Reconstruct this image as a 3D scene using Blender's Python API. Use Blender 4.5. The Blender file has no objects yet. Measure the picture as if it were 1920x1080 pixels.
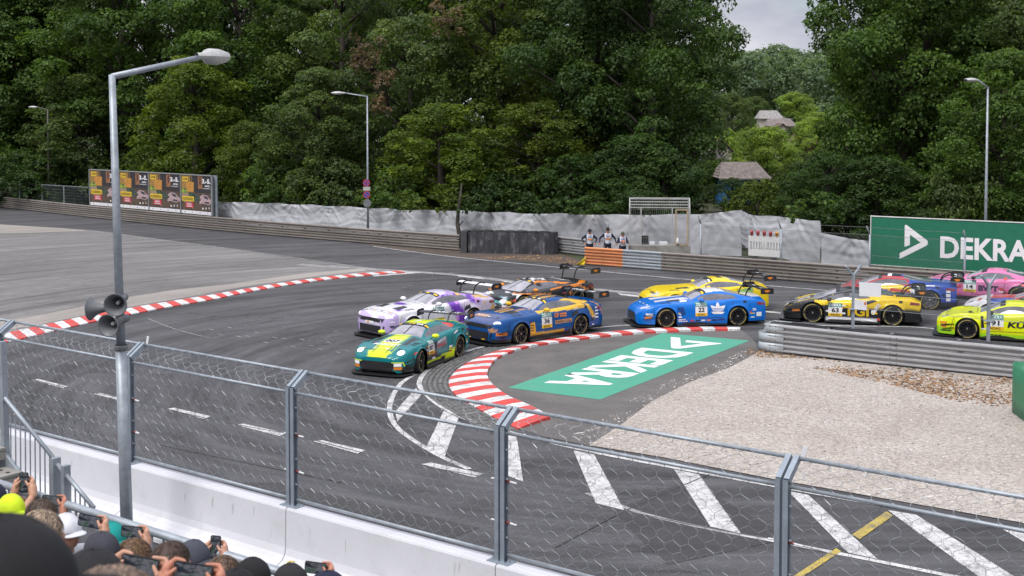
import bpy, bmesh, math, random
from mathutils import Vector, Matrix, noise
from mathutils.bvhtree import BVHTree

# ------------------------------------------------------------------ camera
scene = bpy.context.scene
F_PX, HORIZON, CAM_H, PITCH = 2300.0, 225.0, 7.0, math.radians(2.5)
Y0 = HORIZON + F_PX * math.tan(PITCH)
cam_data = bpy.data.cameras.new('camera')
cam = bpy.data.objects.new('camera', cam_data)
scene.collection.objects.link(cam)
scene.camera = cam
cam.location = (0, 0, CAM_H)
cam.rotation_euler = (math.pi / 2 - PITCH, 0, 0)
cam_data.sensor_width = 36.0
cam_data.lens = 36.0 * F_PX / 1920.0
cam_data.shift_y = -(540.0 - Y0) / 1920.0
cam_data.clip_start = 0.2
cam_data.clip_end = 6000
cam_data.dof.use_dof = True
cam_data.dof.focus_distance = 42.0
cam_data.dof.aperture_fstop = 5.6

# ------------------------------------------------------------------ sky and sun (bright, mostly overcast)
SUN_ELEV, SUN_AZ = math.radians(54), math.radians(215)     # azimuth clockwise from +Y (north)
world = bpy.data.worlds.new('World')
scene.world = world
world.use_nodes = True
wn, wl = world.node_tree.nodes, world.node_tree.links
wn.clear()
w_out = wn.new('ShaderNodeOutputWorld')
w_bg = wn.new('ShaderNodeBackground')
w_bg.inputs['Strength'].default_value = 0.11
w_sky = wn.new('ShaderNodeTexSky')
w_sky.sky_type = 'NISHITA'
w_sky.sun_disc = False
w_sky.sun_elevation = SUN_ELEV
w_sky.sun_rotation = SUN_AZ
w_sky.air_density = 1.2
w_sky.dust_density = 2.0
w_co = wn.new('ShaderNodeTexCoord')
w_map = wn.new('ShaderNodeMapping')
w_map.inputs['Scale'].default_value = (1.0, 1.0, 3.2)
w_n1 = wn.new('ShaderNodeTexNoise')
w_n1.inputs['Scale'].default_value = 2.6
w_n1.inputs['Detail'].default_value = 9
w_n1.inputs['Roughness'].default_value = 0.58
w_r1 = wn.new('ShaderNodeValToRGB')                      # cloud cover
w_r1.color_ramp.elements[0].position = 0.30
w_r1.color_ramp.elements[1].position = 0.46
w_n2 = wn.new('ShaderNodeTexNoise')
w_n2.inputs['Scale'].default_value = 5.5
w_n2.inputs['Detail'].default_value = 8
w_r2 = wn.new('ShaderNodeValToRGB')                      # cloud brightness
w_r2.color_ramp.elements[0].position = 0.36
w_r2.color_ramp.elements[0].color = (4.5, 4.75, 5.7, 1)
w_r2.color_ramp.elements[1].position = 0.66
w_r2.color_ramp.elements[1].color = (8.3, 8.3, 8.8, 1)
w_mix = wn.new('ShaderNodeMix')
w_mix.data_type = 'RGBA'
wl.new(w_co.outputs['Generated'], w_map.inputs['Vector'])
wl.new(w_map.outputs['Vector'], w_n1.inputs['Vector'])
wl.new(w_map.outputs['Vector'], w_n2.inputs['Vector'])
wl.new(w_n1.outputs['Fac'], w_r1.inputs['Fac'])
wl.new(w_n2.outputs['Fac'], w_r2.inputs['Fac'])
wl.new(w_r1.outputs['Color'], w_mix.inputs['Factor'])
wl.new(w_sky.outputs['Color'], w_mix.inputs['A'])
# an overcast sky is about three times brighter overhead than at the horizon
w_sep = wn.new('ShaderNodeSeparateXYZ')
w_elev = wn.new('ShaderNodeMapRange')
w_elev.inputs['From Min'].default_value = 0.0
w_elev.inputs['From Max'].default_value = 1.0
w_elev.inputs['To Min'].default_value = 0.64
w_elev.inputs['To Max'].default_value = 1.50
w_cie = wn.new('ShaderNodeVectorMath')
w_cie.operation = 'SCALE'
wl.new(w_co.outputs['Generated'], w_sep.inputs[0])
wl.new(w_sep.outputs['Z'], w_elev.inputs['Value'])
wl.new(w_r2.outputs['Color'], w_cie.inputs[0])
wl.new(w_elev.outputs[0], w_cie.inputs['Scale'])
wl.new(w_cie.outputs[0], w_mix.inputs['B'])
wl.new(w_mix.outputs['Result'], w_bg.inputs['Color'])
wl.new(w_bg.outputs['Background'], w_out.inputs['Surface'])

sun_data = bpy.data.lights.new('sun', 'SUN')
sun = bpy.data.objects.new('sun', sun_data)
scene.collection.objects.link(sun)
sun_data.energy = 2.0
sun_data.angle = math.radians(20)
sun_data.color = (1.0, 0.97, 0.93)
_sd = Vector((math.sin(SUN_AZ) * math.cos(SUN_ELEV), math.cos(SUN_AZ) * math.cos(SUN_ELEV), math.sin(SUN_ELEV)))
sun.rotation_euler = _sd.to_track_quat('Z', 'Y').to_euler()

vs = scene.view_settings
vs.view_transform = 'Standard'
vs.look = 'None'
vs.gamma = 1.0
vs.exposure = 0.38
vs.use_curve_mapping = False
scene.cycles.max_bounces = 8
scene.cycles.diffuse_bounces = 4
scene.cycles.glossy_bounces = 3
scene.cycles.transmission_bounces = 4
scene.cycles.use_denoising = True

# ------------------------------------------------------------------ helpers
COL = scene.collection
UP = Vector((0, 0, 1))
_fwd = Vector((0, math.cos(PITCH), -math.sin(PITCH)))
_upv = Vector((0, math.sin(PITCH), math.cos(PITCH)))
def ray(px, py):
    return Vector(((px - 960) / F_PX, 0, 0)) + _fwd + _upv * ((Y0 - py) / F_PX)
def G(px, py, z=0.0):
    """survey point: where the line of sight of a photo pixel meets the level z"""
    d = ray(px, py)
    t = (z - CAM_H) / d.z
    return Vector((d.x * t, d.y * t, z))
def P(px, py, depth):
    d = ray(px, py)
    t = depth / d.y
    return Vector((d.x * t, depth, CAM_H + d.z * t))

def link(o, parent=None):
    COL.objects.link(o)
    if parent is not None:
        o.parent = parent
    return o
def tag(o, label=None, cat=None, group=None, kind=None):
    if label: o['label'] = label
    if cat: o['category'] = cat
    if group: o['group'] = group
    if kind: o['kind'] = kind
    return o
def thing(name, label, cat, loc=(0, 0, 0), rz=0.0, group=None):
    o = bpy.data.objects.new(name, None)
    o.empty_display_size = 0.3
    o.location = loc
    o.rotation_euler = (0, 0, rz)
    link(o)
    return tag(o, label, cat, group)
def copy_tree(o, parent=None):
    c = o.copy()
    link(c)
    c.parent = parent
    for ch in list(o.children):
        copy_tree(ch, c)
    return c

class MB:
    """collects faces, builds one mesh object"""
    def __init__(self):
        self.v, self.f, self.m = [], [], []
    def add(self, verts, faces, mi=0):
        b = len(self.v)
        self.v.extend([tuple(p) for p in verts])
        self.f.extend([tuple(i + b for i in f) for f in faces])
        self.m.extend([mi] * len(faces))
        return self
    def box(self, c, s, rot=None, mi=0):
        c = Vector(c)
        hx, hy, hz = s[0] / 2, s[1] / 2, s[2] / 2
        pts = [Vector((x, y, z)) for z in (-hz, hz) for y in (-hy, hy) for x in (-hx, hx)]
        if rot is not None:
            pts = [rot @ p for p in pts]
        return self.add([p + c for p in pts], [(0, 2, 3, 1), (4, 5, 7, 6), (0, 1, 5, 4), (2, 6, 7, 3), (0, 4, 6, 2), (1, 3, 7, 5)], mi)
    def bar(self, a, b, w, h, mi=0, up=UP):
        """rectangular bar from a to b, w sideways, h along up"""
        a, b = Vector(a), Vector(b)
        d = (b - a).normalized()
        s = d.cross(up)
        if s.length < 1e-4: s = d.cross(Vector((1, 0, 0)))
        s.normalize()
        u = s.cross(d).normalized()
        pts = []
        for q in (a, b):
            pts += [q - s * w / 2 - u * h / 2, q + s * w / 2 - u * h / 2, q + s * w / 2 + u * h / 2, q - s * w / 2 + u * h / 2]
        return self.add(pts, [(0, 1, 5, 4), (1, 2, 6, 5), (2, 3, 7, 6), (3, 0, 4, 7), (3, 2, 1, 0), (4, 5, 6, 7)], mi)
    def tube(self, path, r, n=8, mi=0, caps=True):
        path = [Vector(p) for p in path]
        m = len(path)
        rs = r if isinstance(r, (list, tuple)) else [r] * m
        t0 = (path[1] - path[0]).normalized()
        ref = UP if abs(t0.z) < 0.9 else Vector((1, 0, 0))
        nrm = t0.cross(ref).normalized()
        vs_, fs = [], []
        for i, p in enumerate(path):
            t = (path[min(i + 1, m - 1)] - path[max(i - 1, 0)]).normalized()
            nrm = (nrm - t * nrm.dot(t))
            if nrm.length < 1e-6: nrm = t.orthogonal()
            nrm.normalize()
            bn = t.cross(nrm)
            for k in range(n):
                a = 2 * math.pi * k / n
                vs_.append(p + (nrm * math.cos(a) + bn * math.sin(a)) * rs[i])
        for i in range(m - 1):
            for k in range(n):
                k2 = (k + 1) % n
                fs.append((i * n + k, i * n + k2, (i + 1) * n + k2, (i + 1) * n + k))
        if caps:
            fs.append(tuple(range(n))[::-1])
            fs.append(tuple((m - 1) * n + k for k in range(n)))
        return self.add(vs_, fs, mi)
    def lathe(self, prof, n=16, mat=None, mi=0):
        """prof: (radius, height) pairs turned about local z; mat places it"""
        mat = mat or Matrix.Identity(4)
        vs_, fs = [], []
        for (r, z) in prof:
            for k in range(n):
                a = 2 * math.pi * k / n
                vs_.append(mat @ Vector((r * math.cos(a), r * math.sin(a), z)))
        for i in range(len(prof) - 1):
            for k in range(n):
                k2 = (k + 1) % n
                fs.append((i * n + k, i * n + k2, (i + 1) * n + k2, (i + 1) * n + k))
        return self.add(vs_, fs, mi)
    def prism(self, poly, z0, z1, mi=0):
        """vertical prism over a 2D outline (counter-clockwise)"""
        n = len(poly)
        vs_ = [(p[0], p[1], z0) for p in poly] + [(p[0], p[1], z1) for p in poly]
        fs = [(i, (i + 1) % n, n + (i + 1) % n, n + i) for i in range(n)]
        fs += [tuple(range(n))[::-1], tuple(range(n, 2 * n))]
        return self.add(vs_, fs, mi)
    def grid(self, rows, mi=0, close=False):
        nr, nc = len(rows), len(rows[0])
        vs_ = [p for r in rows for p in r]
        fs = []
        for i in range(nr - 1):
            for j in range(nc - (0 if close else 1)):
                j2 = (j + 1) % nc
                fs.append((i * nc + j, i * nc + j2, (i + 1) * nc + j2, (i + 1) * nc + j))
        return self.add(vs_, fs, mi)
    def mesh(self, name, smooth=False):
        me = bpy.data.meshes.new(name)
        me.from_pydata(self.v, [], self.f)
        if any(self.m):
            me.polygons.foreach_set('material_index', self.m)
        if smooth:
            me.polygons.foreach_set('use_smooth', [True] * len(me.polygons))
        me.update()
        return me
    def build(self, name, mats, parent=None, smooth=False, flat_angle=None):
        me = self.mesh(name, smooth)
        for mt in (mats if isinstance(mats, (list, tuple)) else [mats]):
            me.materials.append(mt)
        if flat_angle is not None:
            me.set_sharp_from_angle(angle=math.radians(flat_angle))
        o = bpy.data.objects.new(name, me)
        return link(o, parent)

def place(mesh, name, parent=None, loc=(0, 0, 0), rot=None, scale=None):
    o = bpy.data.objects.new(name, mesh)
    if rot is not None:
        if isinstance(rot, Matrix):
            o.rotation_euler = rot.to_euler()
        else:
            o.rotation_euler = rot
    o.location = loc
    if scale is not None: o.scale = scale
    return link(o, parent)

def poly_sheet(name, pts, mat, parent=None, z=None, skirt=None):
    """flat filled outline; skirt gives it a vertical rim of that depth"""
    bm = bmesh.new()
    vsx = [bm.verts.new((p[0], p[1], p[2] if z is None else z)) for p in pts]
    f = bm.faces.new(vsx)
    f.normal_update()
    if f.normal.z < 0: f.normal_flip()
    if skirt:
        r = bmesh.ops.extrude_edge_only(bm, edges=list(bm.edges))
        for e in r['geom']:
            if isinstance(e, bmesh.types.BMVert): e.co.z -= skirt
    bmesh.ops.triangulate(bm, faces=[f])
    me = bpy.data.meshes.new(name)
    bm.to_mesh(me); bm.free()
    me.materials.append(mat)
    return link(bpy.data.objects.new(name, me), parent)

def spline(pts, step=0.5, closed=False):
    """Catmull-Rom through points, resampled at about step"""
    pts = [Vector(p) for p in pts]
    out = []
    n = len(pts)
    for i in range(n - 1):
        p0, p1, p2, p3 = pts[max(i - 1, 0)], pts[i], pts[i + 1], pts[min(i + 2, n - 1)]
        m = max(2, int((p2 - p1).length / step))
        for k in range(m):
            t = k / m
            out.append(0.5 * ((2 * p1) + (p2 - p0) * t + (2 * p0 - 5 * p1 + 4 * p2 - p3) * t * t + (3 * p1 - p0 - 3 * p2 + p3) * t ** 3))
    out.append(pts[-1])
    return out
def resample(pts, n):
    """n+1 points at equal arc length"""
    L = [0.0]
    for a, b in zip(pts, pts[1:]): L.append(L[-1] + (b - a).length)
    out, j = [], 0
    for i in range(n + 1):
        s = L[-1] * i / n
        while j < len(pts) - 2 and L[j + 1] < s: j += 1
        d = L[j + 1] - L[j]
        out.append(pts[j].lerp(pts[j + 1], 0 if d < 1e-9 else (s - L[j]) / d))
    return out
def ribbon(name, pts, w, mat, parent=None, z=0.0):
    m = MB()
    a, b = [], []
    n = len(pts)
    for i, p in enumerate(pts):
        t = pts[min(i + 1, n - 1)] - pts[max(i - 1, 0)]
        t.z = 0
        s = Vector((-t.y, t.x, 0)).normalized() * (w / 2)
        a.append(Vector((p.x, p.y, z)) + s); b.append(Vector((p.x, p.y, z)) - s)
    m.grid([b, a])
    return m.build(name, mat, parent)

_fontcache = {}
def text_mesh(s, bold=0.0, shear=0.0):
    """flat text as (verts, faces): height 1 for capitals, left edge at 0"""
    key = (s, bold, shear)
    if key in _fontcache: return _fontcache[key]
    cu = bpy.data.curves.new('lettering', 'FONT')
    cu.body = s
    cu.size = 1.0
    cu.offset = bold
    cu.shear = shear
    cu.resolution_u = 3
    ob = bpy.data.objects.new('lettering', cu)
    COL.objects.link(ob)
    dg = bpy.context.evaluated_depsgraph_get()
    me = ob.evaluated_get(dg).to_mesh()
    vs_ = [Vector(v.co) for v in me.vertices]
    fs = [tuple(p.vertices) for p in me.polygons]
    ob.evaluated_get(dg).to_mesh_clear()
    bpy.data.objects.remove(ob); bpy.data.curves.remove(cu)
    x0 = min(v.x for v in vs_); x1 = max(v.x for v in vs_)
    y0 = min(v.y for v in vs_); y1 = max(v.y for v in vs_)
    k = 1.0 / (y1 - y0)
    vs_ = [((v.x - x0) * k, (v.y - y0) * k) for v in vs_]
    _fontcache[key] = (vs_, fs, (x1 - x0) * k)
    return _fontcache[key]
def text_fit(mb, s, x0, x1, y0, y1, fn, bold=0.02, shear=0.0, mi=0):
    """lay text in the rectangle x0..x1, y0..y1 of a plane; fn maps (x, y) to a point"""
    vs_, fs, w = text_mesh(s, bold, shear)
    mb.add([fn(x0 + (x1 - x0) * a / w, y0 + (y1 - y0) * b) for a, b in vs_], fs, mi)

# ------------------------------------------------------------------ materials (all procedural)
def _nt(name):
    m = bpy.data.materials.new(name)
    m.use_nodes = True
    nt = m.node_tree
    nt.nodes.clear()
    out = nt.nodes.new('ShaderNodeOutputMaterial')
    bs = nt.nodes.new('ShaderNodeBsdfPrincipled')
    nt.links.new(bs.outputs['BSDF'], out.inputs['Surface'])
    return m, nt, bs
def _noise(nt, scale, detail=4, rough=0.55, vec=None, dist=0.0):
    n = nt.nodes.new('ShaderNodeTexNoise')
    n.inputs['Scale'].default_value = scale
    n.inputs['Detail'].default_value = detail
    n.inputs['Roughness'].default_value = rough
    n.inputs['Distortion'].default_value = dist
    if vec is not None: nt.links.new(vec, n.inputs['Vector'])
    return n
def _ramp(nt, fac, stops):
    r = nt.nodes.new('ShaderNodeValToRGB')
    els = r.color_ramp.elements
    while len(els) < len(stops): els.new(0.5)
    for e, (p, c) in zip(els, stops):
        e.position = p
        e.color = (*c, 1) if len(c) == 3 else c
    nt.links.new(fac, r.inputs['Fac'])
    return r
def _mix(nt, fac, a, b, mode='MIX'):
    x = nt.nodes.new('ShaderNodeMix')
    x.data_type = 'RGBA'
    x.blend_type = mode
    for s, v in (('Factor', fac), ('A', a), ('B', b)):
        if isinstance(v, (int, float)): x.inputs[s].default_value = v
        elif isinstance(v, tuple): x.inputs[s].default_value = (*v, 1) if len(v) == 3 else v
        else: nt.links.new(v, x.inputs[s])
    return x.outputs['Result']
def _coords(nt, kind='Object', scale=None, rot=None):
    c = nt.nodes.new('ShaderNodeTexCoord')
    if scale is None and rot is None: return c.outputs[kind]
    mp = nt.nodes.new('ShaderNodeMapping')
    if scale: mp.inputs['Scale'].default_value = scale
    if rot: mp.inputs['Rotation'].default_value = rot
    nt.links.new(c.outputs[kind], mp.inputs['Vector'])
    return mp.outputs['Vector']
def _bump(nt, bs, height, strength=0.3, dist=0.02):
    b = nt.nodes.new('ShaderNodeBump')
    b.inputs['Strength'].default_value = strength
    b.inputs['Distance'].default_value = dist
    nt.links.new(height, b.inputs['Height'])
    nt.links.new(b.outputs['Normal'], bs.inputs['Normal'])
def tint(c, k): return tuple(max(0.0, min(1.0, x * k)) for x in c)

_mats = {}
def M(name, col, rough=0.6, metal=0.0, var=0.16, scale=3.0, fine=40.0, bump=0.0, coat=0.0, emit=0.0, dirt=None, spec=0.5):
    if name in _mats: return _mats[name]
    m, nt, bs = _nt(name)
    v = _coords(nt)
    n1 = _noise(nt, scale, 5, 0.6, v)
    n2 = _noise(nt, fine, 3, 0.6, v)
    c1 = _ramp(nt, n1.outputs['Fac'], [(0.3, tint(col, 1 - var)), (0.7, tint(col, 1 + var))]).outputs['Color']
    c2 = _ramp(nt, n2.outputs['Fac'], [(0.3, (1 - var * .6,) * 3), (0.7, (1, 1, 1))]).outputs['Color']
    c = _mix(nt, 1.0, c1, c2, 'MULTIPLY')
    if dirt:
        n3 = _noise(nt, scale * 2.3, 6, 0.7, v)
        f3 = _ramp(nt, n3.outputs['Fac'], [(0.52, (0, 0, 0)), (0.72, (0.75, 0.75, 0.75))]).outputs['Color']
        c = _mix(nt, f3, c, dirt)
    nt.links.new(c, bs.inputs['Base Color'])
    rr = _ramp(nt, n2.outputs['Fac'], [(0.3, (max(0, rough - .07),) * 3), (0.7, (min(1, rough + .07),) * 3)])
    nt.links.new(rr.outputs['Color'], bs.inputs['Roughness'])
    bs.inputs['Metallic'].default_value = metal
    bs.inputs['Specular IOR Level'].default_value = spec
    bs.inputs['Coat Weight'].default_value = coat
    bs.inputs['Coat Roughness'].default_value = 0.05
    if emit:
        bs.inputs['Emission Color'].default_value = (*col, 1)
        bs.inputs['Emission Strength'].default_value = emit
    if bump: _bump(nt, bs, n2.outputs['Fac'], bump, 0.01)
    _mats[name] = m
    return m

# ------------------------------------------------------------------ ground, track and paint
HAIRPIN = G(1165, 700)
def asphalt(name, base, streak=0.35, light=(0.16, 0.155, 0.15), rough=0.82, spots=True):
    m, nt, bs = _nt(name)
    pos = nt.nodes.new('ShaderNodeNewGeometry').outputs['Position']
    sub = nt.nodes.new('ShaderNodeVectorMath'); sub.operation = 'SUBTRACT'
    sub.inputs[1].default_value = HAIRPIN
    nt.links.new(pos, sub.inputs[0])
    sep = nt.nodes.new('ShaderNodeSeparateXYZ'); nt.links.new(sub.outputs[0], sep.inputs[0])
    def mth(op, a, b=None):
        n = nt.nodes.new('ShaderNodeMath'); n.operation = op
        for i, x in enumerate((a, b)):
            if x is None: continue
            if isinstance(x, (int, float)): n.inputs[i].default_value = x
            else: nt.links.new(x, n.inputs[i])
        return n.outputs[0]
    # tyre rubber and wear run round the hairpin: stretch noise along the driven circles (an ellipse drawn out to the right)
    sx = mth('MULTIPLY', mth('MAXIMUM', sep.outputs['X'], -100.0), 1.0)
    xr = mth('MULTIPLY', mth('MAXIMUM', sx, 0.0), 0.12)
    xl = mth('MINIMUM', sx, 0.0)
    xx = mth('ADD', xr, xl)
    rad = mth('SQRT', mth('ADD', mth('MULTIPLY', xx, xx), mth('MULTIPLY', sep.outputs['Y'], sep.outputs['Y'])))
    ang = mth('ARCTAN2', sep.outputs['Y'], xx)
    com = nt.nodes.new('ShaderNodeCombineXYZ')
    nt.links.new(mth('MULTIPLY', rad, 1.0), com.inputs[0])
    nt.links.new(mth('ADD', mth('MULTIPLY', ang, 1.6), mth('MULTIPLY', xr, 0.3)), com.inputs[1])
    st1 = _noise(nt, 1.1, 5, 0.65, com.outputs[0], 0.3)
    st2 = _noise(nt, 4.5, 3, 0.6, com.outputs[0], 0.2)
    big = _noise(nt, 0.09, 5, 0.6, pos, 0.5)
    mid = _noise(nt, 0.9, 6, 0.65, pos)
    grain = _noise(nt, 34, 2, 0.5, pos)
    c = _ramp(nt, big.outputs['Fac'], [(0.32, tint(base, 0.85)), (0.68, tint(base, 1.22))]).outputs['Color']
    c = _mix(nt, 0.35, c, _ramp(nt, mid.outputs['Fac'], [(0.3, tint(base, 0.75)), (0.7, light)]).outputs['Color'])
    s1 = _ramp(nt, st1.outputs['Fac'], [(0.36, (1 - streak,) * 3), (0.62, (1.0,) * 3)]).outputs['Color']
    c = _mix(nt, 1.0, c, s1, 'MULTIPLY')
    s2 = _ramp(nt, st2.outputs['Fac'], [(0.3, (1 - streak * .5,) * 3), (0.6, (1.0,) * 3)]).outputs['Color']
    c = _mix(nt, 1.0, c, s2, 'MULTIPLY')
    st3 = _noise(nt, 11.0, 2, 0.5, com.outputs[0], 0.6)
    gate = _noise(nt, 0.13, 3, 0.5, pos)
    thin = _ramp(nt, st3.outputs['Fac'], [(0.44, (1.0,) * 3), (0.485, (1 - streak * 1.2,) * 3), (0.53, (1.0,) * 3)]).outputs['Color']
    c = _mix(nt, _ramp(nt, gate.outputs['Fac'], [(0.42, (0, 0, 0)), (0.6, (1, 1, 1))]).outputs['Color'], c, _mix(nt, 1.0, c, thin, 'MULTIPLY'))
    g = _ramp(nt, grain.outputs['Fac'], [(0.3, (0.72,) * 3), (0.7, (1.22,) * 3)]).outputs['Color']
    c = _mix(nt, 1.0, c, g, 'MULTIPLY')
    nt.links.new(c, bs.inputs['Base Color'])
    bs.inputs['Roughness'].default_value = rough
    bs.inputs['Specular IOR Level'].default_value = 0.35
    _bump(nt, bs, grain.outputs['Fac'], 0.35, 0.008)
    return m
m_track = asphalt('track_asphalt', (0.104, 0.102, 0.109), 0.50, (0.17, 0.167, 0.172))
m_apron = asphalt('apron_asphalt', (0.245, 0.232, 0.228), 0.45, (0.31, 0.295, 0.288))
m_apronlight = asphalt('apron_concrete', (0.36, 0.325, 0.295), 0.2, (0.40, 0.37, 0.34))
m_infield = asphalt('infield_asphalt', (0.145, 0.134, 0.128), 0.18, (0.19, 0.176, 0.165))
m_dirt = asphalt('roadside_dirt', (0.105, 0.082, 0.066), 0.1, (0.15, 0.115, 0.09), 0.95)
m_patch = asphalt('asphalt_repair', (0.062, 0.060, 0.062), 0.2, (0.09, 0.088, 0.088))

def ground_mat():
    m, nt, bs = _nt('earth_and_grass')
    pos = nt.nodes.new('ShaderNodeNewGeometry').outputs['Position']
    a = _noise(nt, 0.35, 6, 0.65, pos); b = _noise(nt, 7, 4, 0.6, pos)
    c = _ramp(nt, a.outputs['Fac'], [(0.35, (0.07, 0.052, 0.038)), (0.5, (0.05, 0.058, 0.024)), (0.7, (0.06, 0.085, 0.028))]).outputs['Color']
    c = _mix(nt, 1.0, c, _ramp(nt, b.outputs['Fac'], [(0.3, (0.6,) * 3), (0.7, (1.3,) * 3)]).outputs['Color'], 'MULTIPLY')
    nt.links.new(c, bs.inputs['Base Color'])
    bs.inputs['Roughness'].default_value = 0.95
    _bump(nt, bs, b.outputs['Fac'], 0.5, 0.05)
    return m
def gravel_mat():
    m, nt, bs = _nt('pale_gravel')
    pos = nt.nodes.new('ShaderNodeNewGeometry').outputs['Position']
    a = _noise(nt, 0.35, 7, 0.7, pos, 0.8); b = _noise(nt, 9, 6, 0.75, pos); v = nt.nodes.new('ShaderNodeTexVoronoi')
    v.inputs['Scale'].default_value = 34; nt.links.new(pos, v.inputs['Vector'])
    c = _ramp(nt, a.outputs['Fac'], [(0.35, (0.42, 0.37, 0.325)), (0.65, (0.53, 0.48, 0.435))]).outputs['Color']
    c = _mix(nt, 1.0, c, _ramp(nt, b.outputs['Fac'], [(0.3, (0.55, 0.52, 0.5)), (0.62, (1.15,) * 3)]).outputs['Color'], 'MULTIPLY')
    c = _mix(nt, 0.6, c, _mix(nt, 1.0, c, _ramp(nt, v.outputs['Color'], [(0.1, (0.55,) * 3), (0.9, (1.35,) * 3)]).outputs['Color'], 'MULTIPLY'))
    nt.links.new(c, bs.inputs['Base Color'])
    bs.inputs['Roughness'].default_value = 0.95
    _bump(nt, bs, v.outputs['Distance'], 0.7, 0.03)
    return m
def paint_mat(name, col, wear=0.35, under=(0.13, 0.127, 0.125), scale=2.2):
    """painted surface, worn through in patches and streaks"""
    m, nt, bs = _nt(name)
    pos = nt.nodes.new('ShaderNodeNewGeometry').outputs['Position']
    a = _noise(nt, scale, 8, 0.75, pos); b = _noise(nt, 22, 4, 0.7, pos)
    f = _ramp(nt, a.outputs['Fac'], [(0.47, (0, 0, 0)), (0.66, (wear,) * 3)]).outputs['Color']
    f2 = _ramp(nt, b.outputs['Fac'], [(0.52, (0, 0, 0)), (0.64, (wear * .8,) * 3)]).outputs['Color']
    c = _ramp(nt, a.outputs['Fac'], [(0.3, tint(col, 1.05)), (0.7, tint(col, 0.86))]).outputs['Color']
    c = _mix(nt, f, c, under); c = _mix(nt, f2, c, under)
    ch = _noise(nt, 6.5, 5, .8, pos, 1.2)
    c = _mix(nt, _ramp(nt, ch.outputs['Fac'], [(0.56, (0, 0, 0)), (0.63, (wear * 1.1,) * 3)]).outputs['Color'], c, tint(under, .5))
    nt.links.new(c, bs.inputs['Base Color'])
    bs.inputs['Roughness'].default_value = 0.62
    return m
m_white = paint_mat('white_road_paint', (0.62, 0.61, 0.60), 0.75)
m_faint = paint_mat('worn_white_road_paint', (0.34, 0.33, 0.33), 0.95)
m_yellow = paint_mat('yellow_road_paint', (0.50, 0.37, 0.06), 0.8)
m_kwhite = paint_mat('kerb_white_paint', (0.76, 0.75, 0.74), 0.55, (0.20, 0.19, 0.19), 2.6)
m_kred = paint_mat('kerb_red_paint', (0.66, 0.052, 0.042), 0.55, (0.30, 0.15, 0.14), 2.6)
m_green = paint_mat('green_ground_paint', (0.055, 0.33, 0.215), 0.35, (0.16, 0.36, 0.27), 1.2)
m_logo = paint_mat('white_ground_paint', (0.80, 0.80, 0.79), 0.12)
m_gravel = gravel_mat()

ground = poly_sheet('ground', [(-2500, -60, 0), (2500, -60, 0), (2500, 4000, 0), (-2500, 4000, 0)], ground_mat(), z=-0.03)
tag(ground, 'earth and grass beyond the track barriers', kind='structure')
FAR = [(-420, 352), (0, 387), (400, 430), (858, 469), (870, 475), (1050, 480), (1095, 495), (1300, 510), (1600, 535), (1920, 560), (2500, 605)]
track = poly_sheet('track', [G(*p) for p in FAR] + [Vector((90, 20, 0)), Vector((90, -25, 0)), Vector((-120, -25, 0)), Vector((-120, 60, 0))], m_track, z=0.0)
tag(track, 'dark asphalt race track sweeping round the hairpin', kind='structure')
apron_px = [(-260, 402), (0, 421), (170, 431), (400, 462), (600, 491), (752, 509), (700, 514), (600, 524), (480, 543), (380, 562), (240, 588), (100, 619), (0, 644), (-160, 692), (-500, 720)]
apron = poly_sheet('runoff_apron', [G(*p) for p in apron_px], m_apron, z=0.004)
tag(apron, 'pale worn asphalt run-off area outside the hairpin', kind='structure')
for pts in ([(-260, 402), (0, 421), (120, 428), (165, 433), (60, 437), (-20, 438), (-260, 446)],
            [(0, 621), (0, 604), (90, 588), (200, 565), (330, 543), (430, 533), (560, 514), (690, 503), (684, 508), (600, 517), (480, 534), (400, 548), (300, 566), (170, 589), (60, 612)]):
    poly_sheet('concrete_strip', [G(*p) for p in pts], m_apronlight, apron, z=0.008)
infield_px = [(1392, 620), (1415, 640), (1425, 664), (1370, 690), (1290, 720), (1220, 756), (1165, 798), (1110, 838), (1015, 818), (960, 800), (915, 775), (880, 745), (875, 715), (900, 680), (960, 655), (1060, 636), (1200, 622), (1300, 618)]
infield = poly_sheet('infield_pavement', [G(*p) for p in infield_px], m_infield, z=0.010)
tag(infield, 'grey asphalt infield inside the hairpin kerb', kind='structure')
gravel_px = [(1422, 661), (1640, 684), (1850, 706), (2100, 734), (2500, 790), (2500, 1080), (1920, 982), (1453, 900), (1240, 858), (1105, 836), (1165, 797), (1220, 755), (1290, 719), (1370, 689)]
gravel = poly_sheet('gravel_field', [G(*p) for p in gravel_px], m_gravel, z=0.016)
tag(gravel, 'pale stony gravel inside the hairpin', kind='structure')
verge = poly_sheet('dirt_verge', [G(*p) for p in [(700, 454), (870, 470), (1050, 476), (1096, 490), (1100, 499), (1040, 494), (960, 489), (870, 484), (780, 472), (690, 460)]], m_dirt, z=0.004)
tag(verge, 'brown dirt verge in the gap beside the tyre barrier', kind='structure')

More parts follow.
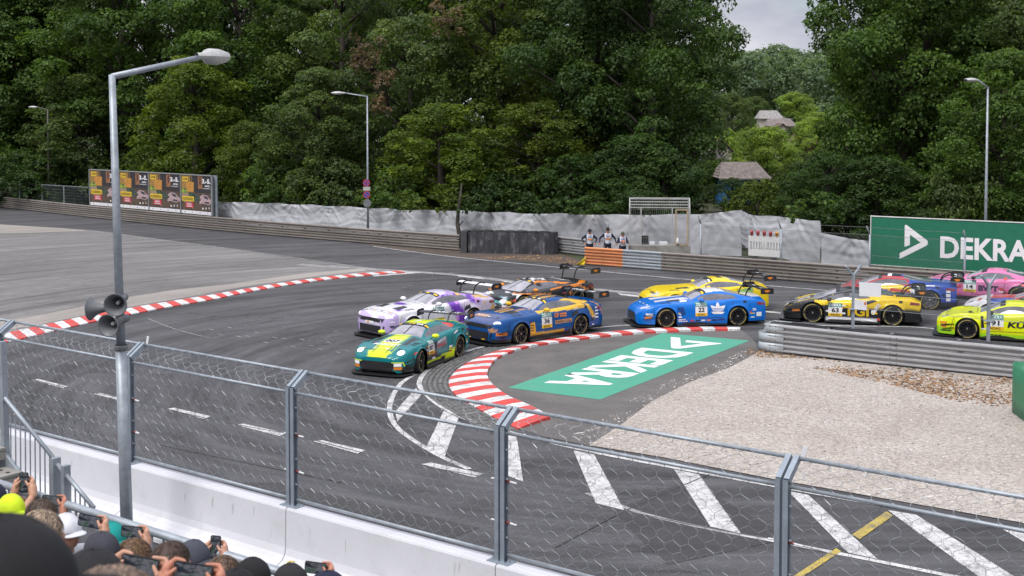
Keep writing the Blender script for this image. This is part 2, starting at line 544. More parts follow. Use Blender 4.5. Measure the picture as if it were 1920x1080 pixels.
def line(px, w, mat=m_white, step=0.6, z=0.008):
    return ribbon('painted_line', spline([G(*p) for p in px], step), w, mat, track, z)
def patch(px, mat=m_white, z=0.009, name='painted_bar'):
    return poly_sheet(name, [G(*p) for p in px], mat, track, z=z)
EDGE_PX = [(1990, 640), (1770, 619), (1705, 613), (1560, 611), (1434, 608), (1300, 606), (1198, 609), (1123, 614), (1010, 629), (917, 648), (872, 660), (830, 678), (806, 691), (791, 706), (786, 721), (795, 736), (824, 761), (869, 784), (924, 802), (1010, 824), (1120, 850), (1453, 912), (1920, 995), (2500, 1100)]
line(EDGE_PX, 0.14)
line([(779, 702), (754, 717), (736, 743), (730, 769), (739, 795), (762, 817), (799, 841), (836, 861), (880, 880)], 0.13, z=0.0085)
for q in ([(741, 772), (780, 728), (790, 741), (745, 791)], [(832, 771), (860, 784), (834, 856), (799, 839)], [(949, 815), (969, 819), (981, 904), (950, 892)],
          [(1075, 845), (1114, 853), (1170, 957), (1117, 944)], [(1264, 881), (1310, 890), (1389, 1001), (1332, 988)], [(1477, 921), (1516, 929), (1645, 1049), (1590, 1037)],
          [(1664, 957), (1718, 966), (1905, 1084), (1838, 1084)], [(1880, 993), (1935, 1003), (2180, 1130), (2110, 1130)]):
    patch(q)
line([(1100, 925), (1200, 962), (1300, 986), (1387, 1003)], 0.12, m_faint)
line([(1387, 1003), (1453, 1015), (1641, 1052), (1745, 1073), (1960, 1116)], 0.13, z=0.0085)
patch([(1662, 960), (1675, 968), (1612, 1012), (1597, 1004)], m_yellow, 0.013)
patch([(1568, 1029), (1577, 1035), (1500, 1086), (1484, 1084)], m_yellow, 0.013)
for q in ([(62, 713), (72, 711), (128, 725), (118, 728)], [(175, 739), (186, 737), (254, 752), (243, 756)], [(313, 767), (327, 765), (395, 781), (382, 786)],
          [(442, 797), (457, 795), (537, 813), (523, 818)], [(587, 828), (604, 826), (685, 845), (670, 851)], [(790, 871), (808, 868), (907, 889), (890, 896)], [(-60, 688), (-50, 686), (15, 700), (5, 703)]):
    patch(q)
line([(700, 462), (840, 480.5), (1075, 504), (1309, 526), (1440, 536), (1565, 546), (1920, 575), (2200, 598)], 0.12, m_white)
line([(150, 431), (400, 462), (600, 490), (700, 504), (790, 512.5)], 0.11, m_faint)
line([(560, 496), (700, 505), (860, 516), (1000, 533), (1160, 547), (1440, 578)], 0.55, m_faint, z=0.006)
for q in ([(856, 516.5), (861, 519), (909, 524), (905, 521)], [(940, 526), (946, 529), (985, 534), (978, 531)], [(1158, 550), (1163, 553.5), (1213, 559), (1208, 555.5)], [(1424, 582), (1430, 585), (1478, 590), (1472, 586.5)]):
    patch(q)
line([(1330, 890), (1180, 955), (1040, 1028)], 0.035, m_patch, z=0.0105)
line([(640, 905), (420, 860), (300, 835)], 0.03, m_patch, z=0.0105)
line([(278, 598), (330, 618), (392, 634)], 0.05, m_faint, z=0.0105)
for q in range(16): patch([(392 + 17 * q, 617 + 2.6 * q + 9 * math.sin(q * 2.3)), (401 + 17 * q, 619 + 2.6 * q + 9 * math.sin(q * 2.3)), (401 + 17 * q, 620 + 2.6 * q + 9 * math.sin(q * 2.3)), (392 + 17 * q, 618 + 2.6 * q + 9 * math.sin(q * 2.3))], m_faint, 0.0105, 'scrape_mark')
patch([(250, 968 - 60), (520, 905), (900, 990), (760, 1040), (420, 1000)], m_patch, 0.006, 'asphalt_repair')
patch([(1150, 960), (1290, 880 + 20), (1480, 1010), (1250, 1060)], m_patch, 0.006, 'asphalt_repair')

dr_ = poly_sheet('drain_cover', [G(818, 737), G(846, 740), G(845, 747), G(816, 744)], M('drain_iron', (.05, .045, .04), .7), z=0.036, skirt=.034)
tag(dr_, 'dark iron drain cover in the gutter beside the kerb apex', 'drain cover')
# --- kerbs: every painted block is a piece
def kerb(name, label, outer_px, inner_px, n, z_out, z_in, first_red=True):
    a = resample(spline([G(*p) for p in outer_px], 0.3), n)
    b = resample(spline([G(*p) for p in inner_px], 0.3), n)
    base = MB()
    base.grid([[Vector((p.x, p.y, 0.0125)) for p in a], [Vector((p.x, p.y, 0.0125)) for p in b]])
    root = base.build(name, m_infield)
    tag(root, label, kind='structure')
    rnd = random.Random(len(outer_px))
    for i in range(n):
        m = MB()
        d = (a[i + 1] - a[i]) * 0.006
        j = rnd.uniform(-0.004, 0.004)
        q = [a[i] + d, a[i + 1] - d, b[i + 1] - d, b[i] + d]
        # three rows across so that the top is gently humped
        rows = []
        for t, z in ((0, z_out), (0.2, z_out + (z_in - z_out) * .45), (0.75, z_in), (1, z_in - .01)):
            rows.append([Vector((*(q[0].lerp(q[3], t)).xy, z + j)), Vector((*(q[1].lerp(q[2], t)).xy, z + j))])
        m.grid(rows)
        for r_ in (rows[0], rows[-1][::-1]):
            m.add([r_[0], r_[1], Vector((*r_[1].xy, 0)), Vector((*r_[0].xy, 0))], [(0, 1, 2, 3)])
        for c in (0, 1):
            s = [r_[c] for r_ in rows]
            m.add(s + [Vector((*s[-1].xy, 0)), Vector((*s[0].xy, 0))], [tuple(range(len(s) + 2))])
        m.build('kerb_block', m_kred if (i % 2 == 0) == first_red else m_kwhite, root)
    return a, b
KO = [(972, 806), (927, 784), (885, 761), (852, 740), (841, 719), (851, 700), (875, 682), (907, 667), (943, 656), (988, 645), (1052, 634), (1127, 624.5), (1207, 617.5), (1304, 614), (1388, 615)]
KI = [(1033, 787), (1001, 768), (957, 749), (931, 732), (917, 717), (914, 700), (930, 677), (959, 663), (1001, 651), (1062, 642.5), (1127, 634), (1207, 627), (1304, 622), (1388, 621)]
ka, kb = kerb('hairpin_kerb', 'red and white painted kerb round the inside of the hairpin', KO, KI, 42, 0.025, 0.085, first_red=True)
LO = [(-190, 672), (-60, 642), (60, 615), (170, 592), (300, 569), (400, 553), (520, 532.5), (640, 516.5), (745, 508.5)]
LI = [(-190, 690), (-60, 660), (60, 632), (170, 606), (300, 580), (400, 562.5), (480, 546), (600, 527), (700, 516.5), (760, 512)]
kerb('outer_kerb', 'red and white painted kerb along the outside of the hairpin', LO, LI, 60, 0.03, 0.05, first_red=False)
patch([(745, 507.5), (792, 511.8), (700, 519), (700, 517), (760, 512.2)], m_white, 0.012)

# --- big advertising lettering painted on the infield
QA, QB, QC, QD = G(952, 728), G(1125, 750.5), G(1406, 639.4), G(1243, 625.5)
def quad(t, s, z):
    p = (QD.lerp(QC, s)).lerp(QA.lerp(QB, s), t)
    return Vector((p.x, p.y, z))
LOGO = [(0.17, .98), (.22, 1), (.97, .58), (1, .5), (.95, .43), (0, 0), (0, .17), (.74, .51), (.36, .72), (.36, .42), (.17, .36)]
green = poly_sheet('painted_panel', [quad(0, 0, 0), quad(0, 1, 0), quad(1, 1, 0), quad(1, 0, 0)], m_green, infield, z=0.016)
poly_sheet('logo', [quad(0.06 + 0.19 * x, 0.18 + 0.64 * y, 0.0) for x, y in LOGO], m_logo, green, z=0.021)
tm = MB()
text_fit(tm, 'DEKRA', 0.285, 0.90, 0.19, 0.78, lambda x, y: quad(x, y, 0.021), bold=0.035)
tm.build('lettering', m_logo, green)

# --- cobbled gutter beside the apex, loose stones, dry leaves (nobody could count them)
rnd = random.Random(4)
m_cobble = M('cobble_stone', (0.15, 0.145, 0.14), 0.8, var=0.45, scale=6, fine=30, bump=0.3)
cm = MB()
gut = resample(ka[:26], 230)
for i in range(len(gut) - 1):
    t = (gut[i + 1] - gut[i]).normalized()
    s = Vector((-t.y, t.x, 0))
    if (gut[i] + s - HAIRPIN).length < (gut[i] - HAIRPIN).length: s = -s
    for r in range(5 if i < 150 else 4):
        c = gut[i] + s * (0.10 + r * 0.135 + rnd.uniform(-.01, .01)) + t * rnd.uniform(-.01, .01)
        w = 0.055 * rnd.uniform(.8, 1.05); h = rnd.uniform(.002, .02)
        rot = Matrix.Rotation(math.atan2(t.y, t.x) + rnd.uniform(-.15, .15), 3, 'Z')
        top = [rot @ Vector((x * w * .8, y * w * .8, 0.014 + h)) + Vector((c.x, c.y, 0)) for x, y in ((-1, -1), (1, -1), (1, 1), (-1, 1))]
        bot = [rot @ Vector((x * w, y * w, 0.0)) + Vector((c.x, c.y, 0)) for x, y in ((-1, -1), (1, -1), (1, 1), (-1, 1))]
        cm.add(bot + top, [(4, 5, 6, 7), (0, 1, 5, 4), (1, 2, 6, 5), (2, 3, 7, 6), (3, 0, 4, 7)])
tag(cm.build('cobblestones', m_cobble), 'worn grey cobbles in the gutter beside the hairpin kerb', 'cobbles', kind='stuff')

def scatter(name, label, px_poly, n, size, mats, seed, flat=0.6, z=0.016, dens=None, cat='stones'):
    rr = random.Random(seed)
    poly = [G(*p) for p in px_poly]
    xs = [p.x for p in poly]; ys = [p.y for p in poly]
    def inside(x, y):
        c = False
        for i in range(len(poly)):
            a, b = poly[i], poly[i - 1]
            if (a.y > y) != (b.y > y) and x < (b.x - a.x) * (y - a.y) / (b.y - a.y) + a.x: c = not c
        return c
    m = MB(); k = 0; tries = 0
    while k < n and tries < n * 30:
        tries += 1
        x, y = rr.uniform(min(xs), max(xs)), rr.uniform(min(ys), max(ys))
        if not inside(x, y): continue
        if dens and noise.noise(Vector((x * dens, y * dens, seed))) < rr.uniform(-.35, .35): continue
        s = size * rr.uniform(.5, 1.5) * (0.5 + rr.random() ** 3)
        a = rr.uniform(0, 6.28)
        pts = []
        for q in range(5):
            aa = a + q * 1.2566
            pts.append((x + math.cos(aa) * s * rr.uniform(.7, 1.2), y + math.sin(aa) * s * rr.uniform(.7, 1.2), z + rr.uniform(-.004, .004)))
        top = (x + rr.uniform(-.3, .3) * s, y + rr.uniform(-.3, .3) * s, z + s * flat)
        m.add(pts + [top], [(q, (q + 1) % 5, 5) for q in range(5)], rr.randrange(len(mats)))
        k += 1
    o = m.build(name, mats)
    return tag(o, label, cat, kind='stuff')
m_st = [M('stone_pale', (0.50, 0.45, 0.41), 0.9, scale=20), M('stone_buff', (0.38, 0.32, 0.275), 0.9, scale=20), M('stone_dark', (0.20, 0.175, 0.155), 0.9, scale=20), M('stone_white', (0.60, 0.57, 0.54), 0.9, scale=20)]
scatter('gravel_stones', 'loose pale stones covering the infield gravel', gravel_px, 16000, 0.019, m_st, 7, 0.5)
scatter('spilled_gravel', 'gravel spilled over the edge of the infield asphalt', [(1425, 664), (1370, 690), (1290, 720), (1220, 756), (1165, 798), (1110, 838), (1060, 826), (1120, 795), (1180, 752), (1260, 712), (1350, 680), (1400, 655)], 900, 0.02, m_st, 17, 0.5, 0.012, 0.9)
m_lf = [M('dry_leaf_brown', (0.20, 0.10, 0.045), 0.9, scale=9), M('dry_leaf_tan', (0.33, 0.20, 0.10), 0.9, scale=9), M('dry_leaf_dark', (0.09, 0.055, 0.03), 0.9, scale=9)]
scatter('dry_leaves', 'drift of dry brown leaves along the foot of the near guardrail', [(1395, 655), (1440, 661), (1640, 684), (1850, 706), (2050, 728), (2050, 800), (1900, 775), (1780, 750), (1640, 716), (1500, 686), (1400, 672)], 5200, 0.034, m_lf, 9, 0.5, 0.018, 0.5, 'leaves')
scatter('track_crumbs', 'pale rubber crumbs and grit strewn over the track', [(700, 480), (1080, 505), (1000, 640), (620, 660), (560, 520)], 260, 0.022, [M('crumb', (0.35, 0.35, 0.35), .9)], 3, 0.4, 0.004, cat='crumbs')
# oak leaves in the dirt gap
scatter('verge_litter', 'brown leaf litter on the dirt verge by the tyre barrier', [(1000, 478), (1050, 480), (1094, 492), (1096, 498), (1000, 488), (880, 484)], 700, 0.04, m_lf, 12, 0.5, 0.006, cat='leaves')

# ------------------------------------------------------------------ barriers, wall, fences, lamps
m_galv = M('galvanised_steel', (0.34, 0.375, 0.41), 0.5, 0.35, 0.22, 5, 60)
m_galvdark = M('weathered_steel', (0.20, 0.21, 0.22), 0.6, 0.3, 0.3, 4, 50)
m_wire = M('net_wire', (0.36, 0.39, 0.42), 0.4, 0.4, 0.2)
m_cable = M('steel_cable', (0.13, 0.135, 0.14), 0.5, 0.5)
m_black = M('black_plastic', (0.018, 0.018, 0.019), 0.5)
m_conc = M('white_painted_concrete', (0.63, 0.63, 0.665), 0.75, var=0.06, scale=0.7, fine=18, dirt=(0.50, 0.50, 0.52))
m_rawconc = M('raw_concrete', (0.27, 0.255, 0.235), 0.9, var=0.25, scale=2, dirt=(0.14, 0.12, 0.1))
def rail_mat(name, col, rust):
    m, nt, bs = _nt(name)
    v = _coords(nt, 'Object', (0.6, 6, 6))
    w = _coords(nt, 'Object', (2.2, 2.2, 5))
    a = _noise(nt, 2.2, 6, 0.7, v); b = _noise(nt, 2.0, 6, 0.7, w)
    inf = nt.nodes.new('ShaderNodeObjectInfo')
    c = _ramp(nt, a.outputs['Fac'], [(0.3, tint(col, 0.72)), (0.7, tint(col, 1.2))]).outputs['Color']
    rv = _ramp(nt, inf.outputs['Random'], [(0.0, (0.82, 0.80, 0.78)), (1.0, (1.12, 1.1, 1.08))]).outputs['Color']
    c = _mix(nt, 1.0, c, rv, 'MULTIPLY')
    f = _ramp(nt, b.outputs['Fac'], [(0.56, (0, 0, 0)), (0.74, (0.7,) * 3)]).outputs['Color']
    c = _mix(nt, f, c, rust)
    nt.links.new(c, bs.inputs['Base Color'])
    bs.inputs['Metallic'].default_value = 0.25
    bs.inputs['Roughness'].default_value = 0.5
    return m
m_rail = rail_mat('old_guardrail_steel', (0.27, 0.245, 0.225), (0.14, 0.10, 0.075))
m_railnew = rail_mat('clean_guardrail_steel', (0.40, 0.44, 0.48), (0.33, 0.35, 0.37))
m_railmid = rail_mat('grey_guardrail_steel', (0.38, 0.385, 0.40), (0.27, 0.24, 0.21))
m_orange = rail_mat('orange_painted_rail', (0.72, 0.31, 0.14), (0.60, 0.30, 0.17))
m_rust = M('rusty_bolt', (0.10, 0.07, 0.05), 0.8)

BH = 0.29
_bp = [(0, .008), (.004, .016), (.086, .050), (.088, .085), (.002, .118), (.002, .166), (.086, .195), (.088, .232), (.004, .266), (0, .274)]
def beam_mesh(L):
    m = MB()
    back = [(d - .006, z) for d, z in _bp]
    ring = _bp + back[::-1]
    m.grid([[Vector((x, d, z)) for d, z in ring] for x in (0, L)], close=True)
    n = len(ring)
    for b in (0, 1):
        for i in range(len(_bp) - 1):
            q = (i, i + 1, n - 2 - i, n - 1 - i)
            m.f.append(tuple(b * n + k for k in (q if b else q[::-1]))); m.m.append(0)
    return m.mesh('beam')
def bolt_mesh():
    m = MB(); m.lathe([(0, .012), (.016, .012), (.018, 0)], 6, Matrix.Rotation(-math.pi / 2, 4, 'X')); return m.mesh('bolt')
_bolt = bolt_mesh(); _bolt.materials.append(m_rust)
_post = MB().box((0, 0, .43), (.10, .12, .86)).mesh('post'); _post.materials.append(m_galvdark)
_splice = MB().box((0, 0, .14), (.30, .005, .27)).mesh('splice')
def guardrail(name, label, pts, mats, seg=4.0, face=-1, bolts=False, postgap=2, root=None, rows=3):
    """stacked W-beams along a line of ground points; face=-1 turns the ridges towards smaller Y"""
    pts = spline(pts, 1.0)
    L = sum((b - a).length for a, b in zip(pts, pts[1:]))
    n = max(1, round(L / seg))
    st = resample(pts, n)
    if root is None: root = thing(name, label, 'guardrail', st[0])
    o0 = root.location
    cache = {}
    for i in range(n):
        d = st[i + 1] - st[i]
        ln = round(d.length, 2) + 0.0
        rz = math.atan2(d.y, d.x)
        mt = mats(i) if callable(mats) else mats
        if (ln, mt.name) not in cache:
            me = beam_mesh(ln); me.materials.append(mt); cache[(ln, mt.name)] = me
        for r in range(rows):
            base = st[i] - o0 + Vector((0, 0, 0.02 + r * BH))
            if face < 0:
                place(cache[(ln, mt.name)], 'beam', root, st[i + 1] - o0 + Vector((0, 0, 0.02 + r * BH)), (0, 0, rz + math.pi))
            else:
                place(cache[(ln, mt.name)], 'beam', root, base, (0, 0, rz))
            if bolts:
                nn = Vector((-d.y, d.x, 0)).normalized() * face * .082
                for dx in (.12, .3):
                    for dz in (.07, .22):
                        place(_bolt, 'bolt', root, base + d.normalized() * dx + nn + Vector((0, 0, dz)), (0, 0, rz + (math.pi if face < 0 else 0)))
        nn = Vector((-d.y, d.x, 0)).normalized() * face
        for k in range(postgap):
            place(_post, 'post', root, st[i] + d * (k / postgap + .06) - nn * .075 - o0, (0, 0, rz))
    return root

LRAIL = [G(-420, 352), G(-200, 370.5), G(0, 389), G(160, 407), G(400, 432), G(640, 453), G(862, 470.5)]
guardrail('guardrail', 'long weathered triple guardrail below the race posters', LRAIL, m_rail)
FRAIL = [G(1097, 496.5), G(1177, 502.5), G(1300, 512.4), G(1440, 523.7), G(1600, 536.7), G(1920, 562), G(2300, 592)]
def fr_mat(i): return m_orange if i == 0 else (m_railnew if i == 1 else m_rail)
_fl = spline(FRAIL, 1.0)
guardrail('guardrail', 'far guardrail whose end section is painted orange', FRAIL, fr_mat, seg=2.12 if False else 2.05, postgap=1, bolts=False)
ec = MB().box((0, 0, .44), (.06, .16, .90))
# rail behind the gap
guardrail('guardrail', 'short bare guardrail seen in the gap behind the marshals', [G(1040, 473), G(1100, 480)], m_railmid, seg=3.0)
m_flagy = M('yellow_flag_cloth', (0.78, 0.58, 0.02), 0.8)
fg = MB()
fb = G(1092, 497)
rows = []
for i in range(6):
    t = i / 5
    rows.append([fb + Vector((.16 - .1 * t * (1 + .3 * math.sin(7 * t)) - .42 * t * (1 - k / 5) ** 1.2, -.1 - .05 * math.sin(k + 3 * t), .02 + (1 - t) * .36 + .03 * math.sin(2.1 * k))) for k in range(6)])
fg.grid(rows)
fl = fg.build('marshal_flag', m_flagy, smooth=True); so = fl.modifiers.new('s', 'SOLIDIFY'); so.thickness = .012
tag(fl, 'yellow flag hanging from the end of the orange rail', 'flag')

# near double guardrail with rounded end
NF = [G(1438, 660), G(1640, 683), G(1850, 705), G(1920, 712.5), G(2200, 743)]
nd = (NF[-1] - NF[0]).normalized(); nn = Vector((-nd.y, nd.x, 0))
near = guardrail('guardrail', 'double-sided grey guardrail with rounded end beside the gravel', NF, m_railmid, bolts=True)
NB = [p + nn * 0.52 for p in NF]
guardrail('', '', [p - nd * .3 if i == 0 else p for i, p in enumerate(NB)], m_railmid, face=1, root=near)
for r, (x0, nlen) in enumerate(((-0.05, .95), (0.0, .95), (.38, .35))):
    m = MB()
    cpt = NF[0] - near.location + nn * .26
    arc = [cpt - nd * (-x0) * 0 - nn * .30 + nd * (.0 + (.35 if r == 2 else 0))]
    path = []
    rad = .34
    for k in range(13):
        a = -math.pi / 2 - math.pi * k / 12
        path.append(cpt + nd * (math.cos(a) * rad * (1 if r < 2 else .12)) + nn * math.sin(a) * rad)
    path = [path[0] + nd * .55] + path + [path[-1] + nd * .55]
    m.grid([[p + Vector((0, 0, .02 + r * BH + z)) for p in path] for z in (0, BH * .97)])
    o = m.build('end_terminal' if r < 2 else 'end_plate', m_railnew, near, smooth=True)
    so = o.modifiers.new('s', 'SOLIDIFY'); so.thickness = .008
# loose top rails lying askew behind the end
for k, (dx, dz) in enumerate(((0.15, .90), (.9, .93))):
    o = place(_splice, 'cap_strip', near, NF[0] - near.location + nd * (dx + 1.2) + nn * .5 + Vector((0, 0, dz)), (math.radians(80), 0, math.atan2(nd.y, nd.x)), (7, 1, .8))
_splice.materials.append(m_railnew)

# --- Y-topped fence posts with chain link over the near guardrail
def chainlink(mb, a, b, z0, z1, cell=0.07, r=0.0022, lean=None):
    """two families of straight diagonal wires clipped to the rectangle a-b, z0-z1; lean(z) gives a sideways offset"""
    d = (b - a); L = d.length; u = d.normalized(); H = z1 - z0
    k = -int(H / cell) - 1
    while k * cell < L:
        for sgn in (1, -1):
            x0 = k * cell if sgn == 1 else k * cell + H
            x1 = x0 + sgn * H
            t0, t1 = 0.0, 1.0
            for (lo, hi) in ((0.0, L),):
                dx = x1 - x0
                ta, tb = sorted(((lo - x0) / dx, (hi - x0) / dx))
                t0, t1 = max(t0, ta), min(t1, tb)
            if t1 - t0 > 0.01:
                pts = []
                for t in (t0, (t0 + t1) / 2, t1):
                    p = a + u * (x0 + (x1 - x0) * t); z = z0 + H * t
                    pts.append(Vector((p.x, p.y, z)) + (lean(t) if lean else Vector()))
                mb.tube([pts[0], pts[2]], r, 3, caps=False)
        k += 1
YB = [G(1597, 634) + nn * .1, G(1851, 660) + nn * .1]
ydir = (YB[1] - YB[0]); YS = ydir.length; yu = ydir.normalized()
YP = [YB[0] + yu * YS * i for i in range(3)]
for i, p in enumerate(YP[:2] + [YP[2]]):
    root = thing('fence_post', ['grey Y-topped steel post holding white notices over the near guardrail', 'grey Y-topped steel post in front of the neon yellow car', 'grey Y-topped steel post past the neon yellow car'][i], 'fence post', p)
    m = MB(); m.bar((0, 0, 0), (0, 0, 2.05), .10, .08); m.build('pole', m_galv, root)
    for s, nm in ((-1, 'arm'), (1, 'arm')):
        m = MB(); m.bar(Vector((0, 0, 2.0)), Vector((0, 0, 2.0)) + (-yu * .12 * 0 + nn * .42 * s * .6 + yu * s * .17) + Vector((0, 0, .33)), .06, .06); m.build(nm, m_galv, root)
    m = MB(); m.box((0, 0, .93), (.24, .24, .02)); m.build('base_plate', m_galv, root)
for i in range(2):
    root = thing('chainlink_fence', ['chain-link fence between the two Y-topped posts', 'chain-link fence running off past the second Y-topped post'][i], 'fence', YP[i], group='chain-link fence over the near guardrail')
    m = MB(); chainlink(m, Vector((.05, 0, 0)), (YP[i + 1] - YP[i]) - yu * .05, .95, 2.05, .062, .0026); m.build('netting', m_galvdark, root)
    for z in (.97, 1.5, 2.03):
        m = MB(); m.tube([Vector((0, 0, z)), (YP[i + 1] - YP[i]) + Vector((0, 0, z))], .005, 4); m.build('tension_wire', m_galv, root)
    if i == 0:
        m = MB(); m.tube([Vector((0, 0, 1.55)), -yu * 2.3 + Vector((0, 0, .95))], .012, 5); m.build('stay', m_galv, root)
m_paper = M('white_notice_paper', (0.70, 0.70, 0.72), 0.8, var=.06)
for (x0, y0, x1, y1, lab, nm) in ((1611, 529, 1652, 555, 'larger white notice sheet on the fence above the black and yellow car', 'a'), (1602, 562, 1625, 580, 'smaller white notice sheet low on the fence beside the Y post', 'b')):
    def onf(px, py, off=-.03):
        d = ray(px, py); c0 = Vector((0, 0, CAM_H)); q = YP[0] + nn * off
        t = (q - c0).dot(nn) / d.dot(nn); return c0 + d * t
    m = MB(); c = [onf(x0, y0), onf(x1, y0 + 2), onf(x1, y1 + 2), onf(x0, y1)]
    m.add(c + [p + nn * .006 for p in c], [(3, 2, 1, 0), (4, 5, 6, 7), (0, 1, 5, 4), (1, 2, 6, 5), (2, 3, 7, 6), (3, 0, 4, 7)])
    o = m.build('notice_sheet', m_paper); tag(o, lab, 'notice')
    if nm == 'b':
        m = MB(); c = [onf(1620, 566, -.034), onf(1624, 566.5, -.034), onf(1624, 572, -.034), onf(1620, 571.5, -.034)]
        m.add(c, [(3, 2, 1, 0)]); m.build('sticker', M('orange_sticker', (.7, .2, .05), .7), o)

# --- foreground concrete wall with debris fence
W1, W2 = G(548, 948, 1.0), G(940, 1053, 1.0)
WS = (W2 - W1).length
WU = (W2 - W1).normalized(); WN = Vector((-WU.y, WU.x, 0))
def wp(i, d=0.0, z=0.0):
    p = W1 + WU * (WS * (i - 1)) + WN * d
    return Vector((p.x, p.y, z))
prof = [(-.52, 0), (-.52, .07), (-.40, .12), (-.23, .20), (-.175, .27), (-.15, .38), (-.14, .97), (-.125, 1.0), (.125, 1.0), (.14, .97), (.15, .38), (.23, .2), (.4, .12), (.52, .07), (.52, 0)]
wl_names = {-3: 'white concrete barrier piece far off to the side beyond the stairs', -2: 'white concrete barrier piece behind the stair treads', -1: 'white concrete barrier piece behind the sloping stair railing', 0: 'white concrete barrier piece behind the loudspeaker lamp post', 1: 'white concrete barrier piece in the middle above the spectators in dark caps',
            2: 'white concrete barrier piece at the bottom edge under the third fence bay', 3: 'white concrete barrier piece under the yellow road dashes', 4: 'white concrete barrier piece running out of view beyond the last fence post', 5: 'white concrete barrier piece past the corner of the view'}
for i in range(-3, 6):
    if i < 0 and i < -3: continue
    m = MB()
    L = WS - .014
    rows = [[Vector((x, d, z)) for d, z in prof] for x in (0, .012, L - .012, L)]
    for k in (0, 3):
        rows[k] = [Vector((v.x, v.y * .97, v.z * .99)) for v in rows[k]]
    m.grid(rows)
    n = len(prof)
    m.f += [tuple(range(n)), tuple(3 * n + k for k in range(n))[::-1]]; m.m += [0, 0]
    o = m.build('concrete_barrier', m_conc)
    o.location = wp(i, 0, 0.0) + WU * .007
    o.rotation_euler = (0, 0, math.atan2(WU.y, WU.x))
    tag(o, wl_names[i], 'concrete barrier', 'white concrete barrier pieces')
rs = random.Random(3)
m_scuff = M('grey_scuff', (.58, .58, .61), .8)
for i in range(-1, 4):
    wo_ = None
    for k in range(7):
        t, z_, h_ = rs.uniform(.2, WS - .2), rs.uniform(.35, .9), rs.uniform(.04, .22)
        m = MB(); p0 = wp(i, -.1485, 0) + WU * t
        m.add([p0 + UP * z_, p0 + UP * z_ + WU * rs.uniform(.008, .03), p0 + UP * (z_ - h_) + WU * .012, p0 + UP * (z_ - h_)], [(3, 2, 1, 0)])
        wo = [o for o in bpy.data.objects if o.name.startswith('concrete_barrier') and o.get('label') == wl_names[i]][0]
        sc_ = m.build('scuff', m_scuff); sc_.parent = wo; sc_.matrix_parent_inverse = (Matrix.Translation(wo.location) @ Matrix.Rotation(wo.rotation_euler.z, 4, 'Z')).inverted()
BEND, TIP = 2.86, (0.30, 3.05)
m_chan = M('fence_post_steel', (0.33, 0.38, 0.43), 0.45, 0.4, 0.15, 6, 50)
pl = {-2: 'galvanised debris fence post out of view past the stairs', -1: 'debris fence post at the picture edge above the stair railing', 0: 'debris fence post just behind the loudspeaker lamp post', 1: 'debris fence post between the lamp post and the kerb apex', 2: 'debris fence post standing before the end of the striped kerb', 3: 'debris fence post standing before the gravel with a white tag', 4: 'debris fence post out of view past the yellow dashes', 5: 'last debris fence post out of view'}
for i in range(-2, 6):
    root = thing('fence_post', pl[i], 'fence post', wp(i, 0, 1.0), math.atan2(WU.y, WU.x), 'debris fence posts on the white wall')
    for s in (-1, 1):
        m = MB()
        c = s * .05
        m.box((c, -.045, (BEND - 1) / 2), (.066, .008, BEND - 1)).box((c - s * .029, 0.0, (BEND - 1) / 2), (.008, .082, BEND - 1)).box((c, .045, (BEND - 1) / 2), (.066, .008, BEND - 1))
        a = Vector((c, -.0, BEND - 1.02)); b = Vector((c, TIP[0], TIP[1] - 1))
        m.bar(a, b, .066, .085)
        m.build('channel', m_chan, root)
        m = MB()
        for z in (.35, .75, 1.15, 1.55):
            m.lathe([(0, .03), (.012, .03), (.014, 0)], 6, Matrix.Translation((c + s * .033, 0, z)) @ Matrix.Rotation(s * math.pi / 2, 4, 'Y'))
        m.build('bolt', m_galv, root)
    m = MB(); m.box((0, 0, .008), (.36, .20, .016)); m.box((.13, 0, .03), (.03, .03, .04)).box((-.13, 0, .03), (.03, .03, .04)); m.build('base_plate', m_chan, root)
def hexnet(mb, w, rows_pts, s=0.112, r=0.0030):
    """hexagonal wire net, w wide; rows_pts are (offset, height) points down the net"""
    n = int(w / s)
    s = w / n
    nr = len(rows_pts)
    rr = random.Random(int(w * 1000))
    for i in range(n + 1):
        path = []; prev = None
        for j, (d, z) in enumerate(rows_pts):
            x = i * s + ((-1) ** (i + j)) * s * .47
            x = min(max(x + rr.uniform(-.010, .010), 0.0), w)
            q = Vector((x, d + rr.uniform(-.015, .015), z + rr.uniform(-.010, .010)))
            if prev is not None:
                for t, e in ((.28, .04), (.5, .5), (.72, .96)):
                    path.append(Vector((prev.x + (q.x - prev.x) * e, prev.y + (q.y - prev.y) * t, prev.z + (q.z - prev.z) * t)))
            path.append(q); prev = q
        mb.tube(path, r, 3, caps=False)
rows_net = [(.30, TIP[1] + .02), (.24, 3.0), (.16, 2.95), (.08, 2.90), (.05, 2.82)]
z = 2.73
while z > 1.03:
    rows_net.append((.055, z)); z -= .125
fb_lab = {-2: 'debris fence bay of wire net past the stairs', -1: 'debris fence bay of wire net behind the stair railing', 0: 'debris fence bay of wire net beside the loudspeaker lamp post', 1: 'debris fence bay of wire net before the hooked white road marking',
          2: 'debris fence bay of wire net before the middle zebra bars', 3: 'debris fence bay of wire net before the yellow road dashes', 4: 'debris fence bay of wire net out of view'}
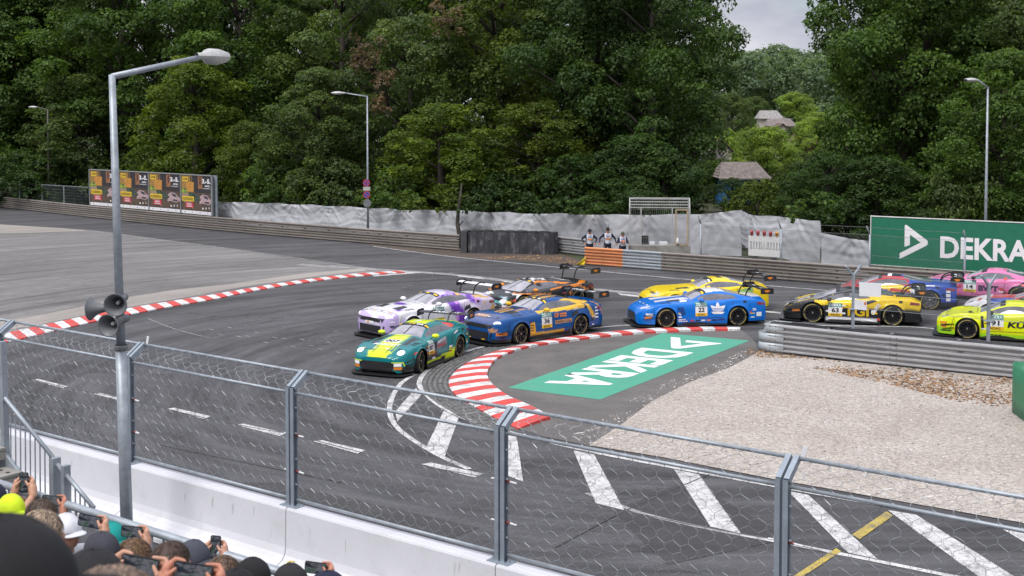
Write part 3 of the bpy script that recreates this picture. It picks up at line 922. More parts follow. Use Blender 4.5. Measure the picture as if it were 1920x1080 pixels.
for i in range(-2, 5):
    root = thing('debris_fence', fb_lab[i], 'fence', wp(i, 0, 0), math.atan2(WU.y, WU.x), 'debris fence bays on the white wall')
    x0, x1 = .085, WS - .085
    for (d, zz, rad) in ((TIP[0] + .0, TIP[1] - .01, .026), (.03, BEND - .09, .024), (.03, 1.10, .026)):
        m = MB(); m.tube([Vector((x0, d, zz)), Vector((x1, d, zz))], rad, 8); m.build('rail_pipe', m_galv, root, smooth=True)
    for zz in (1.55, 2.12):
        m = MB(); pts = [Vector((x0 + (x1 - x0) * k / 8, .02, zz - .05 * (1 - (2 * k / 8 - 1) ** 2))) for k in range(9)]
        m.tube(pts, .0055, 5); cb = m.build('cable', m_cable, root)
        m = MB(); m.tube([pts[0], pts[0] + Vector((.16, 0, -.008))], .013, 6).tube([pts[-1], pts[-1] + Vector((-.10, 0, -.006))], .012, 6); m.build('turnbuckle', m_paper, cb)
        m = MB(); m.tube([pts[0] + Vector((-.03, 0, 0)), pts[0] + Vector((.05, 0, 0))], .018, 6); m.build('shackle', M('red_shackle', (.22, .05, .04), .5), cb)
    m = MB(); hexnet(m, WS - .1, [(d, zz) for d, zz in rows_net])
    o = m.build('netting', m_wire, root); o.location.x = .05
for i, lab in ((0, 'small white paper tag on the fence top beside the loudspeaker lamp post'), (3, 'small white paper tag on the fence top before the gravel')):
    m = MB(); p = wp(i, .30, TIP[1]) + WU * .13
    m.box((0, 0, .08), (.055, .012, .13), Matrix.Rotation(.25, 3, 'Y')); o = m.build('paper_tag', m_paper); o.location = p; o.rotation_euler = (0, 0, math.atan2(WU.y, WU.x)); tag(o, lab, 'tag')

# --- lamp posts
def lamp_head(parent, at, d, L=.78, w=.30, hk=1.0):
    """luminaire: cover, glass bowl and neck; d is the horizontal direction it points to"""
    s = Vector((-d.y, d.x, 0)).normalized()
    d = d.normalized()
    secs = [(0, .05, .05), (.18, .07, .065), (.3, .5 * w, .10), (.55, .5 * w, .10), (.74, .40 * w, .07), (.80, .30 * w, .045)]
    secs = [(x, hw, hh * hk if x > .2 else hh) for x, hw, hh in secs]
    m = MB(); rows = []
    for x, hw, hh in secs:
        c = at + d * (x * L / .8)
        rows.append([c + s * hw + UP * 0, c + s * hw * .8 + UP * hh * .8, c + UP * hh, c - s * hw * .8 + UP * hh * .8, c - s * hw])
    m.grid(rows)
    m.build('lamp_cover', M('lamp_cover_metal', (0.48, 0.48, 0.47), .5, .2), parent, smooth=True)
    m = MB(); rows = []
    for x, hw, hh in secs:
        c = at + d * (x * L / .8)
        rows.append([c + s * hw * .97, c + s * hw * .7 - UP * hh * .8, c - UP * hh * 1.0, c - s * hw * .7 - UP * hh * .8, c - s * hw * .97])
    m.grid(rows)
    m.build('lamp_glass', M('lamp_glass', (0.50, 0.50, 0.46), .25), parent, smooth=True)
LZ = 19.3
lb = P(240, 1055, LZ); lb.z = 0
lamp = thing('street_lamp', 'tall grey lamp post carrying three loudspeaker horns behind the spectators', 'street lamp', lb)
LT = P(210, 140, LZ) - lb
def lpt(z): return Vector((LT.x * z / LT.z, 0, z))
m = MB(); m.tube([lpt(0), lpt(3.4)], [.098, .088], 16); m.build('pole', m_galv, lamp, smooth=True)
m = MB(); m.tube([lpt(3.4), LT], [.072, .052], 16); m.build('upper_pole', m_galv, lamp, smooth=True)
m = MB(); m.tube([LT + Vector((0, 0, -.03)), LT + WN * 1.72 + UP * .34], [.050, .043], 12); m.build('arm', m_galv, lamp, smooth=True)
m = MB(); m.lathe([(.10, 0), (.11, .02), (.11, .06), (.1, .08)], 16, Matrix.Translation(lpt(3.36))); m.build('collar', m_galvdark, lamp)
lamp_head(lamp, LT + WN * 1.66 + UP * .365, WN, .66, .30, 1.35)
def horn(at, d, label, R=.175):
    d = d.normalized()
    mat = Matrix.Translation(at) @ d.to_track_quat('Z', 'Y').to_matrix().to_4x4()
    root = thing('loudspeaker_horn', label, 'loudspeaker', at, group='loudspeaker horns on the lamp post')
    mat = d.to_track_quat('Z', 'Y').to_matrix().to_4x4()
    gm = M('horn_grey', (0.14, 0.145, 0.155), .5)
    m = MB(); m.lathe([(.0, -.34), (.06, -.34), (.065, -.32), (.065, -.20), (.05, -.18), (.06, -.1), (.085, .0), (.12, .08), (R, .15), (R + .008, .155), (R + .008, .165), (R - .012, .155), (.115, .08), (.08, .0), (.05, -.08), (.03, -.1), (0, -.1)], 28, mat)
    m.build('flare', gm, root, smooth=True)
    m = MB(); m.lathe([(0, .06), (.022, .055), (.03, .03), (.03, -.1)], 14, mat); m.build('phase_plug', M('horn_plug', (.6, .58, .55), .5), root, smooth=True)
    m = MB(); m.bar(mat @ Vector((0, 0, -.26)), mat @ Vector((0, 0, -.26)) + (Vector((lb.x + lpt(3.6).x, lb.y, at.z)) - at) * .55 + UP * .05, .04, .02); m.build('bracket', m_galvdark, root)
horn(P(222, 567, LZ - .22), Vector((.02, -1, -.12)), 'upper grey loudspeaker horn facing the stand')
horn(P(187, 578, LZ - .05), Vector((-1, .1, -.08)), 'grey loudspeaker horn facing sideways away from the track')
horn(P(214, 606, LZ - .25), Vector((-.30, -1, -.1)), 'lower grey loudspeaker horn tilted slightly aside')

def street_lamp(label, base, H, armdir, armlen, r0=.075, rise=.18, mat=m_galv):
    root = thing('street_lamp', label, 'street lamp', base, group='street lamps behind the far barriers')
    m = MB(); m.tube([(0, 0, 0), (0, 0, H * .45), (0, 0, H)], [r0, r0 * .8, r0 * .55], 10); m.build('pole', mat, root, smooth=True)
    d = armdir.normalized(); e = Vector((0, 0, H)) + d * armlen + UP * rise
    m = MB(); m.tube([Vector((0, 0, H - .04)), e], [.045, .035], 8); m.build('arm', mat, root, smooth=True)
    lamp_head(root, e, d, .8, .34)
    return root
b1 = G(689, 449); b1 = P(690, 447, 72.0); b1.z = 0
H1 = P(684, 180, 72.0).z
sl = street_lamp('tall street lamp with no-parking signs beside the pale tarpaulin', b1, H1, Vector((-1, .15, 0)), 1.35)
def round_sign(parent_label, at, R, red, blue, bars, name='no_parking_sign'):
    root = thing(name, parent_label, 'traffic sign', at)
    f = Matrix.Rotation(math.pi / 2, 4, 'X')
    m = MB(); m.lathe([(0, .0), (R, 0), (R, .012), (R * .8, .014)], 20, f); m.build('rim', red, root)
    if blue is not None:
        m = MB(); m.lathe([(R * .8, .013), (0, .0135)], 20, f); m.build('disc', blue, root)
    for a in bars:
        m = MB(); c, s = math.cos(a) * R * .8, math.sin(a) * R * .8
        m.bar((-c, -.016, -s), (c, -.016, s), .004, R * .22, up=Vector((-math.sin(a), 0, math.cos(a)))); m.build('slash', red, root)
    return root
m_sred, m_sblue = M('sign_red', (.48, .04, .05), .5), M('sign_blue', (.03, .07, .32), .5)
round_sign('upper round no-stopping sign on the street lamp by the tarpaulin', P(687, 343, 71.9), .21, m_sred, m_sblue, (math.pi / 4, -math.pi / 4), 'no_stopping_sign')
round_sign('lower round no-parking sign on the street lamp by the tarpaulin', P(687.5, 365, 71.9), .21, m_sred, m_sblue, (-math.pi / 4,))
m = MB(); m.box((0, 0, 0), (.42, .01, .22)); o = m.build('sign_plate', M('sign_plate_grey', (.45, .44, .4), .6)); o.location = P(687.5, 353.7, 71.9); tag(o, 'small pale plate between the two round parking signs', 'traffic sign')
round_sign('dark back of a round sign below the no-parking signs', P(688.5, 381, 71.88), .24, m_galvdark, m_galvdark, (), 'round_sign_back')
street_lamp('street lamp rising behind the green advertising board', Vector((P(1848, 415, 54).x, 54, 0)), P(1851, 163, 54).z, Vector((-1, -.55, 0)), .62, rise=.28)
street_lamp('dim old street lamp half hidden in the trees behind the mesh fence', Vector((P(92, 375, 97).x, 97, 0)), P(88, 205, 97).z, Vector((-.8, .3, 0)), 1.0, .10, mat=M('old_lamp_wood', (.11, .10, .09), .8))

# --- tyre barrier wrapped in black belt
tb0, tb1 = G(864, 474), G(1048, 478)
tdir = (tb1 - tb0).normalized(); tn = Vector((-tdir.y, tdir.x, 0)); TL = (tb1 - tb0).length
root = thing('tyre_barrier', 'low tyre barrier wrapped in scuffed black belting', 'tyre barrier', tb0, math.atan2(tdir.y, tdir.x))
def belt_mat():
    m, nt, bs = _nt('scuffed_black_belt')
    v = _coords(nt, 'Object', (1, 1, .35)); a = _noise(nt, 3, 7, .75, v); b = _noise(nt, 1.2, 4, .6, v)
    c = _ramp(nt, a.outputs['Fac'], [(.32, (.014, .014, .017)), (.52, (.040, .041, .048)), (.66, (.17, .17, .18))]).outputs['Color']
    nt.links.new(c, bs.inputs['Base Color']); bs.inputs['Roughness'].default_value = .75
    _bump(nt, bs, b.outputs['Fac'], .4, .05)
    return m
m_belt = belt_mat()
outl = [(.38, 0.0), (TL * .35, -.03), (TL * .6, -.05), (TL * .80, -.04)]
for k in range(9):
    a = -math.pi / 2 + math.pi * k / 8
    outl.append((TL * .86 + math.cos(a) * .62, .48 + math.sin(a) * .5))
outl += [(TL * .6, 1.0), (.38, 1.0)]
m = MB(); rr = random.Random(5); zs = [0.0, .3, .6, .9, 1.12]
fine = resample([Vector((x, y, 0)) for x, y in outl + [outl[0]]], 150)
m.grid([[Vector((p.x, p.y + .035 * noise.noise(Vector((p.x * 1.7, zz * 2, 3))) + (.055 * (1 - abs(math.sin((p.x - .45) * math.pi / .61))) if p.y < .2 else 0), zz * (1 + .03 * noise.noise(Vector((p.x * 1.3, 0, 7)))))) for p in fine] for zz in zs])
m.build('belt_wrap', m_belt, root, smooth=True)
m = MB(); m.box((.17, .35, .58), (.32, 1.0, 1.16), Matrix.Rotation(.03, 3, 'Z')); m.build('end_block', M('grey_rubber', (.05, .052, .056), .8, dirt=(.1, .1, .1)), root)
tm_ = MB(); 
for rr_, zz in ((.30, -.09), (.33, -.06), (.33, .06), (.30, .09), (.19, .09), (.17, 0)): pass
tm_.lathe([(.18, -.09), (.28, -.10), (.325, -.06), (.325, .06), (.28, .10), (.18, .09), (.16, 0), (.18, -.09)], 18)
tmesh = tm_.mesh('tyre', True); tmesh.materials.append(M('old_tyre', (.02, .02, .021), .85))
for k in range(9):
    for r in range(1 if .75 + k * .61 < TL * .86 + .1 else 0):
        place(tmesh, 'tyre', root, (.75 + k * .61, .42, 1.085 + .012 * math.sin(k * 2)), (0.03 * math.sin(k), .03 * math.cos(2 * k), 0))

# --- pale tarpaulin hung along the far side
def tarp_mat():
    m, nt, bs = _nt('pale_tarpaulin')
    v = _coords(nt, 'Object'); a = _noise(nt, .8, 5, .6, v); b = _noise(nt, 14, 3, .5, v)
    c = _ramp(nt, a.outputs['Fac'], [(.3, (.38, .385, .41)), (.7, (.47, .475, .505))]).outputs['Color']
    nt.links.new(c, bs.inputs['Base Color']); bs.inputs['Roughness'].default_value = .42
    _bump(nt, bs, b.outputs['Fac'], .15, .02)
    return m
m_tarp = tarp_mat()
def tarp(label, pts, seed, lift=None):
    """pts: ground point, top height; hangs with gathered folds"""
    path = [Vector((p.x, p.y, h)) for p, h in pts]
    sm = spline(path, .08)
    m = MB(); rows = []
    NV = 22
    for j in range(NV + 1):
        t = j / NV
        row = []
        s = 0.0
        for i, p in enumerate(sm):
            d = sm[min(i + 1, len(sm) - 1)] - sm[max(i - 1, 0)]
            nrm = Vector((-d.y, d.x, 0)).normalized()
            if i: s += (p - sm[i - 1]).length
            # diagonal pull folds between hanging points, horizontal billows and fine gathers
            k = s / 3.1; cell = math.floor(k); fr = k - cell
            hv = noise.noise(Vector((cell * 3.7, seed, 1)))
            pull = max(0.0, 1 - math.hypot((fr - .5 - .3 * hv) * 2.2, t * 1.1))          # gathered near the hanging points
            ang = math.atan2(t + .12, (fr - .5 - .3 * hv) * 3.1)
            fan = noise.noise(Vector((ang * 9 + cell * 9, seed, pull * .5))) * .13 * pull ** .5
            bil = noise.noise(Vector((s * .30, t * 1.3, seed))) * .13 * math.sin(math.pi * min(1, t * 1.1))
            wv = noise.noise(Vector((s * .5, t * .8, seed + 20))) * 2.2
            gat = noise.noise(Vector((s * 4.2 + t * 3.0 + wv, t * .7, seed + 9))) * .022 + noise.noise(Vector((s * 1.6 - t * 4.5, t * 1.2 + wv, seed + 5))) * .030
            hz = noise.noise(Vector((s * .22 + t, t * 11 + s * .5 + wv, seed + 4))) * .035
            top = p.z - .06 * math.sin(math.pi * fr) + noise.noise(Vector((s * .8, seed, 0))) * .03
            z0 = lift(s) if lift else 0.03
            row.append(Vector((p.x, p.y, 0)) + nrm * (fan + bil + gat + hz) + UP * (z0 + (top - z0) * (1 - t)))
        rows.append(row)
    m.grid(rows)
    o = m.build('tarpaulin', m_tarp, smooth=True)
    return tag(o, label, 'tarpaulin')
def gp(px, dep): 
    q = P(px, 300, dep); return Vector((q.x, q.y, 0))
tarp('long pale grey tarpaulin screen hung along the trees behind the far barriers', [(gp(395, 81.5), 1.62), (gp(520, 78), 1.72), (gp(640, 74.5), 1.78), (gp(760, 71.5), 1.80), (gp(860, 69), 1.93), (gp(960, 66.5), 2.0), (gp(1060, 65), 2.05), (gp(1180, 63.5), 2.12), (gp(1300, 63), 2.2), (gp(1392, 62.5), 2.42)], 2.0)
tarp('slanted pale tarpaulin piece behind the red warning lamps', [(gp(1390, 62.4), 2.45), (gp(1420, 60), 2.35), (gp(1480, 59), 2.35), (gp(1540, 57), 2.3)], 6.0, lift=lambda s: .75 - .12 * s)
tarp('wrinkled pale tarpaulin tied to the fence beside the green board', [(gp(1541, 53.8), 2.05), (gp(1580, 53.3), 1.95), (gp(1633, 52.6), 1.85)], 11.0)

# --- chain-link posts along the far guardrail
FP = [(1315, 405, 476), (1466, 414, 484), (1633, 424, 499)]
fps = []
for i, (x, yt, yb) in enumerate(FP):
    q = G(x, 512.4 + (x - 1300) * .081) ; dep = q.y + .5
    base = gp(x, dep)
    top = P(x, yt, dep).z
    fps.append((base, top))
    root = thing('fence_post', ['pale steel fence post beside the marshal cage', 'pale steel fence post beside the red warning lamps', 'pale steel fence post at the edge of the green board'][i], 'fence post', base)
    m = MB(); m.tube([(0, 0, 0), (0, 0, top - .35)], .045, 8); m.build('pole', m_galv, root, smooth=True)
    m = MB(); m.tube([(0, 0, top - .36), (-.12, .1, top)], .035, 8); m.build('arm', m_galvdark, root, smooth=True)
base4 = gp(1812, 48.9); fps.append((base4, P(1812, 432, 48.9).z))
root = thing('fence_post', 'pale steel fence post standing before the green board', 'fence post', base4)
m = MB(); m.tube([(0, 0, 0), (0, 0, fps[3][1] - .3)], .045, 8); m.build('pole', m_galv, root, smooth=True)
m = MB(); m.tube([(0, 0, fps[3][1] - .31), (-.02, .12, fps[3][1])], .035, 8); m.build('arm', m_galvdark, root, smooth=True)
for i, lab in enumerate(('chain-link fence before the slanted tarpaulin', 'chain-link fence before the wrinkled tarpaulin', 'chain-link fence stretched across the green board')):
    a, ta = fps[i]; b, tb = fps[i + 1]
    root = thing('chainlink_fence', lab, 'fence', a)
    m = MB(); chainlink(m, Vector((0, 0, 0)), b - a, .85, min(ta, tb) - .36, .085, .0022); m.build('netting', m_galvdark, root)
    for zz in (.9, 1.3, min(ta, tb) - .36, min(ta, tb) - .05):
        m = MB(); m.tube([Vector((0, 0, zz)), (b - a) * .5 + Vector((0, 0, zz - .02)), b - a + Vector((0, 0, zz))], .006, 4); m.build('tension_wire', m_galvdark, root)

# --- marshal cage
cz = 60.0
ca, cb_ = gp(1181, cz), gp(1294, cz - .3)
cu = (cb_ - ca).normalized(); cn = Vector((-cu.y, cu.x, 0)); CW = (cb_ - ca).length
root = thing('marshal_cage', 'wire mesh marshal shelter on a concrete plinth', 'shelter', ca, math.atan2(cu.y, cu.x))
m_cage = M('cage_steel', (.42, .415, .41), .5, .2)
m = MB(); m.box((CW / 2, .6, .42), (CW + .1, 1.3, .84)); m.build('plinth', m_rawconc, root)
zb, zt, zr = .85, 2.72, 3.12
for x in (0.0, CW * .19, CW * .71, CW): 
    m = MB(); m.bar((x, 0, zb), (x, 0, zt), .06, .06); m.build('upright', m_cage, root)
for x in (0.0, CW):
    m = MB(); m.bar((x, 1.2, zb), (x, 1.2, zr), .06, .06); m.build('upright', m_cage, root)
    m = MB(); m.bar((x, 0, zt), (x, .45, zr), .05, .05); m.bar((x, .45, zr), (x, 1.2, zr), .05, .05); m.build('roof_frame', m_cage, root)
for k in range(4):
    t = k / 3
    m = MB(); m.bar((0, .45 * t, zt + (zr - zt) * t), (CW, .45 * t, zt + (zr - zt) * t), .05, .05); m.build('roof_bar', m_cage, root)
for (y_, z_) in ((1.2, zr), (1.2, zb + .02), (0, zb + .02)):
    m = MB(); m.bar((0, y_, z_), (CW, y_, z_), .05, .05); m.build('cross_rail', m_cage, root)
m = MB()
k = 0
while k * .1 < CW * .71:
    m.box((k * .1, .01, (zb + zt) / 2), (.006, .006, zt - zb)); k += 1
for k in range(7): m.box((CW * .355, .016, zb + .28 * k + .1), (CW * .71, .006, .006))
for s in (0, CW):
    for k in range(12): m.box((s, .1 * k + .05, (zb + zr) / 2), (.005, .005, zr - zb))
for k in range(27): m.box((k * CW / 26, .225, (zt + zr) / 2), (.004, .004, .60), Matrix.Rotation(-math.atan2(.45, zr - zt), 3, 'X'))
m.build('wire_mesh', m_cage, root)
m = MB(); m_tan = M('door_frame_tan', (.40, .30, .20), .6)
for (x0, z0, x1, z1) in ((CW * .77, zb, CW * .77, zt - .1), (CW * .96, zb, CW * .96, zt - .1), (CW * .77, zt - .1, CW * .96, zt - .1), (CW * .77, zb + .06, CW * .96, zb + .06)):
    m.bar((x0, -.02, z0), (x1, -.02, z1), .06, .06, up=Vector((0, 1, 0)))
dr = m.build('door', m_tan, root)
m = MB()
for k in range(5): m.box((CW * .865, -.02, zb + .3 + .32 * k), (CW * .19, .006, .006))
for k in range(4): m.box((CW * (.80 + .045 * k), -.014, (zb + zt) / 2), (.006, .006, zt - zb - .15))
m.build('door_mesh', m_cage, dr)
o = MB().box((0, 0, 0), (.34, .3, .42)).build('stool', m_black); o.location = ca + cu * .75 + cn * .7 + Vector((0, 0, zb + .21)); tag(o, 'black box stool inside the marshal cage', 'stool')
o = MB().box((0, 0, 0), (.26, .2, .12)).box((.02, 0, .07), (.2, .15, .03)).build('storage_box', m_paper); o.location = ca + cu * 1.1 + cn * .5 + Vector((0, 0, zb + .07)); tag(o, 'small white box on the cage plinth beside the stool', 'box')
o = MB().box((0, 0, 0), (.4, .25, .12)).box((0, 0, .07), (.36, .2, .03)).build('storage_box', m_paper); o.location = ca + cu * 1.65 + cn * .5 + Vector((0, 0, zb + .07)); tag(o, 'wider white box on the cage plinth near the door', 'box')
m = MB(); m.lathe([(0, -.16), (.05, -.15), (.07, -.05), (.05, .1), (.015, .16), (0, .165)], 10); o = m.build('bag', m_paper, smooth=True); o.location = ca + cu * (CW * .80) - cn * .09 + Vector((0, 0, zb + .25)); tag(o, 'white bag hanging on the cage door', 'bag')

# --- striped plastic barrier with red warning lamps
wa, wb_ = gp(1405, 57.5), gp(1464, 56.6)
wu = (wb_ - wa).normalized(); WW = (wb_ - wa).length
root = thing('traffic_barrier', 'white slotted plastic barrier board with a row of warning lamps', 'traffic barrier', wa, math.atan2(wu.y, wu.x))
zb0, zt0 = P(1435, 481, 57).z, P(1435, 443, 57).z
m_wp = M('white_plastic', (.68, .67, .66), .5, var=.08)
m = MB(); H = zt0 - zb0
m.box((WW / 2, 0, zb0 + H * .86), (WW, .05, H * .28)).box((WW / 2, 0, zb0 + H * .16), (WW, .05, H * .32))
ns = 11
for k in range(ns):
    w = WW / ns
    if k in (5,): m.box((WW / 2, 0, zb0 + H * .52), (w * 2.1, .05, H * .40))
    m.box((w * (k + .5) if k else w * .35, 0, zb0 + H * .52), (w * .55 if k else w * .7, .05, H * .40))
m.build('board', m_wp, root)
for q in (.2, .8): m = MB(); m.box((WW * q, 0, zb0 / 2), (.12, .4, zb0)); m.build('foot', m_black, root)
for k in range(5):
    mm = MB(); x = WW * (.1 + .2 * k)
    mm.lathe([(.06, 0), (.06, .05), (.08, .07), (.085, .15), (.07, .22), (.0, .25)], 12, Matrix.Translation((x, 0, zt0 + .01)))
    lb_ = mm.build('warning_lamp', M('lamp_red', (.42, .03, .03), .3) if k < 4 else M('lamp_amber', (.62, .30, .03), .3), root, smooth=True)
    mm = MB(); mm.lathe([(0, .0), (.045, .0), (.03, .02), (0, .022)], 10, Matrix.Translation((x, -.085, zt0 + .14)) @ Matrix.Rotation(math.pi / 2, 4, 'X')); mm.build('lens', M('lamp_red_dark', (.2, .015, .02), .2), lb_)

# --- green advertising board
sa, sb = gp(1635, 52.4), gp(1920, 49.0)
su = (sb - sa).normalized(); sn = Vector((-su.y, su.x, 0)); SW = (sb - sa).length * 1.45
root = thing('advertising_board', 'long green advertising board with white lettering beyond the far guardrail', 'advertising board', sa, math.atan2(su.y, su.x))
SZ0, SZ1 = .82, 2.87
m = MB(); m.box((SW / 2, .05, (SZ0 + SZ1) / 2), (SW, .06, SZ1 - SZ0)); m.build('panel', M('board_green', (.012, .155, .085), .45, var=.1), root)
m_edge = M('white_edge', (.75, .74, .72), .5)
m = MB(); m.box((SW / 2, .03, SZ1 + .02), (SW, .08, .035)); m.build('top_edge', m_edge, root)
m = MB(); m.box((SW / 2, .03, SZ0 - .015), (SW, .08, .025)); m.build('bottom_edge', m_edge, root)
m = MB(); m.box((-.015, .03, (SZ0 + SZ1) / 2), (.03, .08, SZ1 - SZ0 + .09)); m.build('side_edge', m_edge, root)
for k in range(5):
    m = MB(); m.bar((.6 + k * SW / 5, .14, 0), (.6 + k * SW / 5, .14, SZ1 - .1), .08, .08); m.build('leg', m_galvdark, root)
def sx(px):
    d = ray(px, 450); t = (sa.x * sn.x + sa.y * sn.y) / (d.x * sn.x + d.y * sn.y)
    return (Vector((d.x * t, d.y * t, 0)) - sa).dot(su)
def bfn(off): return lambda x, y: Vector((x, off, y))
x0, x1 = sx(1687), sx(1740); h0, h1 = SZ0 + .30, SZ1 - .28
m = MB(); poly = [(x0 + (x1 - x0) * a, h0 + (h1 - h0) * b) for a, b in LOGO]
lo = poly_sheet('logo', [(x, y, 0) for x, y in poly], M('board_white', (.78, .77, .78), .5, var=.04), root, z=0.0)
lo.rotation_euler = (math.pi / 2, 0, 0); lo.location = (0, .012, 0)
m = MB(); text_fit(m, 'DEKRA', sx(1763), sx(1763) + (sx(1912) - sx(1763)) * 1.12, SZ0 + .46, SZ0 + 1.36, bfn(.012), bold=.03); m.build('lettering', M('board_white', (.78, .77, .78), .5), root)

# --- curved green board at the edge of the gravel
m = MB(); rows = []
c0, c1 = G(1897, 772), G(1935, 800)
path = [G(1990, 775), G(1925, 770), G(1901, 768), c0, G(1899, 776), G(1925, 795), G(1990, 838), G(2080, 890)]
m.grid([[Vector((p.x, p.y, zz)) for p in path] for zz in (.02, .4, .8, 1.18)])
o = m.build('curved_board', M('curved_board_green', (.03, .20, .10), .45, var=.1), smooth=True)
so = o.modifiers.new('s', 'SOLIDIFY'); so.thickness = .03
tag(o, 'dark green curved banner board standing at the edge of the gravel', 'banner board')

# --- race poster billboards
def poster(label, pxa, pxb, da, db, frame_right=False):
    a, b = gp(pxa, da), gp(pxb, db)
    u = (b - a).normalized(); w = (b - a).length
    root = thing('billboard', label, 'billboard', a, math.atan2(u.y, u.x), 'race posters behind the far guardrail')
    z0, z1 = .80, 3.36; H = z1 - z0
    m_f = M('billboard_frame', (.34, .36, .37), .5, .3)
    m = MB(); m.box((w / 2, .06, (z0 + z1) / 2), (w, .05, H)); m.build('panel', M('poster_dark', (.030, .026, .030), .4), root)
    m = MB(); m.box((w / 2, .03, z1 + .03), (w + .04, .1, .06)); m.build('frame_top', m_f, root)
    for x in ((0.0, w) if frame_right else (0.0,)):
        m = MB(); m.box((x, .03, (z0 + z1) / 2 + .02), (.06, .12, H + .04)); m.build('frame_side', m_f, root)
    m = MB(); m.bar((.1, .16, 0), (.1, .16, z1), .08, .08).bar((w - .1, .16, 0), (w - .1, .16, z1), .08, .08); m.build('leg', m_galvdark, root)
    def shape(name, pts, mat, off):
        m = MB(); n = len(pts)
        m.add([(.05 + (w - .1) * x, .034 - off, z0 + H * y) for x, y in pts], [tuple(range(n))]); return m.build(name, mat, root)
    def rect(name, x0, y0, x1, y1, mat, off): return shape(name, [(x0, y0), (x1, y0), (x1, y1), (x0, y1)], mat, off)
    py_, pw = M('poster_yellow', (.72, .48, .03), .5), M('poster_white', (.78, .78, .80), .5)
    rect('print_road', 0, .09, 1, .56, M('poster_road', (.105, .072, .050), .5, scale=2, var=.5), .002)
    shape('print_road_light', [(0, .35), (.42, .12), (.2, .58), (0, .62)], M('poster_sand', (.30, .22, .15), .5, scale=3), .003)
    rect('print_building', 0, .66, .36, 1, M('poster_ochre', (.33, .19, .05), .5, scale=4, var=.4), .003)
    rect('print_gate', .16, .56, .42, .82, M('poster_orange', (.52, .24, .045), .5, scale=5, var=.3), .004)
    rect('print_tower', .56, .66, .70, .99, M('poster_brick', (.30, .13, .06), .5, scale=5, var=.4), .003)
    rect('print_window', .30, .84, .34, .97, M('poster_dark', (.03, .026, .03), .5), .005)
    rect('print_window', .61, .76, .65, .96, M('poster_dark', (.03, .026, .03), .5), .005)
    for (cx, cy, s, mat) in ((.11, .60, .11, M('poster_lime', (.30, .40, .05), .5, scale=8, var=.5)), (.36, .50, .12, M('poster_forest', (.06, .10, .055), .5, scale=8, var=.6)), (.50, .43, .15, M('poster_forest', (.06, .10, .055), .5)), (.80, .40, .20, M('poster_rose', (.46, .33, .34), .5, scale=7, var=.3))):
        shape('print_car', [(cx - s, cy - .1 * s / .15), (cx - .6 * s, cy - .55 * s), (cx + .5 * s, cy - .7 * s), (cx + s, cy - .45 * s), (cx + s, cy - .1 * s), (cx + .6 * s, cy + .15 * s), (cx + .3 * s, cy + .5 * s), (cx - .45 * s, cy + .6 * s), (cx - .9 * s, cy + .3 * s)], mat, .006)
        shape('print_car_glass', [(cx - .1 * s, cy + .1 * s), (cx + .55 * s, cy - .05 * s), (cx + .3 * s, cy + .38 * s), (cx - .35 * s, cy + .45 * s)], M('poster_glass', (.05, .05, .06), .4), .008)
        shape('print_car_grille', [(cx - .2 * s, cy - .5 * s), (cx + .55 * s, cy - .58 * s), (cx + .7 * s, cy - .35 * s), (cx, cy - .28 * s)], M('poster_glass', (.05, .05, .06), .4), .008)
    rect('print_tag', .04, .83, .22, .95, py_, .009)
    rect('print_tag', .03, .32, .42, .45, py_, .009)
    rect('print_box', .14, .16, .40, .29, M('poster_red', (.55, .035, .06), .5), .009)
    rect('print_strip', 0, 0, 1, .085, pw, .009)
    fn = lambda x, y: Vector((.05 + (w - .1) * x, .034 - .012, z0 + H * y))
    ink = M('poster_ink', (.03, .025, .02), .5)
    for s, x0_, x1_, y0_, y1_, mt, bd in (('DTM', .06, .20, .86, .92, ink, .03), ('NORISRING', .05, .40, .345, .42, ink, .02), ('3.-5.', .70, .97, .80, .92, pw, .045), ('JULI 26', .78, .95, .72, .76, pw, .02), ('NORISRING', .72, .95, .665, .69, pw, .01), ('TICKETS', .17, .36, .235, .27, pw, .02), ('DTM.COM', .17, .37, .18, .215, pw, .02)):
        m = MB()
        if s in ('JULI 26', 'TICKETS', 'DTM.COM'):      # unreadable small print: bars the size of the words
            for q in range(2): m.box(fn((x0_ + x1_) / 2, y0_ + (y1_ - y0_) * (.2 + .6 * q)), ((x1_ - x0_) * (w - .1) * (1 - .2 * q), .002, (y1_ - y0_) * H * .3))
        else: text_fit(m, s, x0_, x1_, y0_, y1_, fn, bold=bd)
        m.build('print_lettering', mt, root)
    for q in range(4):
        m = MB(); m.box(fn(.12 + .25 * q, .042), (.12, .002, .05)); m.build('print_logo', [ink, m_sred, m_sblue, m_galvdark][q], root)
    for q in range(3):
        m = MB(); m.box(fn(.72 + .1 * q, .16 + .01 * q), (.14 - .03 * q, .002, .12)); m.build('print_logo', pw, root)
poster('race poster partly hidden by the lamp post, first from the mesh fence', 167, 222, 89.6, 87.1)
poster('race poster just beside the lamp post, second from the mesh fence', 222.5, 277, 87.1, 84.6)
poster('race poster third from the mesh fence', 278, 336.5, 84.5, 81.9)
poster('race poster nearest the tarpaulin, fourth from the mesh fence', 338, 396, 81.8, 79.3, True)
m = MB(); m.box((0, 0, 1.75), (.45, .10, 3.3)); 
o = m.build('steel_panel', m_galv); o.location = gp(402, 79.6); o.rotation_euler = (0, 0, -.5); tag(o, 'grey steel edge panel at the end of the poster row', 'panel')

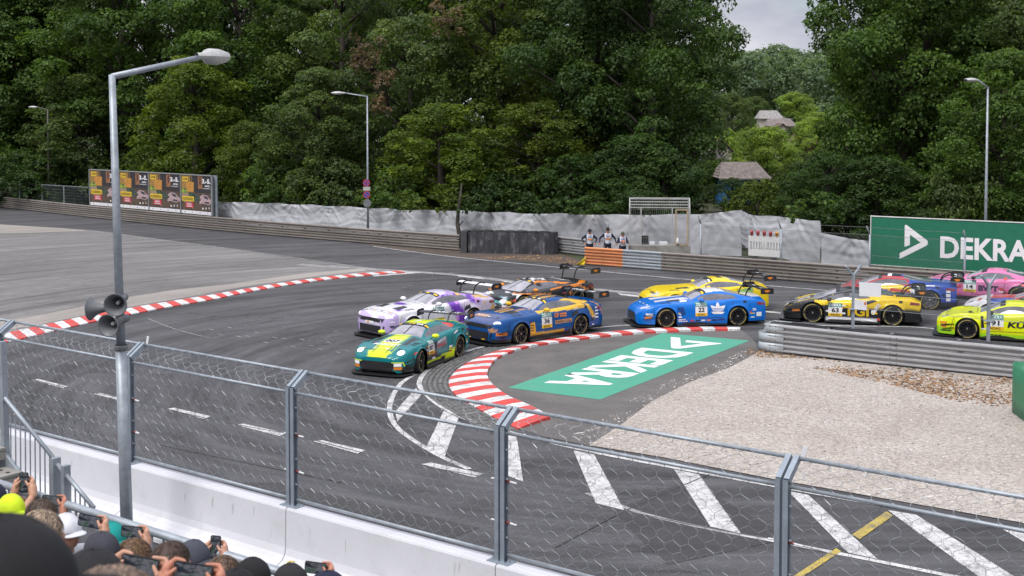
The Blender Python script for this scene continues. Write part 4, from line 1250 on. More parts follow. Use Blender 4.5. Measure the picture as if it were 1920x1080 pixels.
# --- mesh fence panels at the far left
lm = [(-60, 101), (-5, 98.7), (36, 97), (78, 95.2), (119, 93.4), (164, 91.4)]
m_fine = M('fence_mesh_wire', (.20, .24, .23), .6, .2)
for i in range(5):
    a, b = gp(*lm[i]), gp(*lm[i + 1]); u = (b - a); L = u.length
    root = thing('mesh_fence_panel', ['mesh fence panel at the very edge of the picture', 'mesh fence panel second from the picture edge', 'mesh fence panel just before the old lamp post', 'mesh fence panel just after the old lamp post', 'mesh fence panel touching the race posters'][i], 'fence', a, math.atan2(u.y, u.x), 'mesh fence panels behind the far guardrail')
    m = MB(); m.tube([(0, 0, 0), (0, 0, 2.0)], .045, 8); m.build('post', m_galv, root)
    m = MB(); m.tube([(0, 0, 1.98), (L, 0, 1.98)], .022, 6); m.build('top_rail', m_galv, root)
    m = MB()
    for k in range(int(L / .09)): m.box((k * .09, 0, 1.05), (.006, .006, 1.86))
    for k in range(9): m.box((L / 2, .004, .15 + k * .22), (L, .008, .008))
    m.build('wire_mesh', m_fine, root)

# --- grandstand: steps, front railing, stairs
def PL(px, py, d):
    r = ray(px, py); c0 = Vector((0, 0, CAM_H)); t = d / (r.x * WN.x + r.y * WN.y)
    return c0 + r * t
RAIL_D, ROW, RISE, FLOOR0 = 5.4, .85, .42, 2.62
def row_floor(r): return FLOOR0 + RISE * r
m_step = M('stand_concrete', (.20, .195, .19), .9, var=.25)
st = MB()
def on(t, d, z): 
    p = WU * t + WN * d; return Vector((p.x, p.y, z))
for r in range(0, 8):
    d1 = RAIL_D + .1 - ROW * r; d0 = d1 - ROW
    z = row_floor(r)
    c = (on(-14, d0, 0) + on(10, d1, 0)) / 2
    rot = Matrix.Rotation(math.atan2(WU.y, WU.x), 3, 'Z')
    st.box(Vector((c.x, c.y, z - .2 if r else z - 1.4)), (24, ROW, .4 if r else 2.8), rot)
stand = st.build('grandstand', m_step); tag(stand, 'stepped concrete grandstand under the spectators', kind='structure')
fr = thing('front_railing', 'round-pipe steel railing along the front of the grandstand', 'railing', PL(270, 990, RAIL_D))
fr.location.z = FLOOR0
RZ = PL(270, 992, RAIL_D).z - FLOOR0
o0 = fr.location
ta = -(12.0); tb_ = 7.0
m = MB(); m.tube([WU * ta + UP * RZ, WU * tb_ + UP * RZ], .031, 12); m.build('handrail', m_galv, fr, smooth=True)
m = MB(); m.tube([WU * ta + UP * .12, WU * tb_ + UP * .12], .022, 8); m.build('lower_rail', m_galv, fr, smooth=True)
_bal = MB().tube([(0, 0, .12), (0, 0, RZ)], .009, 6).mesh('baluster'); _bal.materials.append(m_galv)
_rp = MB().bar((0, 0, 0), (0, 0, RZ - .02), .06, .04).mesh('post'); _rp.materials.append(m_galv)
k = 0
while ta + k * .13 < tb_:
    place(_rp if k % 15 == 7 else _bal, 'post' if k % 15 == 7 else 'baluster', fr, WU * (ta + k * .13), (0, 0, math.atan2(WU.y, WU.x))); k += 1
SD = 6.75
sr = thing('stair_railing', 'sloping steel stair railing with upright bars at the picture edge', 'railing', PL(100, 945, SD))
so_ = sr.location.copy()
def sp(px, py): return PL(px, py, SD) - so_
m = MB(); m.tube([sp(-60, 662), sp(0, 735), sp(102, 861)], .021, 10); m.build('handrail', m_galv, sr, smooth=True)
m = MB(); m.tube([sp(-60, 764), sp(0, 837), sp(44, 893), sp(100, 962)], .018, 8); m.build('lower_rail', m_galv, sr, smooth=True)
for k in range(17):
    x = -54 + k * 9.2
    yt = 735 + x * 1.236; ybm = 837 + x * 1.25
    m = MB(); m.tube([sp(x, yt), sp(x + .8, ybm)], .007, 6); m.build('baluster', m_galv, sr)
m = MB(); m.bar(sp(104, 858), sp(106, 985), .085, .05); m.build('end_post', m_galv, sr)
m = MB(); m.tube([sp(108, 871), sp(176, 952)], .021, 10); m.build('handrail', m_galv, sr, smooth=True)
m = MB(); m.bar(sp(123, 872), sp(125, 985), .075, .05); m.build('end_post', m_galv, sr)
for k in range(5):
    x = 132 + k * 9; m = MB(); m.tube([sp(x, 871 + (x - 108) * 1.19), sp(x + .8, 985)], .008, 6); m.build('baluster', m_galv, sr)
m = MB(); m.bar(sp(4, 640), sp(12, 905), .06, .06); m.build('tall_post', m_galv, sr)
s0 = PL(-48, 905, SD - .5)
steps = thing('metal_stairs', 'perforated metal stair treads beside the stair railing', 'stairs', (s0.x, s0.y, 0))
for k in range(9):
    m = MB(); rot = Matrix.Rotation(math.atan2(WU.y, WU.x), 3, 'Z')
    c = -WU * (.05 + .30 * k) + UP * (s0.z + .19 * k)
    m.box(c, (.30, .9, .04), rot).box(c + WU * .14 - UP * .05, (.02, .9, .09), rot)
    tr = m.build('tread', M('tread_metal', (.30, .285, .26), .7), steps)
    m = MB()
    for a in range(5):
        for b in range(2): m.lathe([(0, .0225), (.024, .0225)], 8, Matrix.Translation(c + WU * (-.07 + .13 * b) + WN * (-.34 + .17 * a)))
    m.build('perforation', m_black, tr)
for s in (-1, 1):
    m = MB(); m.bar(Vector((0, 0, s0.z - .12)) + WN * .46 * s + WU * .2 - UP * .12, -WU * 2.6 + WN * .46 * s + UP * (s0.z + .19 * 8.6 - .12), .03, .2); m.build('stringer', m_galv, steps)

# ------------------------------------------------------------------ trees, shrubs, gardens behind
import numpy as np
def leaf_mat(name, trans=0.42):
    m, nt, bs = _nt(name)
    inf = nt.nodes.new('ShaderNodeObjectInfo')
    at = nt.nodes.new('ShaderNodeAttribute'); at.attribute_name = 'tone'
    pos = nt.nodes.new('ShaderNodeNewGeometry').outputs['Position']
    n = _noise(nt, .35, 3, .6, pos)
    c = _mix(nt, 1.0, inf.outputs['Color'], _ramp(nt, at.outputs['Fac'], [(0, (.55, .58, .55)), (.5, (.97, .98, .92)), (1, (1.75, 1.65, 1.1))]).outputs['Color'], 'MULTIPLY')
    c = _mix(nt, 1.0, c, _ramp(nt, n.outputs['Fac'], [(.3, (.72, .8, .8)), (.7, (1.25, 1.18, 1.05))]).outputs['Color'], 'MULTIPLY')
    nt.links.new(c, bs.inputs['Base Color'])
    bs.inputs['Roughness'].default_value = .55
    bs.inputs['Specular IOR Level'].default_value = .35
    tr = nt.nodes.new('ShaderNodeBsdfTranslucent')
    nt.links.new(_mix(nt, 1.0, c, (1.3, 1.35, .6), 'MULTIPLY'), tr.inputs['Color'])
    mx = nt.nodes.new('ShaderNodeMixShader'); mx.inputs['Fac'].default_value = trans
    nt.links.new(bs.outputs['BSDF'], mx.inputs[1]); nt.links.new(tr.outputs['BSDF'], mx.inputs[2])
    out = [q for q in nt.nodes if q.type == 'OUTPUT_MATERIAL'][0]
    nt.links.new(mx.outputs[0], out.inputs['Surface'])
    return m
m_leaf = leaf_mat('leaf')
m_bark = M('bark', (.055, .045, .037), .95, var=.35, scale=3, fine=25, bump=.5)

def leaves_mesh(name, lobes, per_area, leaf, seed, droop=0.25, fill=0.25):
    """lobes: (centre, radius, flatten, tone); leaves are small folded rhombs on and in every lobe"""
    rg = np.random.default_rng(seed)
    P_, T_ = [], []
    for (c, r, fl, tone) in lobes:
        n = int(per_area * r * r)
        v = rg.normal(size=(n, 3)); v /= np.linalg.norm(v, axis=1)[:, None]
        v[:, 2] = np.where((v[:, 2] < -.2) & (rg.random(n) < .6), -v[:, 2], v[:, 2])
        # sprays: pull leaves towards a set of spray directions so that the surface breaks into tufts
        ns = max(6, int(n / 16))
        sp = rg.normal(size=(ns, 3)); sp /= np.linalg.norm(sp, axis=1)[:, None]
        sp[:, 2] = np.abs(sp[:, 2]) * np.where(rg.random(ns) < .75, 1, -1)
        idx = rg.integers(0, ns, n)
        sr = rg.uniform(.72, 1.18, ns)
        v2 = sp[idx] + rg.normal(size=(n, 3)) * .17
        v2 /= np.linalg.norm(v2, axis=1)[:, None]
        use = rg.random(n) < .8
        v = np.where(use[:, None], v2, v)
        rad = np.where(use, sr[idx] * rg.uniform(.86, 1.05, n), rg.uniform(.45, 1.0, n)) * r
        pos = np.array(c) + v * rad[:, None] * np.array([1, 1, fl])
        nrm = v * .8 + np.array([0, 0, .55]) + rg.normal(size=(n, 3)) * .55
        nrm /= np.linalg.norm(nrm, axis=1)[:, None]
        t = rg.normal(size=(n, 3)) + v * .7 + np.array([0, 0, -droop * 2])
        t -= nrm * (t * nrm).sum(1)[:, None]; t /= np.linalg.norm(t, axis=1)[:, None]
        b = np.cross(nrm, t)
        L = leaf * rg.uniform(.6, 1.35, n)[:, None]
        w = L * .34
        q = np.stack([pos - t * L * .5, pos + b * w - nrm * w * .35, pos + t * L * .5, pos - b * w - nrm * w * .35], 1)
        P_.append(q.reshape(-1, 3))
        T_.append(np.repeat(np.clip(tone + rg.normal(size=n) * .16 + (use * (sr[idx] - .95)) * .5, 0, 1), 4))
    V = np.concatenate(P_).astype(np.float32); T = np.concatenate(T_).astype(np.float32)
    nf = len(V) // 4
    me = bpy.data.meshes.new(name)
    me.vertices.add(len(V)); me.vertices.foreach_set('co', V.ravel())
    me.loops.add(nf * 4); me.loops.foreach_set('vertex_index', np.arange(nf * 4, dtype=np.int32))
    me.polygons.add(nf); me.polygons.foreach_set('loop_start', np.arange(0, nf * 4, 4, dtype=np.int32))
    me.polygons.foreach_set('loop_total', np.full(nf, 4, dtype=np.int32))
    me.update(calc_edges=True)
    a = me.attributes.new('tone', 'FLOAT', 'POINT'); a.data.foreach_set('value', T)
    me.materials.append(m_leaf)
    return me
def tree_variant(seed, R, H, base, nl, per_area=260, leaf=.24, lobe=(.17, .30), shape='round', holes=0.0):
    rr = random.Random(seed)
    lobes, limbs = [], []
    trunk_top = H * .80
    bend = [Vector((rr.uniform(-.3, .3) * R * .25 * t, rr.uniform(-.3, .3) * R * .25 * t, H * .8 * t)) for t in (0, .25, .5, .75, 1)]
    for i in range(nl):
        t = (i + .5) / nl
        zf = base + (H - base) * (t ** .85)
        h = (zf - base) / (H - base)
        if shape == 'round': env = math.sin(math.pi * min(1, .12 + h * .86)) ** .6
        elif shape == 'cone': env = (1 - h) ** .7 * .95 + .12
        else: env = (.55 + .45 * math.sin(math.pi * (.1 + .8 * h))) * (1 if h < .8 else (1 - h) / .2 * .7 + .3)
        ang = i * 2.39996 + rr.uniform(-.5, .5)
        rad = R * env * rr.choice((rr.uniform(.62, .98), rr.uniform(.3, .8), rr.uniform(.7, 1.02)))
        lr = R * rr.uniform(*lobe) * (1.0 if h < .75 else .85)
        c = Vector((math.cos(ang) * rad, math.sin(ang) * rad, zf))
        if holes and rr.random() < holes: continue
        lobes.append((c, lr, rr.uniform(.58, .85), rr.uniform(.18, .74)))
        if i % 2 == 0: limbs.append(c)
    # trunk and limbs
    m = MB()
    r0 = R * .055 + .05
    m.tube(bend, [r0 * 1.25, r0, r0 * .8, r0 * .55, r0 * .25], 9)
    for c in limbs:
        zs = max(base * .8, c.z - math.hypot(c.x, c.y) * rr.uniform(.5, .9)); zs = min(zs, trunk_top * .97)
        f = zs / trunk_top * 4; k = min(3, int(f)); s = bend[k].lerp(bend[k + 1], f - k)
        mid = s.lerp(c, .5) + Vector((rr.uniform(-.3, .3), rr.uniform(-.3, .3), rr.uniform(.1, .5)))
        m.tube([s, mid, c], [r0 * .38, r0 * .22, r0 * .07], 5)
    tk = m.mesh('trunk', True); tk.materials.append(m_bark)
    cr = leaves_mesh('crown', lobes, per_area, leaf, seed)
    return (cr, tk, R, H)
VAR = [tree_variant(11, 4.6, 15, 1.3, 62, 450, .21, lobe=(.20, .34)), tree_variant(12, 5.2, 17, 3.2, 64, 420, .22, lobe=(.19, .33), shape='tall', holes=.08), tree_variant(13, 4.2, 12, .9, 60, 480, .195, lobe=(.18, .33)),
       tree_variant(14, 5.6, 19, 4.5, 68, 400, .225, lobe=(.18, .32), shape='tall', holes=.12), tree_variant(15, 3.6, 9.0, .6, 52, 500, .185, lobe=(.20, .35)), tree_variant(16, 5.0, 14, 1.8, 76, 440, .20, lobe=(.16, .29), holes=.06)]
SHR = [tree_variant(21, 2.4, 4.2, .3, 40, 380, .18, lobe=(.22, .38)), tree_variant(22, 2.9, 3.4, .2, 42, 360, .18, lobe=(.22, .36))]
def tree(label, px, depth, top, width, var, col, group='trees beyond the far barriers', name='leafy_tree', cat='tree', rz=None, dz=0.0):
    """top: photo height of the crown top (pixel row); width in pixels at that depth"""
    crown, trunk, R, H = (VAR + SHR)[var]
    k = F_PX / depth
    base = gp(px, depth); base.z = -.03 + dz
    h = CAM_H + (HORIZON - top) / k - dz
    sw = (width / k) / (2 * R); sh = h / H
    root = thing(name, label, cat, base, rz if rz is not None else (px * 1.7 + depth) % 6.28, group)
    root.scale = (sw, sw, sh)
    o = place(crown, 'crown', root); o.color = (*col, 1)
    place(trunk, 'trunk', root)
    return root
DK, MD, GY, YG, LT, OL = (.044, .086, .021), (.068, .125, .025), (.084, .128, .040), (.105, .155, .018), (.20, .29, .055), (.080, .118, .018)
# front rank, read off the photograph from the mesh fence to the green board
FRONT = [
 (-40, 108, -60, 330, 1, MD, 'dark broad tree at the edge of the picture behind the mesh fence'), (55, 107, -20, 250, 0, MD, 'dark tree behind the old lamp post'), (150, 101, 150, 230, 2, GY, 'mid green tree behind the first race poster'),
 (60, 104, 255, 150, 6, MD, 'low dark bush behind the mesh fence'), (230, 103, -90, 300, 3, MD, 'very tall dark tree above the lamp arm'), (365, 92, 118, 235, 2, YG, 'bright yellow-green tree beyond the lamp head'),
 (300, 94, 275, 150, 6, OL, 'olive bush behind the race posters'), (470, 86, 235, 150, 4, OL, 'olive rounded bush tree beside the yellow-green tree'), (450, 100, -60, 310, 1, MD, 'tall green tree behind the yellow-green tree'),
 (600, 82, 140, 215, 0, GY, 'grey-green tree beside the street lamp with parking signs'), (520, 82, 300, 150, 6, MD, 'dark bush above the tarpaulin beside the posters'), (620, 80, 305, 170, 7, GY, 'grey-green bush above the tarpaulin by the street lamp'),
 (640, 98, -80, 280, 3, GY, 'tall grey-green tree behind the street lamp'), (770, 84, 30, 270, 5, GY, 'tall grey-green tree with dead brown twigs'), (830, 76, 205, 250, 2, YG, 'yellow-green low-branched tree over the tarpaulin'),
 (755, 76, 320, 150, 6, MD, 'dark bush over the tarpaulin right of the street lamp'), (930, 86, -70, 300, 0, OL, 'tall olive-green tree above the tyre barrier'), (1010, 78, 190, 260, 5, OL, 'olive tree hanging low above the tyre barrier'),
 (930, 75, 330, 190, 7, DK, 'dark bush behind the tyre barrier'), (1075, 74, 300, 190, 6, DK, 'dark bush behind the marshals'), (1120, 80, -90, 300, 1, DK, 'huge dark tree behind the marshals'),
 (1222, 77, -120, 300, 3, DK, 'huge dark tree with bare lower trunk beside the garden view'), (1190, 71, 260, 230, 4, DK, 'dark low tree behind the marshal cage'), (1245, 70, 290, 150, 4, DK, 'dark low tree between the cage and the garden view'),
 (1695, 70, -140, 330, 1, MD, 'huge tree right of the garden view reaching over the tarpaulin'), (1555, 64, 285, 190, 5, DK, 'dark low-branched tree over the wrinkled tarpaulin'), (1650, 62, 300, 210, 4, DK, 'dark bushy tree behind the start of the green board'),
 (1730, 72, -120, 320, 3, MD, 'huge dark tree behind the green board'), (1740, 63, 330, 200, 6, MD, 'green bush behind the middle of the green board'), (1880, 60, 110, 260, 0, MD, 'leafy tree behind the lamp by the green board'),
 (1820, 60, 320, 190, 7, GY, 'grey-green bush at the foot of the lamp behind the green board'), (1960, 68, -80, 320, 1, GY, 'tall tree at the picture edge behind the green board'), (1420, 66, 345, 130, 6, OL, 'small olive bush below the garden view'), (1490, 68, 338, 110, 7, DK, 'small dark bush below the far roofs')]
for (px, dep, top, w, var, col, lab) in FRONT:
    tree(lab, px, dep, top, w, var, col, name='shrub' if var >= 6 else 'leafy_tree', cat='shrub' if var >= 6 else 'tree')
# dead brown foliage on the tall grey-green tree
for i, (px, top, w) in enumerate(((700, 70, 70), (690, 190, 60), (838, -10, 80))):
    pass
# back rank: tall trees closing the wood
rr = random.Random(8)
xs = [-90, 20, 110, 200, 300, 390, 480, 570, 660, 750, 845, 930, 1020, 1110, 1190, 1240, 1665, 1720, 1770, 1865, 1960, 2050]
BACK = ['tall back-rank tree beyond the picture edge past the mesh fence', 'tall back-rank tree at the picture edge over the mesh fence', 'tall back-rank tree above the old lamp post', 'tall back-rank tree above the first race poster and lamp post', 'tall back-rank tree above the third race poster', 'tall back-rank tree above the bright yellow-green tree', 'tall back-rank tree just past the bright lamp head', 'tall back-rank tree midway between lamp head and street lamp', 'tall back-rank tree just before the street lamp', 'tall back-rank tree above the street lamp pole', 'tall back-rank tree behind the rust-brown treetop', 'tall back-rank tree above the tyre barrier', 'tall back-rank tree above the rounded end of the tyre barrier', 'tall back-rank tree above the marshals', 'tall back-rank tree above the marshal cage', 'tall back-rank tree at the near edge of the garden view', 'tall back-rank tree at the far edge of the garden view', 'tall back-rank tree above the start of the green board', 'tall back-rank tree above the middle of the green board', 'tall back-rank tree behind the lamp by the green board', 'tall back-rank tree at the picture edge above the green board', 'tall back-rank tree out of view past the green board']
for i, px in enumerate(xs):
    dep = 112 + rr.uniform(-5, 9) if px < 1350 else 88 + rr.uniform(-4, 6)
    tree(BACK[i], px, dep, -170 + rr.uniform(-40, 40), 235 + rr.uniform(-30, 40), rr.choice((0, 1, 3, 5)), rr.choice((DK, MD, MD, GY)), group='back rank of the wood')
UND = ['over the mesh fence edge', 'beside the old lamp post', 'behind the first race posters', 'behind the last race posters', 'under the olive rounded bush tree', 'behind the grey-green tree', 'behind the parking signs', 'under the tall grey-green tree', 'under the yellow-green low-branched tree', 'behind the tyre barrier', 'behind the rounded tyre barrier end', 'behind the marshals', 'behind the marshal cage', 'beside the garden view']
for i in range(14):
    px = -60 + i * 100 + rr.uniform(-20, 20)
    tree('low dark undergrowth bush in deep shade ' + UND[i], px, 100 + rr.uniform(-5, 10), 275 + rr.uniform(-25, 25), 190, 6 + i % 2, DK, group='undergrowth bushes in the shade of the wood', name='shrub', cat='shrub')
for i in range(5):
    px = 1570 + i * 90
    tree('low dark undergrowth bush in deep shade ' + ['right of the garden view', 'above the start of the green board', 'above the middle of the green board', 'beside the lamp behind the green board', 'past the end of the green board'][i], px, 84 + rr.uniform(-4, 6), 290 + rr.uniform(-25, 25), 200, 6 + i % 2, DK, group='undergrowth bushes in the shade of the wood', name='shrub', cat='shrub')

# dead twigs with brown leaves
m_dead = []
def brown_spray(label, px, py, dep, r, seed):
    rr2 = random.Random(seed); c = P(px, py, dep)
    lob = [(Vector((rr2.uniform(-.6, .6) * r, rr2.uniform(-.5, .5) * r, rr2.uniform(-1, 1) * r)), r * rr2.uniform(.25, .45), .9, rr2.uniform(.3, .7)) for _ in range(14)]
    me = leaves_mesh('leaves', lob, 330, .17, seed)
    root = thing('dead_branch', label, 'branch', c)
    o = place(me, 'leaves', root); o.color = (.17, .12, .085, 1)
    m = MB()
    for l in lob: m.tube([Vector((.3, 2.0, -1.0)), Vector((.1, .6, -.1)) + l[0] * .3, l[0]], [.05, .03, .012], 4)
    m.build('twig', m_bark, root)
brown_spray('hanging branch with dead brown leaves above the street lamp', 692, 120, 79.5, 1.35, 31)
brown_spray('dead brown leafy branch high above the parking signs', 672, 95, 79.6, 1.0, 33)
brown_spray('dead brown branch lower beside the street lamp arm', 715, 175, 79.5, 1.3, 34)
brown_spray('rust-brown dead treetop high in the wood', 840, 30, 81, 1.35, 32)

# bare trunk standing before the tarpaulin
tb_ = gp(860, 67.2); root = thing('tree_trunk', 'bare tree trunk before the tarpaulin beside the tyre barrier', 'trunk', tb_)
m = MB(); m.tube([(0, 0, 0), (.02, 0, .7), (-.08, .05, 1.3), (-.05, .5, 2.0), (.1, 1.6, 3.4)], [.15, .12, .11, .09, .05], 9); m.build('stem', m_bark, root, smooth=True)
m = MB(); m.tube([(0, 0, 1.2), (.25, .02, 1.45)], [.05, .03], 6); m.build('stub', m_bark, root, smooth=True)
# leafy boughs hanging over the top of the tarpaulin: parts of the trees they belong to
def bough(tree_label, px, py, dep, r, col, seed):
    own = [o for o in bpy.data.objects if o.get('label') == tree_label][0]
    rr2 = random.Random(seed); c = P(px, py, dep)
    lob = [(c + Vector((rr2.uniform(-1.5, 1.5) * r, rr2.uniform(-.3, .9) * r, rr2.uniform(-.35, .8) * r)), r * rr2.uniform(.28, .5), .7, rr2.uniform(.2, .7)) for _ in range(11)]
    o = place(leaves_mesh('bough', lob, 330, .20, seed), 'foliage', own); o.color = (*col, 1)
    bpy.context.view_layer.update(); o.matrix_parent_inverse = own.matrix_world.inverted()
bough('yellow-green low-branched tree over the tarpaulin', 785, 386, 69.5, .8, OL, 51)
bough('yellow-green low-branched tree over the tarpaulin', 745, 378, 71, .7, MD, 52)
bough('yellow-green low-branched tree over the tarpaulin', 856, 372, 67.0, .8, OL, 61)
bough('dark bush behind the tyre barrier', 905, 388, 66.6, .8, DK, 53)
bough('olive tree hanging low above the tyre barrier', 1035, 388, 64, .8, DK, 54)
bough('dark bush behind the marshals', 1100, 390, 63, .7, DK, 55)
bough('dark low tree behind the marshal cage', 1200, 392, 62, .7, DK, 56)
bough('dark low-branched tree over the wrinkled tarpaulin', 1535, 398, 55, .85, MD, 57)
bough('dark low-branched tree over the wrinkled tarpaulin', 1590, 404, 53.6, .7, DK, 58)
bough('grey-green bush above the tarpaulin by the street lamp', 630, 376, 74.5, .8, GY, 59)
bough('dark bush above the tarpaulin beside the posters', 520, 368, 78, .8, MD, 60)
# --- gardens seen through the gap
GARD = [(1435, 118, 243, 125, 4, LT, 'light green garden tree above the blue hut'), (1385, 112, 300, 60, 6, LT, 'small light bush beside the weathered roof'), (1505, 150, 232, 70, 4, LT, 'garden tree beside the far roofs'),
        (1360, 150, 248, 60, 6, LT, 'pale bush beside the gabled hut'), (1415, 290, 186, 80, 2, GY, 'grey-green garden tree before the far wood'), (1490, 300, 178, 110, 2, LT, 'broad garden tree before the far wood'),
        (1370, 260, 180, 90, 2, GY, 'dull garden tree in the middle distance'), (1330, 180, 205, 90, 2, GY, 'garden tree half hidden by the dark trunk'), (1540, 170, 215, 110, 2, LT, 'light garden tree glimpsed through the dark branches'),
        (1600, 150, 260, 130, 4, LT, 'light garden bush tree glimpsed between the trunks'), (1700, 150, 265, 130, 4, LT, 'light garden tree seen behind the green board trees'), (1250, 150, 250, 110, 4, LT, 'light garden tree seen past the dark trunk'), (1505, 125, 290, 70, 6, GY, 'grey-green garden bush beside the blue hut')]
for (px, dep, top, w, var, col, lab) in GARD:
    tree(lab, px, dep, top, w, var, col, group='garden trees seen through the gap', name='garden_bush' if var >= 6 else 'garden_tree', cat='shrub' if var >= 6 else 'tree')
for (px, dep, top, w, var, col, lab) in [(1372, 93, 338, 95, 6, DK, 'dark bush hiding the foot of the blue hut'), (1428, 92, 346, 85, 7, OL, 'olive bush before the blue hut'), (1450, 165, 243, 90, 6, LT, 'light bush before the far roofs'), (1490, 168, 246, 80, 7, GY, 'dull bush before the rusty gable'), (1410, 160, 246, 80, 7, LT, 'light bush beside the far pale roof'), (1345, 110, 300, 80, 6, GY, 'grey-green bush before the cream hut'), (1325, 104, 308, 70, 7, MD, 'green bush before the low grey roof')]:
    tree(lab, px, dep, top, w, var, col, group='garden trees seen through the gap', name='garden_bush', cat='shrub')
def hut(label, pxl, pxr, dep, y_eave, y_ridge, wallc, roofc, gable=False, d=4.0):
    a, b = gp(pxl, dep), gp(pxr, dep)
    W = (b - a).length; k = F_PX / dep
    ze, zr = CAM_H + (HORIZON - y_eave) / k, CAM_H + (HORIZON - y_ridge) / k
    root = thing('garden_hut', label, 'hut', a)
    m = MB(); m.box((W / 2, d / 2, ze / 2), (W * .92, d * .92, ze)); m.build('wall', wallc, root)
    m = MB()
    if gable:
        m.add([(W * .04, .16, ze), (W * .96, .16, ze), (W / 2, .16, zr - .1), (W * .04, d * .95, ze), (W * .96, d * .95, ze), (W / 2, d * .95, zr - .1)], [(0, 1, 2), (5, 4, 3), (0, 2, 5, 3), (1, 4, 5, 2)]); m.build('gable', wallc, root); m = MB()
        for s in (-1, 1):
            m.bar((W / 2 + s * W * .55 * .5, d / 2, (ze + zr) / 2 - .05), (W / 2 + s * W * .55 * .5 + .001, d / 2, (ze + zr) / 2 - .05), .01, .01)
            q = [Vector((W / 2, -.2, zr)), Vector((W / 2, d + .2, zr)), Vector((W / 2 + s * W * .56, d + .2, ze - .15)), Vector((W / 2 + s * W * .56, -.2, ze - .15))]
            m.add(q + [p - UP * .08 for p in q], [(0, 1, 2, 3), (7, 6, 5, 4), (3, 2, 6, 7), (0, 3, 7, 4), (1, 5, 6, 2)])
    else:
        q = [Vector((-.25, -.35, ze)), Vector((W + .25, -.35, ze)), Vector((W * .86, d * .5, zr)), Vector((W * .08, d * .5, zr))]
        m.add(q + [p - UP * .1 for p in q], [(0, 1, 2, 3), (7, 6, 5, 4), (0, 4, 5, 1), (1, 5, 6, 2), (3, 2, 6, 7), (0, 3, 7, 4)])
        q = [Vector((-.25, d + .35, ze)), Vector((W + .25, d + .35, ze)), Vector((W * .86, d * .5, zr)), Vector((W * .08, d * .5, zr))]
        m.add(q, [(3, 2, 1, 0)]); m.add([(-.25, -.35, ze), (W * .08, d * .5, zr), (-.25, d + .35, ze)], [(0, 1, 2)]); m.add([(W + .25, -.35, ze), (W + .25, d + .35, ze), (W * .86, d * .5, zr)], [(0, 1, 2)])
    m.build('roof', roofc, root)
    m = MB(); m.box((W * .55, .13, ze * .62), (.7, .06, .6)); f = m.build('window', M('hut_window_frame', (.5, .48, .45), .6), root)
    m = MB(); m.box((W * .55, .09, ze * .62), (.56, .02, .46)); m.build('pane', M('hut_pane', (.03, .035, .04), .15), f)
    return root
def roof_mat(name, col):
    m, nt, bs = _nt(name)
    v = _coords(nt); w = nt.nodes.new('ShaderNodeTexWave'); w.inputs['Scale'].default_value = 3.2; w.inputs['Distortion'].default_value = .6; nt.links.new(v, w.inputs['Vector'])
    n = _noise(nt, 2.5, 6, .75, v)
    c = _ramp(nt, n.outputs['Fac'], [(.3, tint(col, .55)), (.5, col), (.72, tint(col, 1.6))]).outputs['Color']
    nt.links.new(c, bs.inputs['Base Color']); bs.inputs['Roughness'].default_value = .9
    _bump(nt, bs, w.outputs['Fac'], .7, .05)
    return m
r_grey, r_br, r_pale = roof_mat('weathered_roof', (.21, .18, .165)), roof_mat('brown_roof', (.13, .085, .07)), roof_mat('pale_roof', (.30, .28, .27))
w_blue, w_cream, w_br = M('hut_blue', (.03, .16, .42), .7), M('hut_cream', (.45, .41, .34), .8), M('hut_brown', (.12, .07, .045), .8)
hut('blue garden hut with a weathered grey roof seen through the gap', 1353, 1440, 100, 334, 305, w_blue, r_grey)
hut('cream garden hut with a brown gable roof', 1336, 1374, 135, 282, 262, w_cream, r_br, True)
hut('low garden hut with a grey roof behind the dark trunk', 1312, 1362, 122, 301, 283, w_br, r_grey)
hut('far garden house with a pale roof', 1424, 1466, 235, 222, 207, w_cream, r_pale)
hut('far garden house with a wide grey roof', 1440, 1492, 205, 236, 222, w_br, r_grey)
hut('garden hut with a rusty gable beside the far roofs', 1452, 1482, 185, 243, 231, w_cream, r_br, True)
hut('garden hut with a brown roof at the edge of the gap', 1494, 1530, 150, 268, 248, w_br, r_br)
hut('garden hut glimpsed between the trunks beside the green board', 1600, 1662, 125, 280, 262, w_br, r_br)
hut('pale hut glimpsed low between the trunks', 1665, 1720, 118, 330, 318, w_cream, r_pale)
# far wood on the low hill
rr = random.Random(77)
lob = []
for i in range(170):
    x = rr.uniform(20, 190); y = rr.uniform(330, 470)
    h = 21 + (y - 330) * .075 + rr.uniform(-4, 3)
    for j in range(3):
        lob.append((Vector((x + rr.uniform(-3, 3), y + rr.uniform(-3, 3), h * (.45 + .25 * j))), rr.uniform(3.4, 5.5), .9, rr.uniform(.25, .7)))
fw = place(leaves_mesh('far_wood', lob, 34, .95, 5), 'far_wood')
fw.color = (.13, .19, .12, 1)  # green lightened in place of haze; the air itself is clear
tag(fw, 'far-off wood with haze put into its paler green on the rise behind the gardens', 'wood', kind='stuff')
hill = MB()
hill.grid([[Vector((x, y, -.5 + 7.5 * max(0, min(1, (y - 240) / 220)))) for x in range(-200, 420, 40)] for y in (240, 300, 360, 420, 480, 700)])
h_ = hill.build('hill', ground.data.materials[0], smooth=True); tag(h_, 'low wooded rise behind the gardens', kind='structure')

